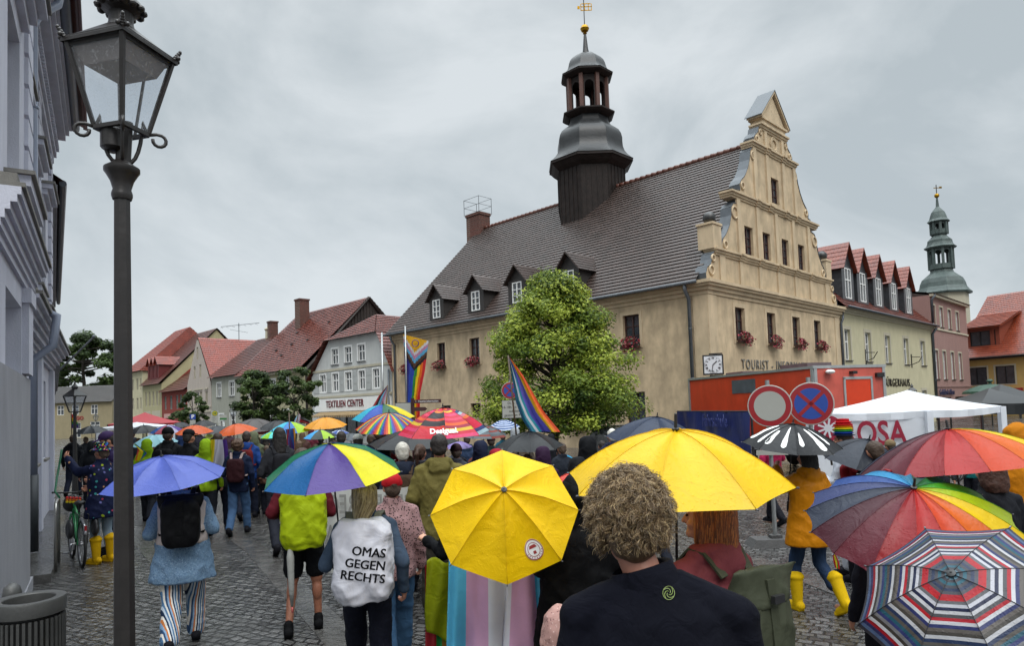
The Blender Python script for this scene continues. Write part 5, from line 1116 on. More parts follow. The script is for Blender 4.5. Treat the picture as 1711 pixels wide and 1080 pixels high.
# bus stop, parking and green sign
def post_sign(x, y, Y, w_, h_, m_, name, label, cat='sign', rim=None, yaw=0):
    c = atY(x, y, Y); t = thing(name, label, cat, (c.x, Y+.04, 0)); f = V((-c.x, -c.y, 0)).normalized(); f = Matrix.Rotation(yaw, 3, 'Z') @ f; R = basis((-f.y, f.x, 0), (0, 0, 1), f).to_4x4(); T = Matrix.Translation((0, -.04, c.z)) @ R
    panel(t, T, w_, h_, m_, 'board', rim=rim); q = MB(); q.mat(alum); q.tube([(0, .03, 0), (0, .03, c.z+h_/2)], .03, 8); q.build('post', t, smooth=True); return t, T
yelm = mat('stop_yellow', 'b5a01c', .4); grnm = mat('stop_green', '2c6b34', .4)
t, T = post_sign(359, 697, 30, .30, .56, signw, 'bus_stop_sign', 'white bus stop sign with green H in a yellow disc')
m = MB(); m.T = T; m.mat(grnm); m.lathe([(.115, 0), (.115, .014)], 24, (0, .15, 0)); m.mat(yelm); m.lathe([(.098, 0), (.098, .016)], 24, (0, .15, 0)); m.build('emblem', t); text('H', .15, (0, 0, 0), T @ Matrix.Translation((0, .15, .018)), grnm, 'lettering', t, .002, off=.008)
for k, s in enumerate(('Markt', 'Linie 2', '541')): text(s, .05, (0, 0, 0), T @ Matrix.Translation((-.04, -.03-.08*k, .012)), blk, 'lettering', t, .001)
t, T = post_sign(322, 697, 32, .24, .24, signb, 'parking_sign', 'small blue square parking sign with a white P'); text('P', .24, (0, 0, 0), T @ Matrix.Translation((0, -.0, .014)), white_paint, 'lettering', t, .002, off=.008)
pl = MB(); pl.T = T; pl.mat(signw); pl.box((0, -.26, 0), (.24, .22, .02)); pl.build('plate', t)
t, T = post_sign(373, 698, 33, .32, .24, signw, 'route_sign', 'small white and green route sign behind the bus stop'); m = MB(); m.T = T; m.mat(grnm); m.box((0, -.07, .003), (.31, .09, .02)); m.build('green_band', t)
# brown finger post
brn = mat('sign_brown', '3b1c1c', .45)
p = atY(690, 690, 19); t = thing('finger_post', 'dark brown tourist finger post reading i-Tourist-Information', 'signpost', (p.x, 19, 0)); f = V((-p.x, -19, 0)).normalized(); R = basis((-f.y, f.x, 0), (0, 0, 1), f).to_4x4()
q = MB(); q.mat(brn); q.tube([(0, 0, 0), (0, 0, atY(690, 666, 19).z)], .05, 8); q.build('post', t)
z1 = atY(712, 671, 19).z; T = Matrix.Translation((.4, 0, z1)) @ R; panel(t, T, .78, .1, brn, 'arm'); text('i · Tourist-Information', .082, (0, 0, 0), T @ Matrix.Translation((0, 0, .012)), white_paint, 'lettering', t, .001, sx=.85)
z2 = atY(705, 684, 19).z; q = MB(); q.T = Matrix.Translation((.2, 0, z2)) @ R; q.mat(brn); q.prism([(-.2, -.055), (.14, -.055), (.2, 0), (.14, .055), (-.2, .055)], lambda a, b, d: V((a, b, d)), 0, .02); q.build('arm', t)
z3 = atY(676, 683, 19).z; T = Matrix.Translation((-.27, 0, z3)) @ R; panel(t, T, .42, .3, signw, 'board', rim=blk)
# ================================================================ orange trailer with blue banner
orange = mat('trailer_orange', 'c8401f', .5, .1, 2, .12, 12, streak=.3); coral = mat('trailer_coral', 'c4584a', .5, .12, 3, .1, 12, streak=.4); alub = mat('trailer_rail', (.4, .41, .41), .4, .1, 6, metal=.6)
B0 = V((7.95, 18.0)); dl = V((-.25, .968)).normalized(); dr = V((dl.y, -dl.x)); TLn, TWd, z0, z1 = 6.6, 2.25, .75, 2.96
t = thing('box_trailer', 'tall orange box trailer parked in front of the town hall gable', 'trailer', (B0.x, B0.y, 0)); TR = Fac(B0+dl*TLn, B0); TF = Fac(B0, B0+dr*TWd)
m = MB(t.location); m.mat(orange); m.fbox(TR, 0, TLn, z0, z1, -TWd, 0); bodyo = m.build('body', t)
m = MB(t.location); m.mat(coral); m.fbox(TF, .02, TWd-.02, z0+.02, z1-.02, -.01, .012); m.build('end_wall', t)
m = MB(t.location); m.mat(alub)
m.fbox(TR, -.02, TLn+.03, z1-.03, z1+.04, -.02, .03); m.fbox(TF, -.02, TWd+.03, z1-.03, z1+.045, -.02, .035); m.fbox(TR, -.02, TLn, z0-.08, z0+.02, -.02, .03)
for f_, a in ((TR, 0), (TR, TLn-.09), (TF, 0), (TF, TWd-.09)): m.fbox(f_, a, a+.09, z0, z1, -.02, .028)
m.build('rail', t)
m = MB(t.location); m.mat(mat('door_orange', 'c8380f', .45, .05)); dx0, dx1 = .95, 1.75; m.fbox(TF, dx0, dx1, z0+.1, 2.62, .0, .03); m.mat(alub)
for q_ in ((dx0-.06, dx0, z0+.1, 2.68), (dx1, dx1+.06, z0+.1, 2.68), (dx0-.06, dx1+.06, 2.62, 2.69)): m.fbox(TF, *q_, .0, .045)
m.build('door', t)
m = MB(t.location); m.mat(blk); m.fbox(TF, .82+.28, .82+.42, 2.76, 2.84, .0, .16); m.fbox(TF, 1.92, 2.16, 2.66, 2.78, .0, .1); m.mat(white_paint); m.ell(TF.at(.42, 2.83, .12), (.12, .12, .06), 12, 8); m.build('work_lamp', t)
m = MB(t.location); m.mat(zinc); m.fbox(TR, 2.75, 4.0, 2.38, 2.8, .0, .012); m.build('metal_plate', t)
m = MB(t.location); m.mat(zinc); m.box((*(B0+dl*1.6+dr*1.0), z1+.1), (1.2, .8, .18), atan2(dl.y, dl.x)); m.box((*(B0+dl*4.8+dr*1.1), z1+.08), (1.0, .8, .14), atan2(dl.y, dl.x)); m.build('roof_hatch', t)
m = MB(t.location); m.mat(mat('tyre_rubber', (.015, .015, .015), .6))
for a in (2.6, 3.5): m.lathe([(.1, -.1), (.33, -.1), (.36, -.05), (.36, .05), (.33, .1), (.1, .1)], 20, TR.at(a, .36, .02), ax=(TR.n.x, TR.n.y, 0)); m.lathe([(.1, -.1), (.33, -.1), (.36, -.05), (.36, .05), (.33, .1), (.1, .1)], 20, TR.at(a, .36, -TWd), ax=(TR.n.x, TR.n.y, 0))
m.build_each('wheel', t); m = MB(t.location); m.mat(blk); m.fbox(TR, .3, TLn-.3, .5, .68, -TWd+.3, -.3); m.fbox(TR, .4, .55, 0, .6, -.5, -.35); m.build('chassis', t)
# blue banner standing in front of it
bl = mat('banner_blue', (.012, .02, .11), .45, .15, 3, .15, 6, kind='cloth'); BLF = TR.shift(0, .5)
p0 = atY(1130, 690, 23.5); p1 = atY(1252, 683, 17.6); BLF = Fac(p0.xy, p1.xy); t = thing('blue_banner', 'large dark blue tarpaulin banner reading Fahrschule below the orange trailer', 'banner', (p0.x, p0.y, 0))
m = MB(t.location); m.mat(bl); nA = 40
for i in range(nA):
    for j in range(8):
        a0, a1 = BLF.L*i/nA, BLF.L*(i+1)/nA; z_ = lambda k: .35+1.5*k/8; w_ = lambda a, k: .03*sin(a*3.1+k*.5)+.02*sin(a*7)
        m.quad(BLF.at(a0, z_(j), w_(a0, j)), BLF.at(a1, z_(j), w_(a1, j)), BLF.at(a1, z_(j+1), w_(a1, j+1)), BLF.at(a0, z_(j+1), w_(a0, j+1)))
m.build('tarpaulin', t, smooth=True); m = MB(t.location); m.mat(blk)
for a in (0, BLF.L/2, BLF.L): m.tube([BLF.at(a, 0, -.05), BLF.at(a, 1.87, -.05)], .03, 6)
m.tube([BLF.at(0, 1.86, -.05), BLF.at(BLF.L, 1.86, -.05)], .025, 6); m.build('frame', t)
text('Fahrschule', .5, BLF.at(BLF.L*.62, 1.58, .09), facR(BLF), mat('banner_letters', (.02, .03, .16), .4), 'lettering', t, .004, t.location, off=.01, sx=.9)
# ================================================================ pavilion tents
tentw = mat('tent_white', (.74, .76, .8), .55, .05, 2, .2, 4, kind='cloth', transl=.3); tentb = mat('tent_black', (.018, .019, .02), .5, .2, 3, .2, 5, kind='cloth'); tentr = mat('tent_red', '8c1c24', .6, .1, 3)
def tent(name, label, P4, ze, zt, m_, val=.28, group=None, legs=True, pole=None):
    """P4: four corners (x,y) in order; cloth roof sags between a peak and the eaves."""
    cx = sum(p[0] for p in P4)/4; cy = sum(p[1] for p in P4)/4; t = thing(name, label, 'tent', (cx, cy, 0), group=group); m = MB(t.location); m.mat(m_); pk = V((cx, cy, zt)); N_ = 10
    for k in range(4):
        a, b = V((*P4[k], ze)), V((*P4[(k+1) % 4], ze))
        def S(u, v): e_ = a.lerp(b, u); e_.z -= .0; q = e_.lerp(pk, v); q.z -= .35*v*(1-v)*(zt-ze)+.03*sin(u*pi)*(1-v); return q
        for i in range(N_):
            for j in range(N_): m.quad(S(i/N_, j/N_), S((i+1)/N_, j/N_), S((i+1)/N_, (j+1)/N_), S(i/N_, (j+1)/N_))
        for i in range(N_):
            u0, u1 = i/N_, (i+1)/N_; q0, q1 = S(u0, 0), S(u1, 0); w0, w1 = .02*sin(u0*19), .02*sin(u1*19); n_ = V(((b-a).y, -(b-a).x, 0)).normalized(); m.quad(q0, q1, q1-V((0, 0, val))+n_*w1, q0-V((0, 0, val))+n_*w0)
    m.build('roof_cloth', t, smooth=True, angle=25, fix=False)
    if legs:
        for p in P4: q = MB(t.location); q.mat(alum if m_ is tentw else blk); q.box((p[0], p[1], ze/2), (.045, .045, ze)) if m_ is not tentw else (q.mat(tentw), q.box((p[0], p[1], ze/2), (.11, .11, ze-.02))); q.build('leg', t)
    return t
E0 = atY(1340, 697, 15.5); E1 = atY(1551, 688, 11.8); E2 = atY(1673, 690, 14.4)
A_, B_, C_ = V((5.9, 15.2)), atY(1551, 690, 12.0).xy, atY(1674, 690, 13.9).xy
ux = (C_-B_); A_ = B_+V((-ux.y, ux.x)).normalized()*3.0; A_ = V((A_.x, A_.y)) if A_.x < B_.x else B_-V((-ux.y, ux.x)).normalized()*3.0
A_ = atY(1352, 690, 12.9).xy; D_ = A_+(C_-B_)
WT = tent('white_pavilion', 'white pavilion tent with ROSA banner beside the round traffic signs', [tuple(A_), tuple(B_), tuple(C_), tuple(D_)], 1.86, 2.24, tentw, .13)
RS = Fac(A_, B_); m = MB(WT.location); m.mat(tentw); nA = 24
for i in range(nA):
    a0, a1 = RS.L*i/nA, RS.L*(i+1)/nA; w_ = lambda a: .025*sin(a*5)+.015*sin(a*11); m.quad(RS.at(a0, .1, w_(a0)-.03), RS.at(a1, .1, w_(a1)-.03), RS.at(a1, 1.76, w_(a1)*.3-.02), RS.at(a0, 1.76, w_(a0)*.3-.02))
m.build('side_wall', WT, smooth=True)
rosa = mat('rosa_crimson', '8d1430', .55); ra = RS.px(1450, 720)
text('ROSA', .60, RS.at(RS.px(1406, 722)[0], RS.px(1470, 726)[1], .03), facR(RS), rosa, 'lettering', WT, .004, WT.location, off=.012, sx=.68, align='LEFT')
m = MB(WT.location); m.mat(rosa); ca, cz_ = RS.px(1384, 716); cc = RS.at(ca, cz_, .03); ax_ = (RS.n.x, RS.n.y, 0); m.lathe([(.24, 0), (.24, .01)], 32, cc, ax=ax_); m.mat(tentw); RR = facR(RS).to_4x4(); m.T = Matrix.Translation(cc) @ RR
for k in range(9): a = k*2*pi/9; m.box((cos(a)*.12, sin(a)*.12, .012), (.12, .035, .006), R=Matrix.Rotation(a, 3, 'Z'))
m.lathe([(.07, .008), (.07, .016)], 20); m.T = None; m.build('emblem', WT)
m = MB(WT.location); m.mat(tentb); BS = Fac(B_, C_)
m.quad(BS.at(.1, .1, -2.2), BS.at(BS.L-.1, .1, -2.2), BS.at(BS.L-.1, 1.7, -2.2), BS.at(.1, 1.7, -2.2)); m.build('back_wall', WT)
p0, p1 = atY(1588, 690, 26).xy, atY(1668, 690, 20).xy; p2 = p1+V((3.2, 1.6)); p3 = p0+V((3.2, 1.6))
tent('black_pavilion', 'black market pavilion behind the white tent, its peak just right of the rose house', [tuple(p0), tuple(p1), tuple(p2), tuple(p3)], 1.86, 2.42, tentb, .25)
p0, p1 = atY(1640, 690, 16).xy, atY(1711, 690, 15).xy; tent('black_pavilion', 'second black pavilion roof cut off by the right edge of the picture', [tuple(p0), tuple(p1+V((.6, 0))), tuple(p1+V((1.4, 2.6))), tuple(p0+V((.6, 2.6)))], 1.9, 2.25, tentb, .25)
p = atY(262, 705, 36); p0 = V((p.x-2.6, 36)); tent('red_market_tent', 'faded red market tent just right of the lamp post, far down the street', [(p.x-2.0, 35), (p.x+.3, 34.4), (p.x+.8, 37), (p.x-1.6, 37.6)], 2.05, 2.62, tentr, .12)
p = atY(228, 712, 27); tent('small_white_tent', 'small white canopy below the red market tent beside the lamp post', [(p.x-1.2, 26.5), (p.x+.8, 26.5), (p.x+.8, 28.3), (p.x-1.2, 28.3)], 1.95, 2.12, tentw, .1)
# patio parasol by the yellow house
p = atY(1655, 655, 44); t = thing('patio_parasol', 'closed-edge dark green patio parasol by the yellow corner house', 'parasol', (p.x, 44, 0)); gz = atY(1655, 650, 44).z
m = MB(); m.mat(mat('parasol_green', (.015, .05, .03), .6)); m.lathe([(1.55, gz-.3), (1.5, gz-.15), (1.0, gz+.1), (.5, gz+.25), (.1, gz+.3), (.08, gz+.4), (.2, gz+.5), (.1, gz+.62)], 12); m.build('canopy', t); m = MB(); m.mat(blk); m.tube([(0, 0, 0), (0, 0, gz)], .04, 6); m.build('pole', t)
# awning over the cafe front of the yellow house
q = MB(); q.mat(tentr); ya = YF.px(1610, 675)[0]; 
aw_ = MB(YH.location); aw_.mat(tentr); aw_.fbox(YF, ya-.6, ya+5.2, 1.9, 2.5, .0, .5); aw_.build('shop_awning', YH)
# dark van parked before the town hall
vanp = mat('van_paint', (.012, .014, .014), .25, .1, 4, coat=.6)
v0, v1 = atY(968, 735, 25).xy, atY(1052, 735, 22).xy; VF = Fac(v0, v1); t = thing('parked_car', 'dark car parked against the town hall behind the crowd', 'car', (v0.x, v0.y, 0)); Lv = VF.L
m = MB(t.location); m.mat(vanp); m.prism([(0, .3), (0, .75), (.5, .88), (1.0, 1.32), (1.5, 1.42), (Lv-.9, 1.4), (Lv-.3, .95), (Lv, .85), (Lv, .3)], lambda a, z, d: VF.at(a, z, -d), 0, 1.85); m.build('body', t, angle=20)
m = MB(t.location); m.mat(glass); m.prism([(.65, .92), (1.1, 1.3), (Lv-1.0, 1.32), (Lv-.55, .92)], lambda a, z, d: VF.at(a, z, d), .0, .01); m.build('side_window', t); m = MB(t.location); m.mat(mat('tyre_rubber', (.015,)*3, .6))
for a in (.75, Lv-.7): m.lathe([(.1, -.1), (.34, -.1), (.34, .1), (.1, .1)], 18, VF.at(a, .3, -.08), ax=(VF.n.x, VF.n.y, 0)); m.lathe([(.1, -.1), (.34, -.1), (.34, .1), (.1, .1)], 18, VF.at(a, .3, -1.75), ax=(VF.n.x, VF.n.y, 0))
m.build_each('wheel', t)
# electric cabinet
for x, Y, lb in ((1022, 27, 'grey cabinet box at the foot of the town hall under the tree'), ):
    p = atY(x, 700, Y); m = MB((p.x, Y, 0)); m.mat(zinc); m.box((p.x, Y, .65), (1.1, .4, 1.3)); m.box((p.x, Y, 1.33), (1.2, .5, .06)); m.mat(blk); m.box((p.x, Y-.21, .65), (.01, .01, 1.2)); tag(m.build('power_cabinet'), lb, 'cabinet')
# ================================================================ cloth colours
def cloth(h, name=None, rough=.75, bump=.6, bs=9, coat=0): return mat(name or 'cloth_'+h, h, rough, .16, 5, bump, bs, kind='cloth', coat=coat, spec=.11)
def nylon(h, tr=.3):
    nm = 'nylon_'+h
    if nm in MATS: return MATS[nm]
    m = mat(nm, h, .42, .07, 3.5, .22, 90, transl=tr, coat=.08, spec=.35)
    nt = m.node_tree; N = nt.nodes; L = nt.links; b = N['Principled BSDF']          # rain drops on wet cloth
    tcn = N['Texture Coordinate']; vo = N.new('ShaderNodeTexVoronoi'); vo.inputs['Scale'].default_value = 55; L.new(tcn.outputs['Object'], vo.inputs['Vector'])
    mr = N.new('ShaderNodeMapRange'); mr.inputs[1].default_value = .0; mr.inputs[2].default_value = .28; mr.inputs[3].default_value = 1; mr.inputs[4].default_value = 0; L.new(vo.outputs['Distance'], mr.inputs[0])
    b2 = N.new('ShaderNodeBump'); b2.inputs['Strength'].default_value = .45; b2.inputs['Distance'].default_value = .004; L.new(mr.outputs[0], b2.inputs['Height'])
    old = N['Bump']; old.inputs['Distance'].default_value = .006; wr = N.new('ShaderNodeTexNoise'); wr.inputs['Scale'].default_value = 7; wr.inputs['Detail'].default_value = 3; wr.inputs['Distortion'].default_value = 1.5; L.new(tcn.outputs['Object'], wr.inputs['Vector'])
    b3 = N.new('ShaderNodeBump'); b3.inputs['Strength'].default_value = .5; b3.inputs['Distance'].default_value = .02; L.new(wr.outputs[0], b3.inputs['Height']); L.new(old.outputs[0], b3.inputs['Normal'])
    L.new(b3.outputs[0], b2.inputs['Normal']); L.new(b2.outputs[0], b.inputs['Normal'])
    return m
shaftm = mat('umbrella_shaft', (.02, .02, .022), .35, .1, 8, metal=.3); ribm = mat('umbrella_rib', (.1, .1, .11), .35, .1, 8, metal=.7); plast = mat('black_plastic', (.014, .014, .015), .4, .1, 8)
class Canopy:
    def __init__(s, R, h, n, sag=.028, pw=1.75, fold=0.0, ph=0.0, facet=.06): s.R, s.h, s.n, s.sag, s.pw, s.fold, s.ph, s.facet = R, h, n, sag, pw, fold, ph, facet
    def pt(s, th, v):
        """th in panels (0..n), v 0 apex .. 1 rim"""
        k = math.floor(th); f = th-k; a0, a1 = 2*pi*k/s.n+s.ph, 2*pi*(k+1)/s.n+s.ph
        c = V((cos(a0), sin(a0)))*(1-f)+V((cos(a1), sin(a1)))*f; e_ = 4*f*(1-f)
        r = s.R*v*(1-s.sag*e_*v*v*1.25); z = -s.h*(v**s.pw)-e_*s.h*s.facet*v*(1-v)*2-e_*s.h*.02
        if s.fold: z += s.fold*e_*sin(v*pi)*-.5+s.fold*.4*(1-e_)*max(0, 1-abs(v-.55)*5)
        return V((c.x*r, c.y*r, z))
def axis_mat(loc, ax, spin=0): return Matrix.Translation(V(loc)) @ V(ax).normalized().to_track_quat('Z', 'Y').to_matrix().to_4x4() @ Matrix.Rotation(spin, 4, 'Z')
UMB = {}
def umbrella(label, x, y, Y, R, h, cols, ax=(0, -.1, 1), spin=0, n=8, length=.82, tip=.05, ring=None, handle='hook', nu=5, nv=9, group=None, detail=True, stripes=None, apex=None, name='umbrella', tr=.3, pw=1.75, fold=0.0, front=None, facet=.07):
    p = apex or atY(x, y, Y)
    if front is not None:                     # turn the canopy so that this panel faces the viewer
        T0 = axis_mat((0, 0, 0), ax, 0); best = min((((T0 @ V((cos(a*pi/90), sin(a*pi/90), 0))).y, a) for a in range(180))); spin = best[1]*pi/90-front*2*pi/n
    T = axis_mat((0, 0, 0), ax, spin); t = thing(name, label, 'umbrella', p, group=group); cn = Canopy(R, h, n, sag=0 if fold else .03, pw=pw, fold=fold, facet=facet)
    m = MB(); m.T = T; cm = [nylon(c, tr) for c in cols]
    for k in range(n):
        for i in range(nu):
            for j in range(nv):
                if stripes: mm = nylon(stripes[int(i*len(stripes)/nu) % len(stripes)] if stripes is not None else cols[0], tr)
                elif ring: v_ = (j+.5)/nv; mm = nylon(ring(v_, k), tr)
                else: mm = cm[k % len(cm)]
                m.mat(mm); q = [cn.pt(k+i/nu, j/nv), cn.pt(k+(i+1)/nu-(1e-6 if i == nu-1 else 0), j/nv), cn.pt(k+(i+1)/nu-(1e-6 if i == nu-1 else 0), (j+1)/nv), cn.pt(k+i/nu, (j+1)/nv)]
                if j == 0: m.add([q[0], q[2], q[3]], [(0, 1, 2)])
                else: m.add(q, [(0, 1, 2, 3)])
    me = m.mesh('canopy'); bm = bmesh.new(); bm.from_mesh(me); bmesh.ops.remove_doubles(bm, verts=bm.verts, dist=.0004); bmesh.ops.recalc_face_normals(bm, faces=bm.faces)
    bm.to_mesh(me); bm.free(); me.polygons.foreach_set('use_smooth', [True]*len(me.polygons)); me.set_sharp_from_angle(angle=radians(16)); co = link(me, 'canopy', t)
    if detail:                                # stitched seams over the ribs
        for j_ in range(n):
            s = MB(); s.T = T; s.mat(nylon(cols[j_ % len(cols)] if not ring else '3c3c40', tr) if not stripes else nylon('5c5c60')); s.tube([cn.pt(j_, .04+v*.96/10)+V((0, 0, .0012)) for v in range(11)], .0018, 4); s.build('seam', co, smooth=True)
    s = MB(); s.T = T; s.mat(shaftm); s.tube([(0, 0, -length), (0, 0, .0)], .0065 if R > .3 else .005, 8); s.build('shaft', t, smooth=True)
    s = MB(); s.T = T; s.mat(plast); s.lathe([(.012, -.006), (.018, .002), (.018, .008), (.008, .012), (.006, tip), (.002, tip+.004)], 10); s.build('ferrule', t, smooth=True, angle=40)
    s = MB(); s.T = T; s.mat(plast)
    if handle == 'hook': s.tube([(0, 0, -length+.02), (0, 0, -length-.06)]+[(.035-.035*cos(a*pi/6), 0, -length-.06-.035*sin(a*pi/6)) for a in range(1, 7)]+[(.07, 0, -length-.04)], .013, 8)
    else: s.lathe([(.012, -length+.03), (.018, -length+.01), (.02, -length-.06), (.014, -length-.075), (.004, -length-.08)], 12)
    s.build('handle', t, smooth=True, angle=50)
    if detail:
        for k in range(n):
            s = MB(); s.T = T; s.mat(ribm); s.tube([cn.pt(k, v/6)-V((0, 0, .006)) for v in range(0, 7)], .0025, 4); a = cn.pt(k, .55)-V((0, 0, .008)); s.tube([a, (0, 0, -h-.1)], .002, 4); e_ = cn.pt(k, 1); s.tube([e_, e_*1.0+V((e_.x, e_.y, -.05)).normalized()*.012], .004, 5); s.build('rib', t)
    w_ = p+T @ V((0, 0, -length-.03))
    return t, w_, T, cn
def on_canopy(T, cn, th, v, up=.003):
    p = cn.pt(th, v); a = cn.pt(th+.02, v)-cn.pt(th-.02, v); b = cn.pt(th, v-.02)-cn.pt(th, v+.02); a.normalize(); nn = a.cross(b).normalized()
    if nn.z < 0: nn = -nn
    b = nn.cross(a).normalized(); return T @ (p+nn*up), (T.to_3x3() @ a), (T.to_3x3() @ b), (T.to_3x3() @ nn)
# ================================================================ figures
def skinm(n='skin', c='b07a62'): return mat(n, c, .5, .07, 12, .1, 60)
SK = skinm()
def hand(mb, w_, d, n_, thumb, curl=25, sc_=1.0, spread=6, point=False):
    """wrist, forearm direction, palm normal, thumb side direction"""
    d = V(d).normalized(); n_ = V(n_); n_ = (n_-d*n_.dot(d)).normalized(); s_ = d.cross(n_); s_ = s_ if s_.dot(V(thumb)) > 0 else -s_
    w_ = V(w_); R = basis(s_, d, n_)
    mb.capsule(w_-d*.03, w_+d*.025, .027*sc_, .029*sc_, 10); mb.ell(w_+d*.052*sc_, (.041*sc_, .048*sc_, .0165*sc_), 12, 8, R)
    Ls = (.072, .081, .075, .058)
    for k in range(4):
        off = (.030-.0195*k)*sc_; b = w_+d*(.088-.004*abs(k-1))*sc_+s_*off; dirv = (d+s_*radians(spread)*(1.3-k)).normalized(); c_ = curl*(1+.12*k)
        if point and k == 0: c_ = 4
        a = 0; r_ = .0092*sc_*(1 if k < 3 else .88)
        for f_, ln in enumerate((.45, .31, .24)):
            a += radians(c_)*(.75 if f_ == 0 else 1.0); q = dirv*cos(a)+n_*sin(a); e_ = b+q*Ls[k]*ln*sc_; mb.capsule(b, e_, r_, r_*.9, 7); b = e_; r_ *= .93
    b = w_+d*.022*sc_+s_*.028*sc_; q = (s_*.75+d*.75+n_*.25).normalized(); e_ = b+q*.038*sc_; mb.capsule(b, e_, .0125*sc_, .0105*sc_, 7)
    q = (s_*(.35-.004*curl)+d*.9+n_*(.15+.006*curl)).normalized(); e2 = e_+q*.03*sc_; mb.capsule(e_, e2, .0105*sc_, .0095*sc_, 7); mb.capsule(e2, e2+(q+n_*.2).normalized()*.022*sc_, .0095*sc_, .0082*sc_, 7)
ARM = {'downR': ((.245, -.04, 1.13), (.255, .06, .88)), 'downL': ((-.245, -.04, 1.13), (-.255, .06, .88)),
       'holdR': ((.25, .02, 1.15), (.12, .25, 1.27)), 'holdL': ((-.25, .02, 1.15), (-.12, .25, 1.27)),
       'frontR': ((.25, -.02, 1.13), (.17, .2, 1.08)), 'frontL': ((-.25, -.02, 1.13), (-.17, .2, 1.08)),
       'upR': ((.24, .14, 1.42), (.12, .2, 1.68)), 'upL': ((-.24, .14, 1.42), (-.10, .2, 1.68))}
LEG = {'stand': (((.10, .01, .49), (.105, -.03, .085)), ((-.10, .02, .49), (-.11, .0, .085))),
       'walk': (((.10, .16, .52), (.10, .22, .10)), ((-.10, -.02, .48), (-.10, -.26, .14))),
       'walk2': (((.10, -.02, .48), (.10, -.24, .14)), ((-.10, .15, .51), (-.10, .2, .10)))}
def figure(label, loc, yaw=0, h=1.75, armR='downR', armL='downL', legs='stand', top='33383f', hem=.80, hood=None, flare=0.0, loose=.0, bottom='1c2233', bkind='trousers', shoes='15151a', hair='short', hairc='3a2a1e', hat=None, hatc='15151a',
           headyaw=0, nod=0, skin='b07a62', female=False, voxel=.013, group=None, collar=True, topm=None, botm=None, extra=None, curlR=55, curlL=35, bulk=1.0, disp=.010, shoeskind='shoe', sleevec=None, name='person', palmR=None, palmL=None, cape=None, lite=False, headoff=(0, 0, 0), pointR=False, pointL=False):
    t = thing(name, label, 'person', loc, yaw, group); k = h/1.75; S = Matrix.Scale(k, 4)
    sw = (.165 if female else .185)*bulk; SKm = mat('skin_'+skin, skin, .5, .07, 12, .1, 60)
    aR, aL = (ARM[a] if isinstance(a, str) else a for a in (armR, armL)); lg = LEG[legs] if isinstance(legs, str) else legs
    shR, shL = V((sw-.008, 0, 1.39)), V((-sw+.008, 0, 1.39)); hipR, hipL = V((.09, 0, .92)), V((-.09, 0, .92))
    HR = Matrix.Translation(V((0, 0, 1.56))+V(headoff)) @ Matrix.Rotation(headyaw, 4, 'Z') @ Matrix.Rotation(nod, 4, 'X') @ Matrix.Translation((0, 0, -1.56))
    b = MB(); b.mat(SKm); b.T = S
    b.loft([(0, 0, .86, .12, .08), (0, 0, .95, .15*bulk, .10), (0, 0, 1.08, .135*bulk, .09), (0, 0, 1.28, .155*bulk, .10), (0, 0, 1.40, .15*bulk, .085), (0, -.005, 1.47, .07, .06)], 16)
    b.capsule((0, -.02, 1.42), V((0, .0, 1.58))+V(headoff), .058, .052, 12)
    for sh, a in ((shR, aR), (shL, aL)): b.capsule(sh, a[0], .048, .038, 10); b.capsule(a[0], a[1], .038, .026, 10)
    kr = .06 if bkind == 'shorts' else .046
    for hp, l in ((hipR, lg[0]), (hipL, lg[1])):
        b.capsule(hp, l[0], .08, kr, 12); b.capsule(l[0], V(l[1])+V((0, 0, .0)), kr-.004, .034, 10)
        mdp = V(l[0]).lerp(V(l[1]), .3)+V((0, -.018, 0)); b.ell(mdp, (.05, .052, .1), 10, 8) if bkind == 'shorts' else None; b.capsule(V(l[1])+V((0, -.02, -.04)), V(l[1])+V((0, .1, -.05)), .033, .03, 8)
    for a, thumb, cu, pl, pt_ in ((aR, (-1, .2, .3), curlR, palmR, pointR), (aL, (1, .2, .3), curlL, palmL, pointL)):
        d = (V(a[1])-V(a[0])).normalized(); pn = pl or ((-.9, .1, 0) if a is aR else (.9, .1, 0)); hand(b, V(a[1]), d, pn, (0, .3, 1) if abs(d.z) < .8 else ((-.3, 1, 0) if a is aR else (.3, 1, 0)), cu, 1.0, point=pt_)
    b.T = S @ HR
    b.ell((0, -.005, 1.648), (.074, .094, .1), 18, 12); b.ell((0, .035, 1.588), (.055, .06, .068), 14, 10); b.capsule((0, .085, 1.555), (0, .07, 1.56), .022, .02, 8)
    b.capsule((0, .093, 1.645), (0, .112, 1.612), .010, .014, 8); b.ell((0, .088, 1.578), (.024, .012, .009), 10, 6)
    for s_ in (-1, 1): b.ell((s_*.077, .0, 1.625), (.011, .022, .034), 10, 8); b.ell((s_*.033, .078, 1.665), (.02, .014, .008), 8, 6); b.ell((s_*.045, .06, 1.605), (.022, .028, .022), 8, 6)
    bo = link(remeshed(b, voxel, 2, 'body'), 'body', t)
    if not lite:
        e = MB(); e.T = S @ HR; e.mat(mat('eye_dark', (.02, .015, .012), .2)); 
        for s_ in (-1, 1): e.ell((s_*.031, .0865, 1.641), (.0125, .006, .0065), 10, 6)
        e.mat(mat('hair_'+hairc, hairc, .7, .25, 30, .4, 60)); 
        for s_ in (-1, 1): e.tube([V((s_*.015, .094, 1.663)), V((s_*.034, .092, 1.669)), V((s_*.052, .08, 1.662))], .0035, 5)
        e.build('eyes', t, smooth=True)
    # trousers
    bm_ = botm or cloth(bottom); lo = .016+loose*1.0
    q = MB(); q.T = S; q.mat(bm_); q.loft([(0, 0, .84, .13, .095), (0, 0, .92, .165*bulk, .118), (0, 0, 1.0, .16*bulk, .115), (0, 0, 1.06, .145*bulk, .105)], 16)
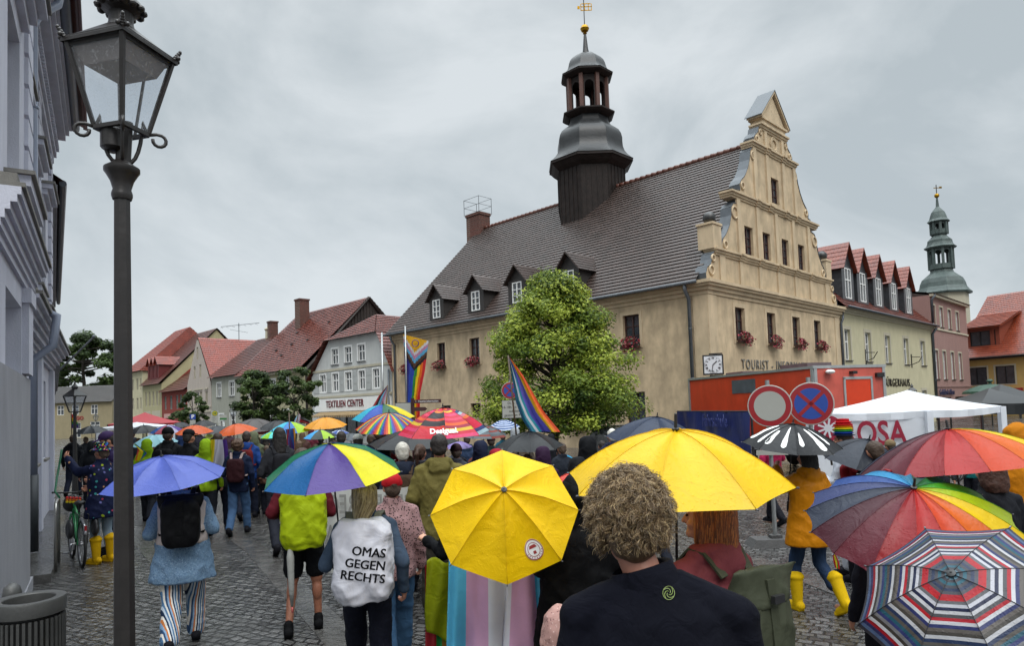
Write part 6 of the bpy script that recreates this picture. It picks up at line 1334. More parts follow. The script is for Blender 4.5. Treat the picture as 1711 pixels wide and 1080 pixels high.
    for hp, l in ((hipR, lg[0]), (hipL, lg[1])):
        kn, an = V(l[0]), V(l[1])
        if bkind == 'shorts': e_ = hp.lerp(kn, .8); q.capsule(hp, e_, .102, .096, 12)
        elif bkind == 'tucked': q.capsule(hp, kn, .096, .07, 12); q.capsule(kn, kn.lerp(an, .55), .07, .06, 12)
        else: q.capsule(hp, kn, .094+lo*.5, .066+lo, 12); q.capsule(kn, an+V((0, 0, .03)), .064+lo, .052+lo, 12)
    link(remeshed(q, voxel*1.15, 2, bkind if bkind != 'tucked' else 'trousers', .006, 9), 'shorts' if bkind == 'shorts' else 'trousers', t)
    # shoes
    for hp, l in ((hipR, lg[0]), (hipL, lg[1])):
        an = V(l[1]); q = MB(); q.mat(cloth(shoes, bump=.1)); pitch = -.35 if an.z > .12 else 0; q.T = S @ Matrix.Translation(an) @ Matrix.Rotation(pitch*1.4, 4, 'X')
        q.capsule((0, -.06, -.03), (0, .1, -.04), .05, .042, 10); q.capsule((0, .08, -.05), (0, .155, -.055), .04, .03, 10); q.box((0, .045, -.075), (.082, .25, .022)); q.capsule((0, -.035, -.03), (0, -.025, .03), .052, .047, 10)
        if shoeskind == 'boot': q.capsule((0, -.02, .0), (0, -.01, .27), .056, .075, 14); q.lathe([(.078, .25), (.084, .26), (.084, .285), (.078, .29)], 18, (0, -.01, 0))
        link(remeshed(q, .011, 2, 'boot' if shoeskind == 'boot' else 'shoe'), 'boot' if shoeskind == 'boot' else 'shoe', t)
    # jacket
    tm = topm or cloth(top); q = MB(); q.T = S; q.mat(tm); B_ = bulk; f = flare; lz = loose
    q.loft([(0, 0, hem, (.175+f)*B_+lz, .125+f*.7+lz), (0, -.003, hem+.06, (.185+f*.8)*B_+lz, .135+f*.6+lz), (0, 0, 1.06, (.168+f*.3)*B_+lz, .122+f*.2+lz), (0, -.008, 1.25, .19*B_+lz*.8, .135+lz*.7), (0, -.01, 1.34, .185*B_+lz*.5, .13+lz*.4), (0, -.008, 1.41, .16*B_, .11), (0, -.008, 1.455, .115*B_, .09), (0, -.008, 1.5, .075, .075)], 24)
    for sh in (shR, shL): q.capsule((sh.x*.3, -.01, 1.462), sh, .058, .064, 12)
    for sh, a in ((shR, aR), (shL, aL)):
        q.capsule(sh+V((0, 0, .0)), a[0], .064+lz*.5, .056+lz*.5, 12); w2 = V(a[0]).lerp(V(a[1]), .95); q.capsule(a[0], w2, .055+lz*.5, .043+lz*.4, 12)
    if collar and not hood: q.lathe([(.078, 1.44), (.085, 1.50), (.082, 1.545), (.07, 1.55), (.06, 1.5)], 18, (0, -.008, 0))
    if hood == 'down':
        for j in range(9): a = pi*(1.0+j/8); q.ell((cos(a)*.095, sin(a)*.075-.01, 1.475+.02*sin(-a)), (.045, .045, .05), 10, 8)
        q.ell((0, -.105, 1.43), (.105, .045, .085), 14, 10); q.ell((0, -.05, 1.47), (.1, .085, .05), 14, 10)
    if hood == 'up':
        q.T = S @ HR; q.ell((0, -.028, 1.645), (.105, .118, .13), 18, 12); q.ell((0, -.07, 1.6), (.1, .09, .13), 14, 10); q.T = S; q.loft([(0, -.02, 1.40, .14, .11), (0, -.03, 1.46, .125, .11), (0, -.04, 1.53, .112, .112), (0, -.045, 1.6, .106, .115)], 18)
    jm = remeshed(q, voxel*1.1, 2, 'jacket', disp, 7)
    link(jm, 'jacket', t)
    hm = mat('hair_'+hairc, hairc, .7, .25, 30, .4, 60)
    if hood != 'up' and hair:
        q = MB(); q.T = S @ HR; q.mat(hm)
        q.ell((0, -.02, 1.668), (.086, .098, .098), 18, 12); q.ell((0, -.055, 1.62), (.076, .06, .075), 14, 10)
        if hair == 'long': q.loft([(0, -.03, 1.66, .09, .09), (0, -.045, 1.58, .094, .075), (0, -.06, 1.5, .095, .06), (0, -.075, 1.42, .085, .045), (0, -.08, 1.36, .06, .03)], 16)
        if hair == 'bob': q.loft([(0, -.02, 1.68, .092, .095), (0, -.03, 1.6, .1, .085), (0, -.04, 1.53, .1, .08), (0, -.045, 1.48, .085, .065)], 16)
        if hair == 'pony': q.capsule((0, -.11, 1.68), (0, -.16, 1.62), .03, .035, 10); q.capsule((0, -.16, 1.62), (0, -.15, 1.42), .035, .015, 10)
        if hair == 'bun': q.ell((0, -.11, 1.73), (.045, .045, .04), 12, 8)
        if hair == 'curly':
            rr = random.Random(3)
            for j in range(90):
                d_ = V((rr.gauss(0, 1), rr.gauss(-.35, 1), rr.gauss(.35, .8))).normalized(); 
                if d_.y > .55 and d_.z < .5: continue
                q.ell(V((0, -.02, 1.66))+V((d_.x*.092, d_.y*.105, d_.z*.1)), rr.uniform(.02, .034), 7, 5)
        link(remeshed(q, .009, 2 if hair != 'curly' else 1, 'hair', .006, 26), 'hair', t)
    if hat:
        q = MB(); q.T = S @ HR; q.mat(cloth(hatc))
        if hat == 'cap': q.ell((0, -.008, 1.705), (.092, .108, .075), 18, 12); q.lathe([(.088, -.0), (.094, .005), (.094, .04), (.07, .06)], 18, (0, -.008, 1.675)); q.ell((0, .115, 1.688), (.07, .07, .009), 14, 6)
        if hat == 'beanie': q.ell((0, -.015, 1.69), (.093, .108, .09), 18, 12); q.lathe([(.092, 0), (.1, .01), (.1, .04), (.092, .05)], 20, (0, -.012, 1.65))
        if hat == 'bucket': q.loft([(0, 0, 1.655, .15, .165), (0, 0, 1.664, .148, .163), (0, 0, 1.70, .1, .115), (0, 0, 1.765, .085, .1), (0, 0, 1.78, .07, .085)], 20)
        link(remeshed(q, .009, 2, 'hat', .002, 12), 'hat', t)
    return t
def placed(x, ytop, Y, h=None):
    """ground position below a pixel, and the standing height that puts the head top at ytop"""
    p = atY(x, ytop, Y); return V((p.x, Y, 0)), p.z
PROTO = {}
def crowd(kind, x, ytop, Y, label, yaw=.2, cols=None, hgt=None, grp='people walking in the march'):
    """a copy of one of the figures, recoloured; each has its own label"""
    p, z = placed(x, ytop, Y); z = hgt or z; src = PROTO[kind]; mp_ = {}
    for key, hx in (cols or {}).items():
        k0 = src['cols'][key]; mp_[('hair_' if key == 'hair' else 'skin_' if key == 'skin' else 'cloth_')+k0] = (mat('hair_'+hx, hx, .7, .25, 30, .4, 60) if key == 'hair' else mat('skin_'+hx, hx, .5, .07, 12, .1, 60) if key == 'skin' else cloth(hx))
    c = copy_tree(src['o'], None, mp_)
    c.location = p; c.rotation_euler = (0, 0, yaw); s = z/1.75; c.scale = (s, s, s) if abs(s-1) > .001 else (1, 1, 1); tag(c, label, 'person', grp); return c
def proto(kind, **kw):
    cols = dict(jacket=kw.get('top'), trousers=kw.get('bottom'), hair=kw.get('hairc'), hat=kw.get('hatc')); kw['group'] = 'people walking in the march'
    PROTO[kind] = dict(o=figure('person', (0, 0, 0), **kw), cols=cols, used=False, pending=None)
# distinct placeholder colours so that copies can be recoloured part by part
proto('man', top='333840', bottom='1d2230', hairc='3b2b20', hood='down', legs='walk', voxel=.016)
proto('hooded', top='16171b', bottom='1a1c22', hairc='2c211a', hood='up', legs='walk2', voxel=.016)
proto('bearer', top='2b3340', bottom='20232c', hairc='4a3a2c', armR='holdR', legs='walk2', voxel=.016, collar=True)
proto('woman', top='3d3440', bottom='22242c', hairc='54402c', hair='long', female=True, armR='holdR', armL='frontL', legs='walk', voxel=.016)
proto('capman', top='131418', bottom='191a20', hairc='241c16', hatc='101013', hat='cap', legs='walk', voxel=.016)
proto('beanie', top='1f2226', bottom='202026', hairc='33261d', hatc='2a1a1e', hat='beanie', legs='walk2', voxel=.016, armL='frontL')
proto('curlyhead', top='141d33', bottom='3e5878', hairc='46301f', hair='curly', armL='frontL', legs='walk', voxel=.014)
proto('pony', top='3a3a40', bottom='1b1b22', hairc='3c2617', hair='pony', female=True, legs='stand', armR='frontR', voxel=.016)
def bearer(hp, label, kind='bearer', yaw=.25, cols=None, hgt=1.72, dz=0):
    s = hgt/1.75; wl = Matrix.Rotation(yaw, 3, 'Z') @ V((.14*s, .29*s, 0)); src = PROTO[kind]; c = crowd(kind, 0, 700, 10, label, yaw, cols, hgt)
    c.location = (hp.x-wl.x, hp.y-wl.y, 0); s2 = max(.88, min(1.12, hp.z/(1.27*s)))*s; c.scale = (s2,)*3; return c
# ================================================================ far and middle crowd: umbrellas and their bearers
G_U = 'umbrellas over the march'
def U(label, x, y, Y, w_px, cols, who=None, kind='bearer', wc=None, yaw=.3, h=None, ax=(0, -.12, 1), n=8, detail=None, **kw):
    R = w_px/2/FX*Y; h = h or R*.42
    t, hp, T, cn = umbrella(label, x, y, Y, R, h, cols, ax=ax, n=n, group=G_U, detail=(Y < 15) if detail is None else detail, nu=4 if Y > 9 else 5, nv=6 if Y > 9 else 9, **kw)
    if who: bearer(hp, who, kind, yaw, wc)
    return t, hp, T, cn
B = 'black_'
U('clear orange umbrella, left of the matching pair', 324, 711, 18.5, 60, ['d0560c'], 'man in a black coat under the left orange umbrella', 'bearer', dict(jacket='17181c'), spin=.3)
U('orange umbrella, right of the matching pair, tilted to the left', 393, 709, 17.5, 67, ['d0560c'], 'person in grey-green hooded coat under the right orange umbrella', 'bearer', dict(jacket='5e6350'), ax=(-.1, -.15, 1), spin=.1)
U('lime, grey and cyan panelled umbrella left of the textile shop sign', 484, 705, 16, 74, ['9ac41e', '3c4a44', '38b6d2', '2a70b8'], 'dark-coated walker under the lime and cyan umbrella', 'woman', dict(jacket='1c1d24'), spin=2.2)
U('small lime and aqua umbrella beside the pink one', 455, 722, 15.2, 40, ['4ac6c0', '8cc82a'], 'walker in brown coat under the small aqua umbrella', 'bearer', dict(jacket='5a4034'))
U('pale pink umbrella between the orange and lime ones', 437, 716, 22, 38, ['c0505c'], 'distant walker under the pale pink umbrella', 'woman', dict(jacket='3a4456'))
U('mango-yellow umbrella with dark lettering and a red tip', 543, 698, 16, 72, ['dc9414'], 'man in a black coat under the mango umbrella', 'capman', dict(jacket='161616'), spin=.4)
U('lime, charcoal and blue umbrella just below the mango one', 535, 719, 15, 56, ['9ac41e', '2c3834', '3aa0dc', '2c3834'], 'walker in purple coat under the lime and charcoal umbrella', 'bearer', dict(jacket='40284a'), spin=2.0)
U('white and navy umbrella right of the mango one', 566, 719, 17, 44, ['b9c2d0', '2a4a96'], 'walker with navy coat beneath the white and navy umbrella', 'bearer', dict(jacket='1c2848'))
U('smoke-grey transparent umbrella under the rainbow-striped one', 586, 724, 13.5, 44, ['4c5258'], 'walker in dark anorak under the smoke-grey umbrella', 'woman', dict(jacket='22262c'))
U('broad taupe umbrella behind the right orange one', 424, 700, 22, 84, ['4a4442'], 'walker in taupe coat under the taupe umbrella', 'bearer', dict(jacket='4a443c'))
U('black umbrella before the young trees', 463, 703, 21, 60, ['16171b'], 'far walker under the black umbrella by the young trees', 'bearer', dict(jacket='202228'))
U('small black umbrella beneath the parking sign', 340, 703, 27, 40, ['121317'], 'distant walker under the small black umbrella by the parking sign', 'bearer', dict(jacket='2c2c34'))
U('dark grey umbrella behind the two orange ones', 362, 712, 23, 50, ['2e3238'], 'walker in grey coat between the orange umbrellas', 'bearer', dict(jacket='3c4044'))
U('pink, white and violet panelled umbrella near the lamp post', 279, 711, 20, 54, ['8c1c3c', 'a8a2c0', '4c2c84', '1e4e94'], 'walker in rust coat under the violet panelled umbrella', 'woman', dict(jacket='5c2c22'), spin=1.2)
U('low black umbrella just right of the lamp post', 240, 711, 21, 52, ['141519'], 'walker behind the lamp post under the low black umbrella', 'bearer', dict(jacket='1f2126'))
U('pale ice-blue umbrella below the black one by the lamp post', 258, 727, 15, 74, ['8fc0cc'], 'walker in dark blue under the ice-blue umbrella', 'bearer', dict(jacket='1c2c44'))
U('dark grey umbrella in front of the beige street-end house', 152, 712, 24, 50, ['23272c'], 'walker under the dark grey umbrella at the street end', 'bearer', dict(jacket='24262a'))
U('purple umbrella edge beyond the pale pink one', 420, 715, 26, 34, ['5a2468'], 'far walker under the purple umbrella', 'bearer', dict(jacket='3a2c44'))
U('dark umbrella far down the street under the red tent', 300, 706, 33, 34, ['1c1e24'], 'far walker near the red tent', 'bearer', dict(jacket='2a2c34'))
U('yellow, cyan and royal-blue umbrella behind the rainbow-striped one', 640, 676, 11.8, 104, ['dcc81c', '22a8c4', '1c4aa8', '1c5c3c'], 'tall man in black under the yellow and cyan umbrella', 'bearer', dict(jacket='18191e'), spin=2.5, h=.24)
RB = ['b01c28', 'd0561c', 'dcb420', '2c9440', '2458a8', '5c2c84']
U('umbrella printed with fine rainbow rays', 650, 690, 10.6, 118, ['b01c28'], 'woman in red tartan jacket under the rainbow-ray umbrella', 'woman', dict(jacket='8c1c22'), h=.27, stripes=None) if False else None
t, hp, T, cn = umbrella('umbrella printed with fine rainbow rays', 650, 690, 10.6, .54, .25, ['b01c28'], ax=(0, -.14, 1), nu=12, group=G_U, stripes=['b01c28', 'd0561c', 'dcb420', '2c9440', '2458a8', '5c2c84']*2)
wb = bearer(hp, 'woman in red tartan jacket under the rainbow-ray umbrella', 'woman', .3, dict(jacket='861a22'))
# patterned red umbrella with the shop lettering
DC = {0: ['c81e3c', 'd4285a', 'e0501c', 'd8243c'], 1: ['d8a41c', 'c81e3c', 'e06c1c', '203c6c', 'b41c3c']}
def ringD(v, k):
    j = int(v*14)
    if k in (5,): return ['d0502c', 'c81e3c', 'e07a1c', '1c1518', '1c1518', 'c8341c', '1c1518', 'c8281c', 'c81e34', 'c81e34'][min(9, int(v*10))]
    return [['c81e3c', 'd83a5c', 'c01a38', 'dc5a1c', '9c1438', 'd4b028', 'c81e3c', 'd83a6c'][(j+k*3) % 8], ['cc2444', 'c87080', 'c81e3c', '2c3c6c', 'd86a2c', 'c81e3c', '9cb4bc', 'b41c3c'][(j*3+k) % 8]][k % 2]
t, hp, T, cn = umbrella('big crimson patterned umbrella lettered Desigual.', 740, 682, 8.5, .57, .31, ['c81e3c'], ax=(0, -.1, 1), ring=ringD, nv=14, nu=5, group=G_U, spin=.15)
wh = mat('umbrella_print_white', (.7, .7, .68), .5)
# lettering wrapped on the panel that faces the camera
def on_panel(root, T, cn, th0, s, size, v0, matr, slant=0, sx=1, bold=.006, name='lettering', w=.5):
    """text wrapped on the canopy: x runs around the rim, y towards the apex"""
    cu = bpy.data.curves.new(name, 'FONT'); cu.body = s; cu.size = size; cu.offset = bold; cu.align_x = 'CENTER'; cu.align_y = 'CENTER'; cu.resolution_u = 3
    to = bpy.data.objects.new('tmp', cu); C.objects.link(to); me = bpy.data.meshes.new_from_object(to.evaluated_get(bpy.context.evaluated_depsgraph_get())); bpy.data.objects.remove(to)
    bm = bmesh.new(); bm.from_mesh(me); bmesh.ops.triangulate(bm, faces=bm.faces); bmesh.ops.subdivide_edges(bm, edges=bm.edges, cuts=1, use_grid_fill=True); bmesh.ops.triangulate(bm, faces=bm.faces); bm.to_mesh(me); bm.free()
    for v in me.vertices:
        x, y = v.co.x*sx, v.co.y+slant*v.co.x; vv = v0-y/sqrt(cn.R**2+cn.h**2); th = th0+x/(cn.R*vv*2*pi/cn.n); p, a, b, nn = on_canopy(T, cn, th, max(.05, min(.995, vv)), .006); v.co = p
    me.materials.clear(); me.materials.append(matr); me.name = name; return link(me, name, root)
def front_th(T, cn, target=None):
    """panel coordinate that faces the camera most"""
    best = min((((T @ cn.pt(k/10, .8)).y, k/10) for k in range(cn.n*10))); return best[1]
th_ = front_th(T, cn); on_panel(t, T, cn, th_-.05, 'Desigual.', .105, .84, wh, bold=.004)
bearer(hp, 'person beneath the crimson patterned umbrella, in dark coat', 'bearer', .3, dict(jacket='22232a'))
U('wide flat black umbrella behind the crimson patterned one', 690, 718, 10, 150, ['17191c'], 'man in navy beneath the wide flat black umbrella', 'bearer', dict(jacket='1a2236'), h=.2)
U('transparent grey umbrella with rust flower print', 808, 711, 12.5, 82, ['5c6468'], 'grey-haired woman in rust coat under the flower-print umbrella', 'woman', dict(jacket='6c3a2c', hair='8c8a84'), ring=lambda v, k: ['6a7278', '5c6468', '8c3a2c', '5c6468', '6a7278', '943c30'][(int(v*9)+k*2) % 6], nv2=0) if False else None
t, hp, T, cn = umbrella('transparent grey umbrella with rust flower print', 808, 711, 12.5, .45, .19, ['5c6468'], ax=(.04, -.1, 1), ring=lambda v, k: ['6a7278', '5c6468', '8c3a2c', '5c6468', '6a7278', '943c30'][(int(v*9)+k*2) % 6], nv=9, group=G_U, tr=.5)
bearer(hp, 'grey-haired woman in a rust coat under the flower-print umbrella', 'woman', .2, dict(jacket='6c3a2c', hair='8c8a84'))
t, hp, T, cn = umbrella('white umbrella with thin navy rings beside the parking plate', 842, 702, 18, .42, .2, ['a8b4c8'], ax=(0, -.2, 1), ring=lambda v, k: 'b4c0d4' if int(v*12) % 2 else '30508c', nv=12, group=G_U)
bearer(hp, 'walker in teal coat under the ringed white umbrella', 'bearer', .3, dict(jacket='1c4c5c'))
U('wide plain black umbrella in front of the linden tree', 884, 722, 9.4, 114, ['1a1c1f'], 'person in purple hooded coat under the wide plain black umbrella', 'bearer', dict(jacket='35203a'), h=.2)
U('large navy umbrella behind the big yellow one', 1098, 697, 8.4, 165, ['1c2a44'], 'man in black under the large navy umbrella', 'bearer', dict(jacket='14151a'), ax=(.1, -.12, 1), h=.29)
U('lilac umbrella behind the person with the rainbow knit hat', 766, 738, 13, 46, ['8a78b4'], 'walker in grey under the lilac umbrella', 'bearer', dict(jacket='3a3c44'))
U('small royal-blue umbrella left of the black hoods', 942, 760, 12, 42, ['1c50b0', '1c9cc4'], 'child-sized walker under the royal-blue umbrella', 'bearer', dict(jacket='20242c'), h=.12)
U('coral umbrella peeping out between the two yellow ones', 962, 790, 6.2, 90, ['d04838'], 'walker in black under the coral umbrella', 'bearer', dict(jacket='141418'), ax=(0, -.1, 1))
U('dark slate umbrella beside the white pavilion', 1452, 735, 7.4, 142, ['1c212c', '232936'], None, ax=(.22, -.22, 1), h=.27, spin=.2)
# ---- people without umbrellas, by what sets them apart
K = crowd
K('beanie', 281, 716, 13.5, 'broad man in black beanie and black leather jacket with a flat rucksack', .1, dict(jacket='121316', hat='0f0f12', trousers='17181c'))
K('capman', 316, 720, 13.0, 'man in black cap turning right, black track jacket with white sleeve stripes', -.35, dict(jacket='121316'))
K('hooded', 246, 735, 14.5, 'person in lime high-visibility vest and black hood near the lamp post', .2, dict(jacket='6c8c10'))
K('hooded', 344, 735, 12.8, 'person in fluorescent lime rain jacket between the orange umbrellas and the blue one', .2, dict(jacket='7c9c18'))
K('man', 412, 722, 14.5, 'man in a royal blue rain jacket just right of the curly-headed walker', .2, dict(jacket='1c3a74', hair='2c211a'))
K('hooded', 424, 722, 15.5, 'person in grey-green hooded anorak behind the royal blue jacket', .15, dict(jacket='5c604c'))
jc = K('curlyhead', 397, 733, 12.6, 'walker with curly brown hair, navy jumper, blue jeans and maroon rucksack', .15, None, 1.73)
K('woman', 466, 716, 10.8, 'dark-haired woman in a billowing charcoal coat left of the textile shop sign', .5, dict(jacket='26272b', hair='17120f'))
K('man', 570, 722, 12.6, 'man in black coat seen above the green and yellow panels', .2, dict(jacket='15161a', hair='241b15'))
K('capman', 598, 728, 12, 'person in white cap beside the smoke-grey umbrella', .3, dict(hat='b4b4ae', jacket='2c2c34'))
K('man', 672, 741, 8.1, 'white-haired man in dark navy anorak with hood down', .2, dict(jacket='1c2230', hair='a8a49a', trousers='1c1c22'))
K('pony', 702, 744, 9.3, 'woman with brown ponytail and grey checked coat', -.2, dict(jacket='4c4e54'))
K('beanie', 762, 744, 10.2, 'person in a rainbow-striped knit hat by the lilac umbrella', .1, dict(jacket='3a3c44'))
K('hooded', 802, 738, 9.2, 'person in dark navy hood behind the octagonal yellow umbrella', .1, dict(jacket='1a2034'))
K('hooded', 828, 752, 8.6, 'person in crimson hood behind the octagonal yellow umbrella', .2, dict(jacket='8c1c2c'))
K('hooded', 860, 716, 15, 'person in pale grey hood holding a phone up with both hands', .1, dict(jacket='8c9094'))
K('hooded', 905, 748, 8.8, 'person in plum hood below the wide plain black umbrella', .3, dict(jacket='2c1a30'))
K('hooded', 980, 731, 8.0, 'tall figure in a glossy black hood left of the navy umbrella', .1, dict(jacket='0e0f12'))
K('hooded', 964, 766, 6.8, 'shorter figure in shiny black hood below the tall hooded one', .1, dict(jacket='101114'))
K('man', 1022, 718, 11.5, 'white-haired walker in navy coat at the edge of the large navy umbrella', .2, dict(jacket='1a2034', hair='c0bcb2'))
K('capman', 936, 748, 12, 'dark-capped walker between the black umbrella and the black hoods', .3, dict(jacket='1c1d22'))
K('man', 1005, 738, 13.5, 'dark-coated walker beside the parked car', .3, dict(jacket='17181c', hair='1c1612'))
K('hooded', 153, 738, 16.5, 'person in black hood and lime vest far behind the rain-hat woman', .6, dict(jacket='16181c'))
K('man', 122, 728, 20, 'dark-coated person beside the wall holding the small rainbow flag', .3, dict(jacket='14161a'))
for i, (x, yt, Y, kd, cl, lb) in enumerate([(222, 722, 26, 'man', '2c3038', 'far dark-coated walker left of the black umbrella'), (262, 720, 30, 'woman', '5c3c2c', 'far walker in brown coat before the red tent'), (306, 717, 32, 'man', '1c2c4c', 'far walker in navy anorak left of the orange pair'), (350, 718, 30, 'hooded', '6c7438', 'far walker in moss hood between the orange umbrellas'),
        (383, 720, 27, 'beanie', '3c2c34', 'far walker in beanie behind the right orange umbrella'), (446, 718, 24, 'man', '24262c', 'walker in dark coat right of the right orange umbrella'), (505, 722, 20, 'woman', '46302c', 'walker in brown coat left of the lime and charcoal umbrella'), (520, 716, 24, 'hooded', '5a2430', 'far walker in wine-red hood before the shop'),
        (556, 730, 18, 'capman', '2c2c30', 'walker in dark cap below the white and navy umbrella'), (620, 726, 13, 'man', '1c1d22', 'dark-haired walker below the rainbow-ray umbrella'), (715, 730, 14, 'hooded', '20242c', 'hooded walker beneath the crimson umbrella'), (780, 728, 15, 'man', '2a3850', 'walker in blue-grey between the lilac and flower-print umbrellas'),
        (820, 730, 14, 'beanie', '1c2a2c', 'walker in beanie right of the flower-print umbrella'), (872, 728, 13, 'woman', '443c34', 'walker in khaki coat behind the plain black umbrella'), (920, 726, 17, 'hooded', '1a1b20', 'hooded walker by the linden trunk'), (190, 720, 28, 'man', '242830', 'far walker in front of the beige house'),
        (640, 742, 10.0, 'hooded', '17181d', 'dark hooded walker left of the white-haired man'), (730, 742, 12, 'hooded', '15161a', 'black hood behind the olive jacket man'), (500, 738, 15, 'woman', '6c4028', 'walker in tan coat by the bundle of furled flags'), (445, 735, 17, 'capman', '8c4a1c', 'walker in orange-brown jacket right of the grey-green anorak')]):
    K(kd, x, yt, Y, lb, .3-.1*(i % 3), dict(jacket=cl))
# ================================================================ pattern materials
def nodes_of(m): return m.node_tree, m.node_tree.nodes, m.node_tree.links, m.node_tree.nodes['Principled BSDF']
def speckle(name, base, dots, scale=40, thr=.32, rough=.7):
    if name in MATS: return MATS[name]
    m = cloth(base, name, rough); nt, N, L, b = nodes_of(m); tcn = N['Texture Coordinate']
    vo = N.new('ShaderNodeTexVoronoi'); vo.inputs['Scale'].default_value = scale; L.new(tcn.outputs['Object'], vo.inputs['Vector'])
    rp = N.new('ShaderNodeValToRGB'); rp.color_ramp.interpolation = 'CONSTANT'; el = rp.color_ramp.elements; el[0].position = 0; el[0].color = (*srgb(dots[0]), 1); el[1].position = 1/len(dots) if len(dots) > 1 else .5; el[1].color = (*srgb(dots[1 % len(dots)]), 1)
    for k in range(2, len(dots)): e_ = el.new(k/len(dots)); e_.color = (*srgb(dots[k]), 1)
    sp = N.new('ShaderNodeSeparateXYZ'); L.new(vo.outputs['Color'], sp.inputs[0]); L.new(sp.outputs[0], rp.inputs[0])
    lt = N.new('ShaderNodeMath'); lt.operation = 'LESS_THAN'; lt.inputs[1].default_value = thr; L.new(vo.outputs['Distance'], lt.inputs[0])
    mx = N.new('ShaderNodeMixRGB'); L.new(lt.outputs[0], mx.inputs[0]); src = b.inputs['Base Color'].links[0].from_socket; L.new(src, mx.inputs[1]); L.new(rp.outputs[0], mx.inputs[2]); L.new(mx.outputs[0], b.inputs['Base Color']); return m
def striped(name, cols, width=.1, axis=0, rough=.75):
    if name in MATS: return MATS[name]
    m = cloth(cols[0], name, rough); nt, N, L, b = nodes_of(m); tcn = N['Texture Coordinate']; sp = N.new('ShaderNodeSeparateXYZ'); L.new(tcn.outputs['Object'], sp.inputs[0])
    ad = N.new('ShaderNodeMath'); ad.operation = 'MULTIPLY_ADD'; ad.inputs[1].default_value = .55; L.new(sp.outputs[1], ad.inputs[0]); L.new(sp.outputs[axis], ad.inputs[2])
    mu = N.new('ShaderNodeMath'); mu.operation = 'DIVIDE'; mu.inputs[1].default_value = width; L.new(ad.outputs[0] if axis == 0 else sp.outputs[axis], mu.inputs[0]); fr = N.new('ShaderNodeMath'); fr.operation = 'FRACT'; L.new(mu.outputs[0], fr.inputs[0])
    rp = N.new('ShaderNodeValToRGB'); rp.color_ramp.interpolation = 'CONSTANT'; el = rp.color_ramp.elements; el[0].position = 0; el[0].color = (*srgb(cols[0]), 1); el[1].position = 1/len(cols); el[1].color = (*srgb(cols[1]), 1)
    for k in range(2, len(cols)): e_ = el.new(k/len(cols)); e_.color = (*srgb(cols[k]), 1)
    L.new(fr.outputs[0], rp.inputs[0]); L.new(rp.outputs[0], b.inputs['Base Color']); return m
# ================================================================ helpers for worn and carried things
from mathutils.bvhtree import BVHTree
def at_person(p, name, label, cat, group=None):
    t = thing(name, label, cat, p.location, p.rotation_euler.z, group); return t
def decal_text(root, target, s, size, pos, right, up, m, bold=.0, sx=1.0, out=.0025, align='CENTER', name='lettering', shear=0):
    """flat lettering pressed onto a curved surface"""
    right, up = V(right).normalized(), V(up).normalized(); nn = right.cross(up).normalized(); bvh = BVHTree.FromObject(target, bpy.context.evaluated_depsgraph_get())
    cu = bpy.data.curves.new(name, 'FONT'); cu.body = s; cu.size = size; cu.offset = bold; cu.align_x = align; cu.align_y = 'CENTER'; cu.resolution_u = 3; cu.shear = shear; cu.space_line = .95
    to = bpy.data.objects.new('tmp', cu); C.objects.link(to); me = bpy.data.meshes.new_from_object(to.evaluated_get(bpy.context.evaluated_depsgraph_get())); bpy.data.objects.remove(to)
    bm = bmesh.new(); bm.from_mesh(me); bmesh.ops.triangulate(bm, faces=bm.faces); bmesh.ops.subdivide_edges(bm, edges=bm.edges, cuts=1, use_grid_fill=True); bmesh.ops.triangulate(bm, faces=bm.faces)
    base_ = bm.verts[:]+bm.edges[:]+bm.faces[:]
    for k_, (dx, dy) in enumerate(((.0022, 0), (-.0022, 0), (0, .0014))):     # struck copies, a hair proud of each other, make the letters bold
        for v_ in bmesh.ops.duplicate(bm, geom=base_)['geom']:
            if isinstance(v_, bmesh.types.BMVert): v_.co += V((dx, dy, .0004*(k_+1)))
    bm.to_mesh(me); bm.free()
    for v in me.vertices:
        q = V(pos)+right*v.co.x*sx+up*v.co.y; hit = bvh.ray_cast(q+nn*.6, -nn); v.co = (hit[0] if hit[0] else q)+nn*(out+v.co.z)
    me.materials.clear(); me.materials.append(m); me.name = name; return link(me, name, root)
def sheet(mb, fn, nu, nv, colf=None):
    for i in range(nu):
        for j in range(nv):
            if colf: mb.mat(colf((i+.5)/nu, (j+.5)/nv))
            mb.quad(fn(i/nu, j/nv), fn((i+1)/nu, j/nv), fn((i+1)/nu, (j+1)/nv), fn(i/nu, (j+1)/nv))
def weld(mb, name, parent, sharp=None, solid=0.0):
    me = mb.mesh(name); bm = bmesh.new(); bm.from_mesh(me); bmesh.ops.remove_doubles(bm, verts=bm.verts, dist=.0005); bmesh.ops.recalc_face_normals(bm, faces=bm.faces); bm.to_mesh(me); bm.free(); me.polygons.foreach_set('use_smooth', [True]*len(me.polygons))
    if sharp: me.set_sharp_from_angle(angle=radians(sharp))
    o = link(me, name, parent)
    if solid: md = o.modifiers.new('solid', 'SOLIDIFY'); md.thickness = solid
    return o
def flagcloth(h): return nylon(h, .4) if False else mat('flag_'+h, h, .6, .08, 4, .3, 8, kind='cloth', transl=.3)
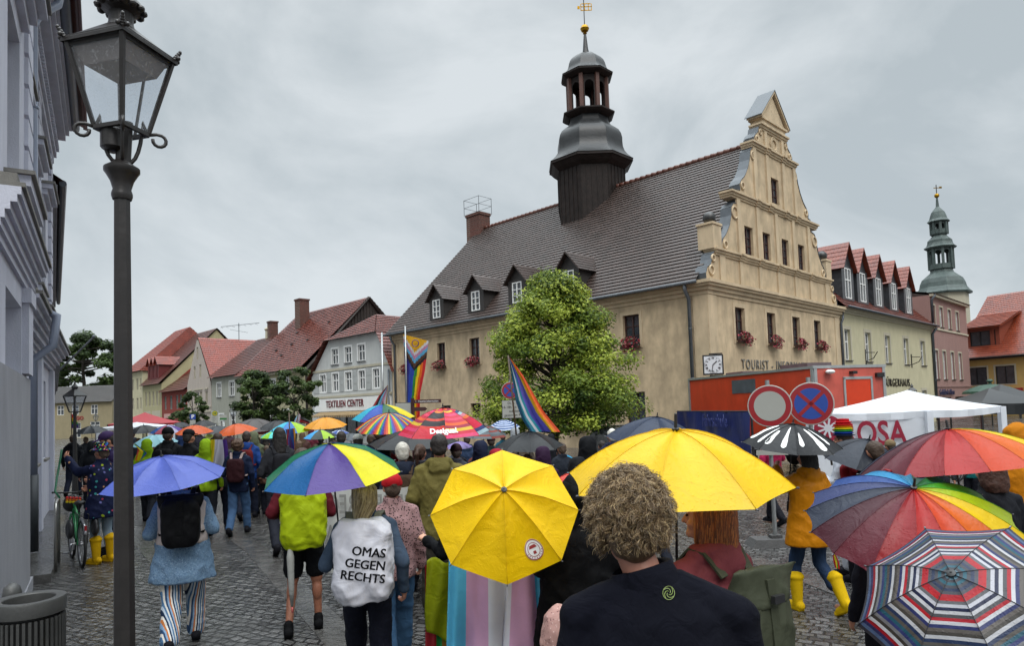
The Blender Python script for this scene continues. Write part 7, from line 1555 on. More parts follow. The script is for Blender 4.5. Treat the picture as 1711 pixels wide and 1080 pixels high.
def pack_mesh(w_, h_, d_, z0, y0, m, roll=False, vox=.014, disp=.006, boxy=.6):
    q = MB(); q.mat(m); n = 9
    secs = []
    for k in range(n+1):
        v = k/n; f = (1-(2*v-1)**4)**.5*.35+.65 if 0 < v < 1 else .72
        secs.append((0, y0-d_*.5-.0, z0+h_*v, w_*.5*f, d_*.5*f*(1.1-.25*v)))
    vs = []; fs = []; N_ = 24
    for (cx, cy, z, rx, ry) in secs:
        for k in range(N_):
            t = 2*pi*k/N_; c_, s_ = cos(t), sin(t); vs.append(V((cx+rx*math.copysign(abs(c_)**boxy, c_), cy+ry*math.copysign(abs(s_)**boxy, s_), z)))
    for i in range(n):
        for k in range(N_): fs.append((i*N_+k, i*N_+(k+1) % N_, (i+1)*N_+(k+1) % N_, (i+1)*N_+k))
    fs += [tuple(reversed(range(N_))), tuple(range(n*N_, (n+1)*N_))]; q.add(vs, fs)
    return remeshed(q, vox, 3, 'bag', disp, 7)
def ribbon(q, pts, w_, th):
    vs = []; n = len(pts)
    for i, p in enumerate(pts):
        d = (pts[min(n-1, i+1)]-pts[max(0, i-1)]).normalized(); s_ = V((1, .0, 0)); s_ = (s_-d*s_.dot(d)).normalized(); u_ = d.cross(s_)
        vs += [p-s_*w_/2-u_*th/2, p+s_*w_/2-u_*th/2, p+s_*w_/2+u_*th/2, p-s_*w_/2+u_*th/2]
    q.add(vs, [(i*4+k, i*4+(k+1) % 4, (i+1)*4+(k+1) % 4, (i+1)*4+k) for i in range(n-1) for k in range(4)]+[(3, 2, 1, 0), (n*4-4, n*4-3, n*4-2, n*4-1)])
def straps(t, m, sw=.1, ztop=1.47, zlow=1.08, y0=-.12, yf=.13, r=.02):
    for s_ in (-1, 1):
        q = MB(); q.mat(m)
        pts = [V((s_*sw*.8, y0-.03, ztop-.07)), V((s_*sw, -.07, ztop+.02)), V((s_*sw*1.15, .0, ztop+.03)), V((s_*sw*1.3, yf-.02, ztop-.08)), V((s_*sw*1.5, yf+.02, ztop-.22)), V((s_*(sw+.09), .05, zlow+.05)), V((s_*(sw+.06), y0, zlow))]
        ribbon(q, pts, r*2.1, r*.5); link(q.mesh('strap'), 'strap', t)
# ================================================================ blue umbrella woman
floral = speckle('blue_speckled_cloth', '60788f', ['34486a', '44607e', '8094a8'], 85, .33)
stripe_tr = striped('candy_striped_trousers', ['c8c4bc', '2c4464', '7c98b4', 'b06c3c', 'd0ccc4', '1c2c44', 'a8b4c0', '4c6c8c'], .105)
p0 = atY(305, 900, 6.5)
W1 = figure('woman in blue speckled rain jacket, white vest and candy-striped trousers under the cornflower umbrella', (p0.x, 6.5, 0), .38, 1.68, armR=((.27, -.03, 1.14), (.16, .2, 1.18)), armL=((-.28, -.04, 1.14), (-.16, .18, 1.14)), legs='walk', topm=floral, botm=stripe_tr, hem=.66, hood='down', flare=.075, loose=.018, female=True, hair='short', hairc='8a8078', voxel=.011, disp=.01, bulk=1.12)
q = MB(); q.mat(cloth('a89c98', bump=.5)); q.loft([(0, -.003, .98, .225, .165), (0, -.003, 1.1, .218, .16), (0, -.01, 1.25, .225, .162), (0, -.012, 1.36, .205, .155), (0, -.01, 1.44, .14, .115)], 24); vo_ = link(remeshed(q, .013, 2, 'vest', .008, 8), 'vest', W1)
bk = at_person(W1, 'rolltop_backpack', 'black roll-top rucksack on the blue speckled jacket', 'backpack'); bm_ = cloth('0b0b0d', 'black_pack_cloth', .45, .5, 7)
link(pack_mesh(.33, .44, .2, .98, -.12, bm_), 'bag', bk)
q = MB(); q.mat(bm_); q.loft([(0, -.2, 1.30, .16, .09), (0, -.2, 1.36, .19, .075), (0, -.2, 1.42, .20, .055), (0, -.2, 1.45, .2, .04)], 20); link(remeshed(q, .012, 2, 'rolled_top', .004, 9), 'rolled_top', bk)
q = MB(); q.mat(bm_); q.box((0, -.325, 1.25), (.05, .012, .3)); q.box((0, -.335, 1.28), (.06, .02, .04)); q.build('buckle_strap', bk); straps(bk, bm_, .11)
U('cornflower-blue folding umbrella of the woman in the speckled jacket', 270, 763, 6.35, 194, ['5a6abc'], None, ax=(-.05, -.16, 1), h=.23, spin=.2, fold=.03, tr=.35)
# ================================================================ man in shorts
p0 = atY(508, 900, 6.9)
M2 = figure('man in maroon hoodie, black shorts and black trainers with a neon rucksack cover', (p0.x, 6.9, 0), .28, 1.80, armR='frontR', armL=((-.29, -.05, 1.15), (-.2, .18, 1.1)), legs=(((.11, .03, .5), (.12, .05, .085)), ((-.11, .05, .5), (-.15, -.14, .085))), top='4c141c', bottom='101114', bkind='shorts', shoes='0c0c0e', hair='short', hairc='3a2a20', hem=.9, voxel=.011, skin='8c5a44')
nk = at_person(M2, 'covered_backpack', 'neon yellow-green rain cover over the rucksack of the man in shorts', 'backpack'); neon = cloth('8c9c10', 'neon_cover', .5, 1.0, 6)
link(pack_mesh(.43, .62, .27, .86, -.12, neon, disp=.014), 'bag', nk); straps(nk, bm_, .12)
fu = at_person(M2, 'folded_umbrella', 'furled pale grey umbrella hanging point down from the neon rucksack', 'umbrella'); q = MB(); q.mat(cloth('8c8c88')); q.tube([(-.12, -.33, .93), (-.12, -.34, .8), (-.115, -.34, .5), (-.112, -.34, .34)], [.012, .035, .026, .012], 10); q.mat(mat('pink_tip', 'c05c5c', .5)); q.tube([(-.112, -.34, .34), (-.11, -.34, .28)], .008, 6); q.build('cloth', fu, smooth=True)
t, hp, T, cn = umbrella('big panelled umbrella in green, blue, violet and yellow before the white vest', 551, 742, 4.82, .49, .225, ['1c5c94', '54408a', 'dcd410', '1e6c4c'], ax=(-.04, -.17, 1), front=1.15, group=G_U, fold=.03, tr=.35)
# ================================================================ woman with the lettered white rucksack cover
p0 = atY(612, 950, 4.95); denim = '3c4f66'
hpl = (Matrix.Rotation(-.12, 3, 'Z') @ (hp-V((p0.x, 4.95, 0))))*(1.75/1.66)
W3 = figure('blonde woman in white vest carrying the rucksack lettered OMAS GEGEN RECHTS', (p0.x, 4.95, 0), .12, 1.66, armR=((.27, -.06, 1.13), (.275, .05, .9)), armL=((-.30, .02, 1.12), (-.235, .22, 1.28)), legs='walk2', top='3c4a5c', bottom='12141f', shoes='101012', hair=None, female=True, hem=.86, voxel=.01, disp=.006, bulk=1.1, curlL=75, skin='b47e68')
q = MB(); q.mat(cloth('b4b0b4', bump=.5)); q.loft([(0, -.003, .92, .212, .15), (0, -.003, 1.06, .2, .145), (0, -.01, 1.25, .214, .156), (0, -.012, 1.36, .2, .15), (0, -.01, 1.435, .14, .115), (0, -.01, 1.47, .1, .09)], 24); o = link(remeshed(q, .012, 2, 'vest', .008, 8), 'vest', W3); o.scale = (.95,)*3
def strands(name, root, n, seed, pathf, r, ms, seg=8, sides=4):
    """n thin locks; pathf(rnd) gives a list of points"""
    rnd = random.Random(seed); mb = MB()
    for k in range(n):
        mb.mat(ms[rnd.randrange(len(ms))]); ps = pathf(rnd)
        if ps: mb.tube(ps, [r*(1-.5*(j/(len(ps)-1))**2) for j in range(len(ps))], sides, False)
    me = mb.mesh(name); me.polygons.foreach_set('use_smooth', [True]*len(me.polygons)); return link(me, name, root)
def hairm(h): return mat('hair_'+h, h, .5, .2, 40, .2, 80)
def straight_path(c, rx, ry, rz, length, back=-.02, gather=None, face=.35):
    def f(rnd):
        for _ in range(20):
            d = V((rnd.gauss(0, 1), rnd.gauss(-.2, 1), abs(rnd.gauss(.3, .7)))).normalized()
            if not (d.y > face and d.z < .75): break
        p = V(c)+V((d.x*rx, d.y*ry, d.z*rz)); ps = [p]; vx, vy = d.x*.02, d.y*.012; z = p.z; L_ = length*rnd.uniform(.75, 1.05); n = 9; wob = rnd.uniform(0, 6)
        side = V((d.x, d.y, 0)).normalized() if abs(d.x)+abs(d.y) > .01 else V((0, -1, 0))
        for j in range(1, n+1):
            t = j/n; zz = z-(z-(c[2]-L_))*t**.85; w_ = min(1, ((1-max(0, (zz-c[2])/rz)**2) if zz > c[2] else 1))**.5
            tgt = V((c[0]+side.x*rx*(1.04*w_), c[1]+side.y*ry*1.04*w_, zz))
            if tgt.y > c[1]+ry*.45 and zz < c[2]+.03: tgt.y = c[1]+ry*.45
            if gather: tgt.x += (gather[0]-tgt.x)*max(0, t-.35)*1.2; tgt.y += (gather[1]-tgt.y)*max(0, t-.35)*1.2
            tgt += V((sin(wob+t*5)*.005, cos(wob+t*4)*.005, 0)); ps.append(tgt)
        return ps
    return f
s3 = 1.66/1.75
strands('hair', W3, 620, 4, straight_path((0, -.012*s3, 1.655*s3), .085*s3, .1*s3, .1*s3, .26, gather=(-.05, -.15)), .0042, [hairm('9c8a68'), hairm('7c6c50'), hairm('b4a484')])
q = MB(); q.mat(hairm('7c6c50')); q.T = Matrix.Scale(s3, 4); q.ell((0, -.02, 1.665), (.08, .093, .094), 18, 12); q.ell((0, -.055, 1.61), (.07, .05, .08), 14, 10); link(remeshed(q, .01, 2, 'scalp_hair'), 'scalp_hair', W3)
ob = at_person(W3, 'covered_backpack', 'white rain-covered rucksack lettered OMAS GEGEN RECHTS', 'backpack'); wcov = cloth('b4b4bc', 'white_cover', .5, .9, 5)
bo_ = link(pack_mesh(.40, .55, .26, .86, -.11, wcov, disp=.015, vox=.011), 'bag', ob); straps(ob, cloth('6c6c60'), .1, ztop=1.4, r=.024)
bpy.context.view_layer.update()
for k, s in enumerate(('OMAS', 'GEGEN', 'RECHTS')): decal_text(ob, bo_, s, .082, (.165-.004*k, -.4, 1.19-.083*k), V((1, 0, -.17)), (.17, 0, 1), cloth('101013'), 0, align='RIGHT', sx=1.0)
# ================================================================ companions around the white banner
leo = speckle('leopard_cloth', '8a6c6c', ['1c1416', '241a1c'], 55, .33)
p0 = atY(657, 900, 5.9); P4 = figure('person in leopard-print top and scarlet beanie holding a little rainbow flag, behind the lettered rucksack', (p0.x, 5.9, 0), .3, 1.60, armL=((-.26, .04, 1.14), (-.2, .24, 1.25)), topm=leo, bottom='34506c', hat='beanie', hatc='a01820', hair='short', legs='walk', voxel=.012, loose=.02)
p0 = atY(733, 730, 7.3); OL = figure('man in an olive hooded anorak standing right of the white banner', (p0.x, 7.3, 0), .12, 1.88, top='5c542c', bottom='2c2a24', hood='down', hair='short', hairc='1c1410', legs='stand', loose=.03, hem=.74, flare=.03, voxel=.012, disp=.012, skin='a4684c', armL=((-.27, -.02, 1.14), (-.2, .16, 1.02)))
bn = thing('protest_banner', 'white cloth banner carried edge-on to the march, its dark lettering showing through in reverse', 'banner', atY(610, 890, 7.6)); b0 = atY(498, 890, 7.9); b1 = atY(722, 890, 7.55); bz0, bz1 = .36, 1.33
m = MB(bn.location); m.mat(mat('banner_white', 'c0c0ba', .6, .06, 3, .4, 5, kind='cloth', transl=.35))
def bf(u, v): q_ = b0.lerp(b1, u); return V((q_.x, q_.y+.035*sin(u*17)+.02*sin(u*31+v*3), bz1-(bz1-bz0)*v-.05*sin(u*pi)*(1-v)))
for i in range(44):
    for j in range(10): m.quad(bf(i/44, j/10), bf((i+1)/44, j/10), bf((i+1)/44, (j+1)/10), bf(i/44, (j+1)/10))
weld(m, 'cloth', bn)
BFc = Fac((b0.x, b0.y-.07), (b1.x, b1.y-.07)); RR = facR(BFc).to_4x4() @ Matrix.Scale(-1, 4, (1, 0, 0))
text('GEGEN RECHTS', .30, BFc.at(.75, 1.12, .0), RR, mat('show_through', '83837e', .7), 'lettering', bn, .001, bn.location, off=.004, sx=.66); text('FÜR VIELFALT', .30, BFc.at(.75, .78, .0), RR, mat('show_through', '83837e', .7), 'lettering', bn, .001, bn.location, off=.004, sx=.66)
# ================================================================ flag wearer and octagonal yellow umbrella
ax8 = V((.02, -.80, .58)).normalized(); cn8 = Canopy(.455, .235, 8); ctr = atY(843, 855, 4.3); ap = ctr+ax8*.235
t, hp, T, cn = umbrella('yellow eight-sided folding umbrella tipped towards the viewer, with a round crimson badge print', 0, 0, 4.3, .465, .29, ['f0c400'], ax=ax8, spin=radians(90-22.5+22.5), group=G_U, apex=ctr+ax8*.27, nu=8, nv=14, tip=.012, handle='straight', tr=.3, fold=.02, pw=1.45)
crim = mat('print_crimson', '8c2c2c', .5)
th_b = None
best = min(((((T @ cn.pt(k/20, .72))+t.location-atY(880, 909, 4.3)).length, k/20) for k in range(cn.n*20))); th_b = best[1]
def badge(root, T, cn, th0, v0, r):
    m = MB(); 
    def Q(a, rr, up): vv = v0+rr*sin(a)/cn.R; th = th0+rr*cos(a)/(cn.R*v0*2*pi/cn.n); return on_canopy(T, cn, th, vv, up)[0]
    for (r0, r1, mm, up) in ((0, r, wh, .004), (r*.9, r*.98, crim, .006), (r*.62, r*.68, crim, .006)):
        m.mat(mm)
        for k in range(28):
            a0, a1 = 2*pi*k/28, 2*pi*(k+1)/28
            if r0 == 0: m.add([Q(0, .0001, up), Q(a0, r1, up), Q(a1, r1, up)], [(0, 1, 2)])
            else: m.quad(Q(a0, r0, up), Q(a1, r0, up), Q(a1, r1, up), Q(a0, r1, up))
    m.mat(crim)
    for k in range(9): a = pi*(.1+.1*k); m.add([Q(a-.06, r*.76, .006), Q(a+.06, r*.76, .006), Q(a+.05, r*.85, .006), Q(a-.05, r*.85, .006)], [(0, 1, 2, 3)])
    m.quad(Q(-2.2, r*.55, .006), Q(-.94, r*.55, .006), Q(-.3, r*.5, .006), Q(-2.84, r*.5, .006)); m.quad(Q(1.2, r*.45, .006), Q(1.94, r*.45, .006), Q(2.4, r*.2, .006), Q(.7, r*.2, .006))
    return m.build('badge', root, fix=False)
badge(t, T, cn, th_b, .76, .056)
p0 = atY(830, 900, 4.95)
F8 = figure('person wrapped in a trans pride flag beneath the eight-sided yellow umbrella', (p0.x, 4.95, 0), .05, 1.60, armR=((.25, .0, 1.14), (.13, .2, 1.1)), top='2c2c34', bottom='1c1c24', hair='short', voxel=.013, curlR=80)
fl = at_person(F8, 'trans_pride_flag', 'pale blue, pink and white trans pride flag worn as a cape', 'flag')
tc5 = ['5abce4', 'dca8cc', 'e4e4ee', 'dca8cc', '5abce4']; m = MB()
def capef(u, v):
    a = (u-.5)*2.3; sp = 1+.30*v; x = .36*sin(a)*sp+.02*sin(u*3+v); y = -.06-.13*cos(a)*(1+.45*v); f = v*.9+.1
    y += f*(.045*sin(u*23+v*3.2)+.022*sin(u*41+1-v*2.5))+.02*v*sin(v*9+u*6); x += f*.012*cos(u*26); z = 1.40-.06*abs(sin(a))**2-v*1.25+.03*sin(u*9)*v
    if u > .55: x -= .34*max(0, v-.25)*max(0, .8-u)*1.6
    return V((x, y, z))
sheet(m, capef, 70, 26, lambda u, v: flagcloth(tc5[min(4, int(max(0, min(.999, (u-.02)*1.04-.0+.0))*5))])); weld(m, 'cloth', fl)
# neighbour pointing with the left hand
p0 = atY(800, 900, 5.15); N9 = figure('person in black rain jacket pointing with the bare left hand beside the trans flag', (p0.x, 5.15, 0), .1, 1.68, armL=((-.28, .0, 1.13), (-.40, .15, 1.2)), armR='frontR', top='0e0f12', bottom='3c1c1c', hair='short', hairc='1c1614', pointL=True, curlL=70, palmL=(0, .3, -1), voxel=.0105, skin='c09078')
lm = at_person(N9, 'lime_rain_cape', 'lime-olive rain cape hanging from the arm of the pointing person', 'rain cape'); m = MB(); lc = cloth('747c10', 'lime_cape', .5, .8, 6)
def lcf(u, v): return V((-.38+.26*u+.03*sin(v*4)-.05*sin(v*pi)*(1-u), -.15+.03*sin(u*11+v*3)-.08*v*(1-v), 1.06-.50*v-.14*u*v+.02*sin(u*8)))
m.mat(lc); sheet(m, lcf, 26, 20); weld(m, 'cloth', lm, solid=.006)
rfg = at_person(N9, 'rainbow_flag', 'rainbow flag tied round the waist, its red edge hanging by the lime cape', 'flag'); m = MB(); rc_ = ['8c1420', '8c1420', '14803c', '8a5c1c', '3c1c24', '3c1c24']
sheet(m, lambda u, v: V((-.40+.24*u-.02*v, -.10+.03*sin(u*14+v*2)-.02*v, 1.02-.86*v)), 24, 16, lambda u, v: flagcloth(rc_[min(5, int(u*6))])); weld(m, 'cloth', rfg)
p0 = atY(962, 900, 4.7); figure('large figure in a long black poncho between the two yellow umbrellas', (p0.x, 4.7, 0), .1, 1.66, top='08080a', bottom='0a0a0c', hood='up', hem=.45, flare=.12, loose=.05, armR='frontR', armL='frontL', voxel=.014, disp=.014)
# ================================================================ curly-haired man in the foreground
yC = 2.02; ztop = atY(1046, 788, yC).z-.035; p0 = atY(1095, 950, yC); navyf = cloth('0a0b14', 'navy_fleece', .9, .5, 14); hC = ztop
CM = figure('man with greying blond curls in a dark navy fleece, back to the viewer', (p0.x, yC, 0), -.12, hC, armR='frontR', armL='frontL', topm=navyf, bottom='16181f', hair=None, voxel=.0085, disp=.004, bulk=1.12, headoff=(-.062, .045, .0), headyaw=.15, nod=-.22, skin='a06c58', collar=False, hem=.75)
kc = hC/1.75; HC = Matrix.Scale(kc, 4) @ Matrix.Translation((-.062, .045, 1.56)) @ Matrix.Rotation(.15, 4, 'Z') @ Matrix.Rotation(-.22, 4, 'X') @ Matrix.Translation((0, 0, -1.56))
q = MB(); q.mat(navyf); q.T = Matrix.Scale(kc, 4); vs = []; 
for k, (z, rx, ry, cy) in enumerate(((1.40, .11, .085, -.02), (1.46, .088, .08, -.01), (1.50, .08, .078, .0), (1.522, .079, .076, .005), (1.518, .072, .07, .005), (1.46, .066, .064, .0))):
    for j in range(28): a = 2*pi*j/28; vs.append(V((rx*cos(a)-.012*k, cy+ry*sin(a), z+.012*max(0, -sin(a))+.02*cos(a)*(k > 0))))
q.add(vs, [(i*28+j, i*28+(j+1) % 28, (i+1)*28+(j+1) % 28, (i+1)*28+j) for i in range(5) for j in range(28)]); o = weld(q, 'collar', CM)
q = MB(); q.mat(hairm('4c3c2c')); q.T = HC; q.ell((0, -.012, 1.672), (.092, .108, .100), 20, 14); q.ell((0, -.06, 1.615), (.085, .062, .09), 16, 10); link(remeshed(q, .009, 2, 'scalp_hair', .006, 26), 'scalp_hair', CM)
rnd0 = random.Random(11)
def curlpath(rnd):
    for _ in range(30):
        d = V((rnd.gauss(0, 1), rnd.gauss(-.25, 1), rnd.gauss(.15, .9))).normalized()
        if d.z > -.62 and not (d.y > .5 and d.z < .45) and not (abs(d.x) > .75 and d.y > .15 and d.z < -.05): break
    low = max(0, -d.z); root = V((d.x*.088, -.015+d.y*(.104), 1.668+d.z*(.100 if d.z > 0 else .135))); r_ = rnd.uniform(.006, .0115); turns = rnd.uniform(.9, 1.8); ln = rnd.uniform(.024, .046)*(1-.35*low)
    g = (d*1.0+V((rnd.gauss(0, .45), rnd.gauss(0, .45), rnd.gauss(-.15, .45)))).normalized(); a = g.orthogonal().normalized(); a = Matrix.Rotation(rnd.uniform(0, 6.28), 3, g) @ a; b = g.cross(a); n = 12; out = []
    for j in range(n+1):
        t = j/n; th = t*turns*2*pi; rr = r_*min(1, t*3)*(1-.25*t); q_ = root+g*(ln*t)+a*(rr*(cos(th)-1))+b*(rr*sin(th))+V((0, 0, -.014*t*t)); out.append(q_)
    return out
lock_ = [None, 0]
def lockpath(rnd):                                      # curls come in locks of a dozen hairs
    if lock_[1] == 0: lock_[0] = curlpath(rnd); lock_[1] = 12
    lock_[1] -= 1; o_ = V((rnd.gauss(0, 1), rnd.gauss(0, 1), rnd.gauss(0, 1)))*.0034; k_ = rnd.uniform(.85, 1.08); r0_ = lock_[0][0]
    return [HC @ (r0_+(p_-r0_)*k_+o_*(.7+.6*j/12)+V((rnd.gauss(0, .0007), rnd.gauss(0, .0007), rnd.gauss(0, .0007)))) for j, p_ in enumerate(lock_[0])]
strands('hair', CM, 15600, 12, lockpath, .00085*kc, [hairm('937a58'), hairm('6c5438'), hairm('b09870'), hairm('4c3824'), hairm('8c7c66')], sides=3)
bpy.context.view_layer.update(); jk = [c for c in CM.children if c.name.startswith('jacket')][0]
lg = mat('logo_lime', '7c8c4c', .5); m = MB()
bv = BVHTree.FromObject(jk, bpy.context.evaluated_depsgraph_get()); lp_ = atY(1121, 1001, yC-.15)-CM.location; lp_ = Matrix.Rotation(.12, 3, 'Z') @ lp_
m.mat(lg)
for k in range(4):
    a0 = k*pi/2; pts = []
    for j in range(10):
        a = a0+j*.28; rr = .0035+.0013*j; x, z = rr*cos(a), rr*sin(a); h_ = bv.ray_cast(V((lp_.x+x, -1, lp_.z+z)), V((0, 1, 0)))[0]; pts.append((h_ or V((lp_.x, -.15, lp_.z)))+V((0, -.0015, 0)))
    m.tube(pts, .0011, 4)
pts = [(bv.ray_cast(V((lp_.x+.0165*cos(a*pi/12), -1, lp_.z+.0165*sin(a*pi/12))), V((0, 1, 0)))[0] or V((lp_.x, -.15, lp_.z)))+V((0, -.0015, 0)) for a in range(25)]; m.tube(pts, .001, 4, False); m.build('logo', CM)
# ================================================================ ginger woman, big yellow umbrella, olive roll-top bag
yG = 3.05; p0 = atY(1185, 900, yG); GW = figure('woman with ginger bob and dusty pink jacket under the big yellow umbrella', (p0.x, yG, 0), .55, 1.74, armR='frontR', armL=((-.24, .05, 1.16), (-.13, .25, 1.3)), top='6c343a', bottom='22242c', hair=None, hood='down', female=True, headyaw=.45, voxel=.0095, disp=.007, skin='b87c60', loose=.02, bulk=1.08)
kg = 1.74/1.75; HG = Matrix.Scale(kg, 4) @ Matrix.Translation((0, 0, 1.56)) @ Matrix.Rotation(.45, 4, 'Z') @ Matrix.Translation((0, 0, -1.56))
f_ = straight_path((0, -.012, 1.655), .092, .104, .104, .17, face=.25)
strands('hair', GW, 1500, 5, lambda r_: [HG @ p_ for p_ in f_(r_)], .0034, [hairm('8c4c1c'), hairm('6c3814'), hairm('a0622c'), hairm('5c3012')])
q = MB(); q.mat(hairm('6c3814')); q.T = HG; q.ell((0, -.02, 1.667), (.084, .095, .096), 18, 12); q.loft([(0, -.03, 1.66, .086, .08), (0, -.04, 1.58, .09, .07), (0, -.05, 1.51, .085, .055)], 16); link(remeshed(q, .009, 2, 'scalp_hair'), 'scalp_hair', GW)
t, hp, T, cn = umbrella('large golden-yellow stick umbrella with a black spike over the ginger woman', 1129, 719, 3.15, .515, .235, ['e6bc00'], ax=(.0, -.16, 1), spin=radians(-112), group=G_U, nu=8, nv=14, tip=.075, pw=1.9, facet=.14)
olv = cloth('3a3d30', 'olive_pack_cloth', .55, .5, 6); og = at_person(GW, 'rolltop_backpack', 'big olive-green roll-top rucksack on the dusty pink jacket', 'backpack')
link(pack_mesh(.34, .5, .2, .86, -.13, olv, vox=.011, disp=.008), 'bag', og)
q = MB(); q.mat(olv); q.loft([(0, -.24, 1.30, .165, .085), (0.02, -.25, 1.38, .185, .05), (.03, -.27, 1.44, .2, .022), (.03, -.275, 1.452, .2, .016)], 22); link(remeshed(q, .009, 2, 'rolled_top', .008, 7), 'rolled_top', og)
q = MB(); q.mat(olv); q.frame_box((-.02, -.345, 1.05), (.045, 0, 0), (0, .012, 0), (0, .03, .36)); q.mat(plast); q.box((.0, -.345, 1.34), (.06, .02, .03)); q.build('buckle_strap', og); straps(og, olv, .1)
# ================================================================ child in a speckled pink bonnet
yK = 2.75; p0 = atY(941, 1040, yK); zk = atY(941, 1012, yK).z
pk = speckle('pink_speckled_knit', 'a07c74', ['5c3c3c', 'c0a49c'], 90, .25)
KD = figure('child in a speckled dusty-pink hat at the bottom edge beside the curly-haired man', (p0.x, yK, 0), .2, zk-.02, top='5c3a3c', bottom='2c2c34', hair='short', hairc='4c3424', voxel=.012, hood=None)
kk = (zk-.02)/1.75; q = MB(); q.T = Matrix.Scale(kk, 4); q.mat(pk); q.loft([(0, -.02, 1.58, .112, .118), (0, -.02, 1.62, .12, .125), (0, -.015, 1.68, .112, .122), (0, -.01, 1.74, .085, .095), (0, -.01, 1.77, .05, .06)], 22); q.lathe([(.115, 0), (.128, .008), (.128, .035), (.115, .045)], 24, (0, -.02, 1.57)); link(remeshed(q, .008, 3, 'hat', .007, 11), 'hat', KD)
# ================================================================ raincoat woman in yellow boots
p0 = atY(1352, 850, 6.95); RW = figure('woman in mustard raincoat, jeans and yellow boots under the white-stroked black umbrella', (p0.x, 6.95, 0), .3, 1.66, armL=((-.27, .12, 1.30), (-.19, .24, 1.50)), armR=((.27, -.02, 1.15), (.24, .1, .92)), legs=(((.10, .0, .5), (.14, -.27, .13)), ((-.10, .14, .5), (-.12, .13, .085))), topm=cloth('a8690a', 'mustard_raincoat', .42, .7, 6), bottom='24344c', bkind='tucked', shoes='c09c0c', shoeskind='boot', hood='down', hair='long', hairc='120e0d', female=True, hem=.71, flare=.075, loose=.035, voxel=.0105, disp=.006, curlL=75)
t, hp, T, cn = umbrella('black umbrella painted with white radial strokes beside the traffic signs', 1325, 709, 6.9, .475, .22, ['17181b'], ax=(.05, -.16, 1), spin=.2, group=G_U, nv=9)
m = MB(); m.mat(wh)
for k in range(14):
    th = k*8/14+.12+.1*sin(k*5.3); s0 = .1*sin(k*3.7); w0 = .075; vs0 = [(.34+s0, .03), (.44+s0*.7, .06), (.58, w0), (.72, .10), (.82-s0*.5, .09), (.86-s0*.5, .035)]
    P_ = [on_canopy(T, cn, th-w_*(1.3 if v < .5 else 1), v+.03*sin(k*2.1), .004)[0] for v, w_ in vs0]+[on_canopy(T, cn, th+w_*(1.3 if v < .5 else 1), v+.03*sin(k*2.1), .004)[0] for v, w_ in reversed(vs0)]
    n_ = len(P_)
    for j in range(5): m.quad(P_[j], P_[j+1], P_[n_-2-j], P_[n_-1-j])
m.build_each('painted_stroke', t, per=5)
# ================================================================ person with the stack of rainbow hats
p0 = atY(1412, 800, 8.4); WJ = figure('performer in white jacket and trousers wearing a stack of red and rainbow hats', (p0.x, 8.4, 0), 1.0, 1.72, armL=((-.25, .1, 1.12), (-.12, .3, 1.22)), armR=((.26, .05, 1.25), (.15, .1, 1.52)), top='a8acb4', bottom='b0b4bc', hair='short', hairc='3c2c20', hem=.98, voxel=.013)
q = MB(); z = 1.70*1.72/1.75
for k, (c, r0, r1, hh_) in enumerate((('101c34', .13, .105, .03), ('1c3c94', .115, .1, .028), ('2c8c34', .115, .098, .028), ('d0c018', .113, .095, .028), ('d0681c', .11, .092, .026), ('b41c20', .112, .085, .03), ('9c0c14', .1, .075, .045))): q.mat(cloth(c)); q.lathe([(r0, z), (r0*1.02, z+.006), (r1, z+.012), (r1*.94, z+hh_), (.01, z+hh_+.004)], 20, (0, -.01, 0)); z += hh_-.002
q.build('stacked_hats', WJ, smooth=True, angle=40)
q = MB(); q.mat(cloth('14141a')); q.lathe([(.178, 1.0), (.183, 1.0), (.183, 1.045), (.178, 1.045)], 24); q.build('belt', WJ)
p0 = atY(1462, 850, 7.6); figure('person in crimson coat behind the dark slate umbrella', (p0.x, 8.0, 0), .5, 1.64, top='6c1018', bottom='16161c', hair='short', voxel=.016)
p0 = atY(1468, 900, 7.2); BL_ = figure('striding person in black trousers and black trainers behind the lower rainbow umbrella', (p0.x, 7.2, 0), .35, 1.66, armR='holdR', top='101116', bottom='0f1014', shoes='1c1c20', hair='short', legs=(((.10, .05, .5), (.11, -.02, .085)), ((-.10, .16, .52), (-.12, -.12, .12))), voxel=.014)
# ================================================================ rainbow stick umbrellas
R16 = ['8c1018', 'a81c18', 'c03c10', 'cc5c0c', 'd8b408', '9cb010', '3c8c20', '145c2c', '14483c', '1c6c8c', '2c88b8', '2c4c8c', '36406c', '2e3444', '461824', '5c1424']
t, hp, T, cn = umbrella('sixteen-panel rainbow umbrella with black spike, the upper one by the white pavilion', 1584, 718, 4.4, .57, .24, R16, ax=(-.09, .07, 1), n=16, front=2.7, group=G_U, nu=3, nv=14, tip=.06, pw=1.9)
q = MB(); q.mat(nylon('8c1018')); e1, a_, b_, n_ = on_canopy(T, cn, 15.2, .93, .01); q.tube([e1, e1+a_*.02+n_*.012, e1+a_*.045-b_*.0], .012, 6); q.tube([e1+a_*.03, e1+a_*.05+V((0, 0, -.05)), e1+a_*.06+V((0, 0, -.11))], .007, 5); q.build('closing_strap', t, smooth=True)
p0 = atY(1652, 762, 4.95); figure('brown-haired person in dark coat under the upper rainbow umbrella', (p0.x, 4.95, 0), .1, 1.68, armL='holdL', top='15161b', bottom='1c1d24', hair='bob', hairc='3c1f12', voxel=.013)
axo = V((-.10, -.42, .90)); t, hp, T, cn = umbrella('sixteen-panel rainbow umbrella with black spike, the lower one tipped towards the viewer', 1527, 816, 3.9, .56, .24, R16, ax=axo, n=16, front=2.2, group=G_U, nu=4, nv=14, tip=.065, pw=1.9)
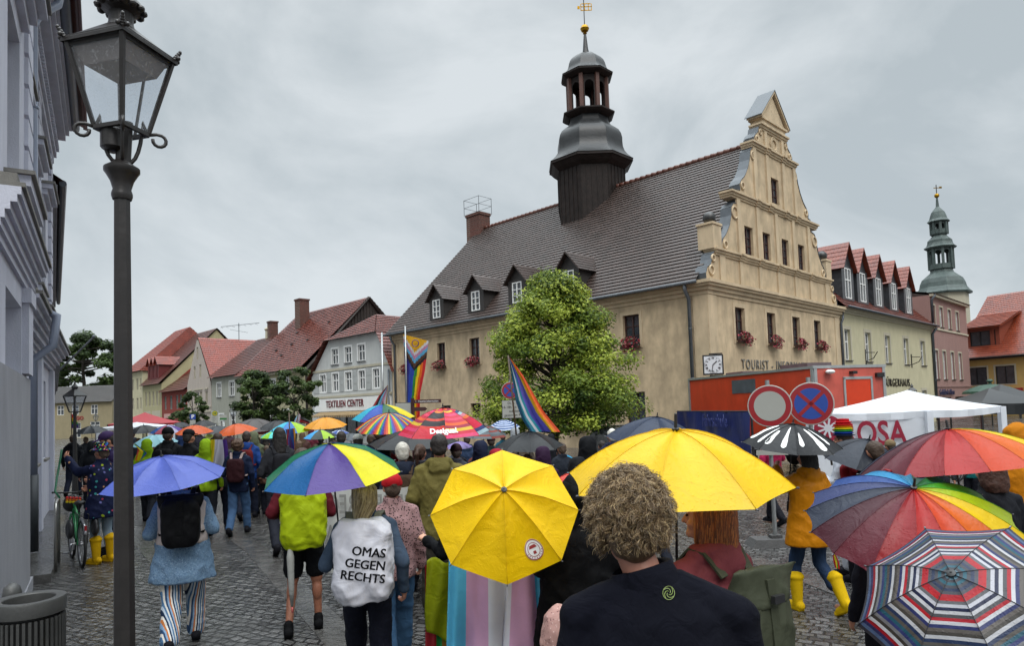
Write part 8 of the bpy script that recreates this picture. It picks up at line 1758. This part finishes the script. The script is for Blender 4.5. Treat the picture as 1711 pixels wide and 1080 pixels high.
p0 = atY(1560, 900, 4.5); figure('girl in a dark coat hidden behind the lower rainbow umbrella', (hp.x+.0, hp.y+.15, 0), 0, 1.42, top='1c1c24', bottom='16161c', hair='long', armR='holdR', voxel=.016)
# concentric striped umbrella
RC = ['1c2434', '4c7080', '34343c', '1c5464', '3c3c44', '24304c', '44444c', 'a01424', 'a8141f', '5c5c60', 'b4b4bc', '141c3c', 'b4b4b8', '46464a', 'a01424', 'b8b8bc', '242c5c', '5a5450', '403c38', 'b0b0b4', '1c2c4c', '4c4844', '205060', '2c3464', '6c6c70', '36322f', 'b4b4b8', '8c1020', '2c2c54', '4a5c7c', '34343c']
axs = V((-.50, -.42, .77)).normalized(); ap = atY(1590, 960, 2.85)
t, hp, T, cn = umbrella('umbrella with concentric navy, red, white, teal and grey rings in the bottom right corner', 0, 0, 2.85, .43, .17, ['1c2434'], ax=axs, apex=ap, spin=.55, facet=-.02, group=G_U, ring=lambda v, k: RC[min(len(RC)-1, int(v*len(RC)))], nv=31, nu=8, tip=.012, handle='straight', length=.7, pw=1.6)
figure('short person holding the ring-striped umbrella low in front', (hp.x, hp.y+.2, 0), 0, 1.36, top='1c2030', bottom='16161c', hair='short', armR='holdR', voxel=.016)
# hooded walker and others at the right edge
p0 = atY(1693, 712, 7.0); figure('person in orange-yellow hooded jacket and jeans at the right edge before the black tents', (p0.x, 7.0, 0), .1, 1.80, top='a8660c', bottom='28405c', hood='up', loose=.03, voxel=.014)
K('woman', 1287, 712, 11.8, 'person in magenta coat behind the mobile sign post', .4, dict(jacket='8c1c40', trousers='17171d')); K('beanie', 1486, 737, 11.0, 'person with beige hat before the ROSA lettering', .3, dict(hat='6c5c44', jacket='4c463c'))
K('man', 1565, 730, 11.5, 'vendor in dark clothes inside the white pavilion', 2.6, dict(jacket='24262c')); K('pony', 1620, 728, 12.2, 'person in teal jacket standing at the open side of the white pavilion', 2.0, dict(jacket='1c6c6c'))
K('hooded', 1705, 722, 11.0, 'dark hooded person in front of the second black pavilion', .2, dict(jacket='1a1b20'))
# ================================================================ woman at the bicycle and man with the purple cap
dino = speckle('bright_print_navy', '141a34', ['8c9c24', 'a03c50', '3c8c8c', 'b0845c', '141a34', '141a34', '5c5c8c'], 15, .27)
hatp = speckle('bright_print_hat', '141a2c', ['2c9c5c', 'c0b024', '2c6cb4', 'b03c6c', '141a2c'], 34, .42)
p0 = atY(170, 850, 10.55); RH_ = figure('woman in bright-print navy jacket, patterned rain hat and yellow boots at the bicycle', (p0.x, 10.55, 0), 1.25, 1.80, armL=((-.20, .24, 1.36), (-.17, .47, 1.56)), armR=((.2, .14, 1.12), (.1, .34, 1.08)), legs='stand', topm=dino, bottom='7c8c98', bkind='tucked', shoes='b8900c', shoeskind='boot', hair='short', hairc='5c4c40', female=True, hem=.68, flare=.06, loose=.02, voxel=.012, hat=None)
q = MB(); q.T = Matrix.Scale(1.80/1.75, 4); q.mat(hatp); q.loft([(0, 0, 1.655, .155, .17), (0, 0, 1.668, .15, .165), (0, 0, 1.70, .1, .115), (0, 0, 1.765, .09, .105), (0, 0, 1.785, .07, .085)], 22); link(remeshed(q, .009, 2, 'hat', .003, 12), 'hat', RH_)
hw_ = atY(103, 752, 10.45); rk = atZ(96, 930, 0); t = thing('lock_strap', 'green bicycle lock strap held up above the steel hoop', 'bicycle lock', (hw_.x, hw_.y, 0)); q = MB(t.location); q.mat(mat('lock_green', '0f5c3c', .5)); q.tube([hw_, hw_+V((-.03, 0, -.2)), atY(95, 800, 10.3), atY(92, 822, 10.15), atY(100, 833, 10.15)], .014, 8); q.build('strap', t, smooth=True)
p0 = atY(183, 800, 11.3); PC = figure('man with purple cap and violet jacket looking down beside the lamp post', (p0.x, 11.3, 0), 2.3, 1.97, armR='frontR', armL='frontL', top='241a3c', bottom='1c1c28', hat='cap', hatc='3c2c50', nod=-.35, voxel=.013, hairc='2c2420')
# rucksacks seen in the crowd
_cr = [o for o in C.objects if o.get('group') == 'people walking in the march' and 'label' in o]
for k_, (frag, c1, lb, wd_) in enumerate((('black beanie', '0d0d10', 'flat black rucksack of the man in the black beanie', .3), ('white-haired man in dark navy', '3a2c20', 'brown day bag of the white-haired man', .27), ('royal blue rain jacket just', '5c1c1c', 'brick-red rucksack on the royal blue jacket', .3), ('billowing charcoal', '1c1c20', 'black shoulder pack on the charcoal coat', .25), ('crimson hood', '20242c', 'dark rucksack on the crimson hooded person', .3), ('tan coat', '2c3c5c', 'blue rucksack on the tan coat', .28), ('plum hood', '6c6c64', 'grey rucksack on the plum hooded person', .3), ('olive hooded', '2c2a22', '', 0))):
    hit = [o for o in _cr if frag in o['label']]
    if hit and wd_:
        t_ = thing('small_backpack', lb, 'backpack', hit[0].location, hit[0].rotation_euler.z); t_.scale = hit[0].scale; link(pack_mesh(wd_, .42, .17, .98, -.12, cloth(c1), vox=.018), 'bag', t_); straps(t_, cloth(c1), .1)
jp = jc; mb_ = at_person(jp, 'small_backpack', 'maroon rucksack with pale straps on the curly-headed walker', 'backpack'); link(pack_mesh(.3, .42, .18, .98, -.11, cloth('2c1418', 'maroon_pack')), 'bag', mb_); straps(mb_, cloth('8c7c78'), .1)
# ================================================================ flags
def flag(label, Y, left, right, cols, nu=18, nv=14, pole=None, amp=.04, across=True, kind=None, name='rainbow_flag', group=None, ph=0.0, colf=None):
    """cloth between two edge curves given where they are seen, hanging in gentle folds at its own distance"""
    L_ = [atY(x, y, Y) for x, y in left]; R_ = [atY(x, y, Y) for x, y in right]
    def on(P_, v): k = min(len(P_)-2, int(v*(len(P_)-1))); return P_[k].lerp(P_[k+1], v*(len(P_)-1)-k)
    t = thing(name, label, 'flag', L_[0] if not pole else atY(pole[0][0], pole[0][1], Y), group=group); m = MB(t.location); W_ = (on(L_, .6)-on(R_, .6)).length
    def fn(u, v): p = on(L_, v).lerp(on(R_, v), u); return p+V((0, W_*amp*4*(sin(u*9+v*2.5+ph)*(.3+v)+.4*sin(u*19+v*4)), 0))
    cf = colf or (lambda u, v: flagcloth(cols[min(len(cols)-1, int((u if across else v)*len(cols)))])); sheet(m, fn, nu, nv, cf); weld(m, 'cloth', t)
    if pole: q = MB(t.location); q.mat(alum if Y > 20 else mat('flag_stick', '4c3c2c', .5)); q.tube([atY(x, y, Y-.02) for x, y in pole], .035 if Y > 20 else .012, 8); q.build('pole', t, smooth=True)
    return t
def prog(u, v):
    s = v+.17*abs(2*u-.95)
    if s < .17: c = 'c8940c'
    elif s < .205: c = 'b8b8bc'
    elif s < .245: c = 'a8708c'
    elif s < .29: c = '4c90b4'
    elif s < .335: c = '4a2c18'
    elif s < .375: c = '0c0c10'
    else: c = ['1e1450', '1c1c6c', '1c3c94', '1c3c94', '2c7c34', 'd0b010', 'cc5c0c', 'b01418'][min(7, int((u+.12*(v-.3))*8))] if u+.12*(v-.3) > 0 else '1e1450'
    return flagcloth(c)
t = flag('long progress pride flag hanging from a tall pole in front of the town hall', 29.0, [(674, 559), (676, 610), (677, 660), (678, 700)], [(716, 570), (710, 620), (702, 660), (702, 700)], [], 32, 60, [(677, 545), (679, 640), (680, 735)], .02, colf=prog, name='pride_flag')
c_ = atY(694, 574, 28.85); m = MB(t.location); m.mat(mat('ring_purple', '3c1c5c', .5)); m.tube([c_+V((cos(a*pi/10)*.14, 0, sin(a*pi/10)*.14)) for a in range(21)], .02, 5, False); m.build('ring', t)
q = thing('flagpole', 'second bare steel flagpole by the far end of the town hall', 'flagpole', (atY(640, 700, 30).x, 30, 0)); m = MB(q.location); m.mat(alum); m.tube([(q.location.x, 30, 0), atY(638, 556, 30)], .045, 8); m.build('pole', q, smooth=True)
flag('large wind-filled rainbow and white flag in front of the linden tree', 9.6, [(850, 597), (857, 640), (862, 672), (872, 700), (886, 722)], [(852, 598), (874, 628), (890, 656), (908, 688), (936, 722)], ['2c6c90', '1c7080', 'b0b4bc', '1c8090', '5450a8', '5450a8', '5450a8', 'd8b010', 'dc6c10', 'cc4418'], 30, 26, [(849, 594), (866, 760)], .05, ph=1)
flag('small flag of black, red and trans-pink stripes beside the textile shop sign', 12.5, [(647, 645), (632, 662), (622, 680)], [(648, 648), (648, 665), (647, 682)], ['8c1418', '0c0c10', '5c9cb8', 'b07c90', 'b8b8bc', 'c8a014'], 12, 8, [(648, 644), (644, 720)], .04, name='pride_flag')
flag('tiny pale trans flag raised near the mango umbrella', 17.5, [(499, 690), (493, 700), (490, 708)], [(502, 694), (502, 700), (501, 708)], ['7cb0c4', 'b48ca0', 'b4b4b8', 'b48ca0'], 8, 6, [(499, 689), (494, 716)], .04, name='pride_flag')
flag('tiny black and red flag beside the tiny trans flag', 17.2, [(504, 696), (510, 700), (518, 704)], [(500, 706), (508, 707), (516, 709)], ['100c10', '7c1418'], 8, 6, None, .04, name='pride_flag')
flag('bundle of furled rainbow flags on one upright pole left of the mango umbrella', 12.2, [(477, 718), (476, 735), (477, 757)], [(492, 716), (494, 735), (497, 757)], ['3c5c8c', '8c1c28', '7c1420', '3c2c6c', '24508c', 'a8381c', 'b0842c'], 14, 8, [(483, 690), (485, 765)], .12, name='furled_flags')
flag('small rainbow flag held up by the grey wall', 20.0, [(119, 692), (118, 704), (118, 716)], [(122, 693), (130, 706), (134, 716)], ['b01820', 'd06410', 'd0b80c', '2c8c34', '1c3c94', '4c2870'], 12, 10, [(119, 690), (120, 735)], .05, across=False)
flag('rainbow flag corner sticking out beside the lamp post near the lime vest', 13.6, [(223, 742), (228, 750), (226, 768)], [(226, 742), (246, 758), (234, 774)], ['b01820', 'd06410', 'd0b80c', '2c8c34', '1c3c94'], 10, 10, None, .05)
flag('yellow, white and violet flag worn as a cape left of the curly-headed walker', 12.7, [(352, 735), (348, 765), (346, 800)], [(378, 735), (382, 765), (382, 800)], ['b8a414', 'b8a414', 'a8a8b4', 'a8a8b4', 'a8a8b4', '3c1c6c', '3c1c6c'], 21, 12, None, .05, name='pride_flag')
K('man', 364, 725, 13.0, 'walker draped in the yellow, white and violet flag', .2, dict(jacket='2c2c34', hair='2c1c14'))
flag('little rainbow paper flag above the lettered white rucksack', 5.95, [(660, 820), (651, 834), (647, 838)], [(672, 836), (661, 846), (655, 849)], ['b01820', 'cc5c0c', 'd0b80c', '2c8c34', '1c3c94', '3c2068'], 12, 8, [(662, 818), (640, 852)], .03)
flag('little rainbow flag held between the raincoat and the white jacket', 7.8, [(1380, 752), (1383, 762), (1386, 770)], [(1402, 754), (1404, 763), (1402, 770)], ['b01820', 'cc5c0c', 'd0b80c', '2c8c34', '1c3c94', '3c2068'], 10, 12, [(1386, 745), (1390, 778)], .05, across=False)
flag('rainbow ribbon dangling below the raincoat sleeve', 6.9, [(1391, 924), (1393, 938), (1396, 950)], [(1396, 926), (1402, 940), (1402, 952)], ['b01820', 'd0b80c', '2c8c34', 'b01820'], 8, 8, None, .05, name='rainbow_ribbon')
for k_ in PROTO.values():
    def _rm(o):
        for c_ in list(o.children): _rm(c_)
        bpy.data.objects.remove(o)
    _rm(k_['o'])
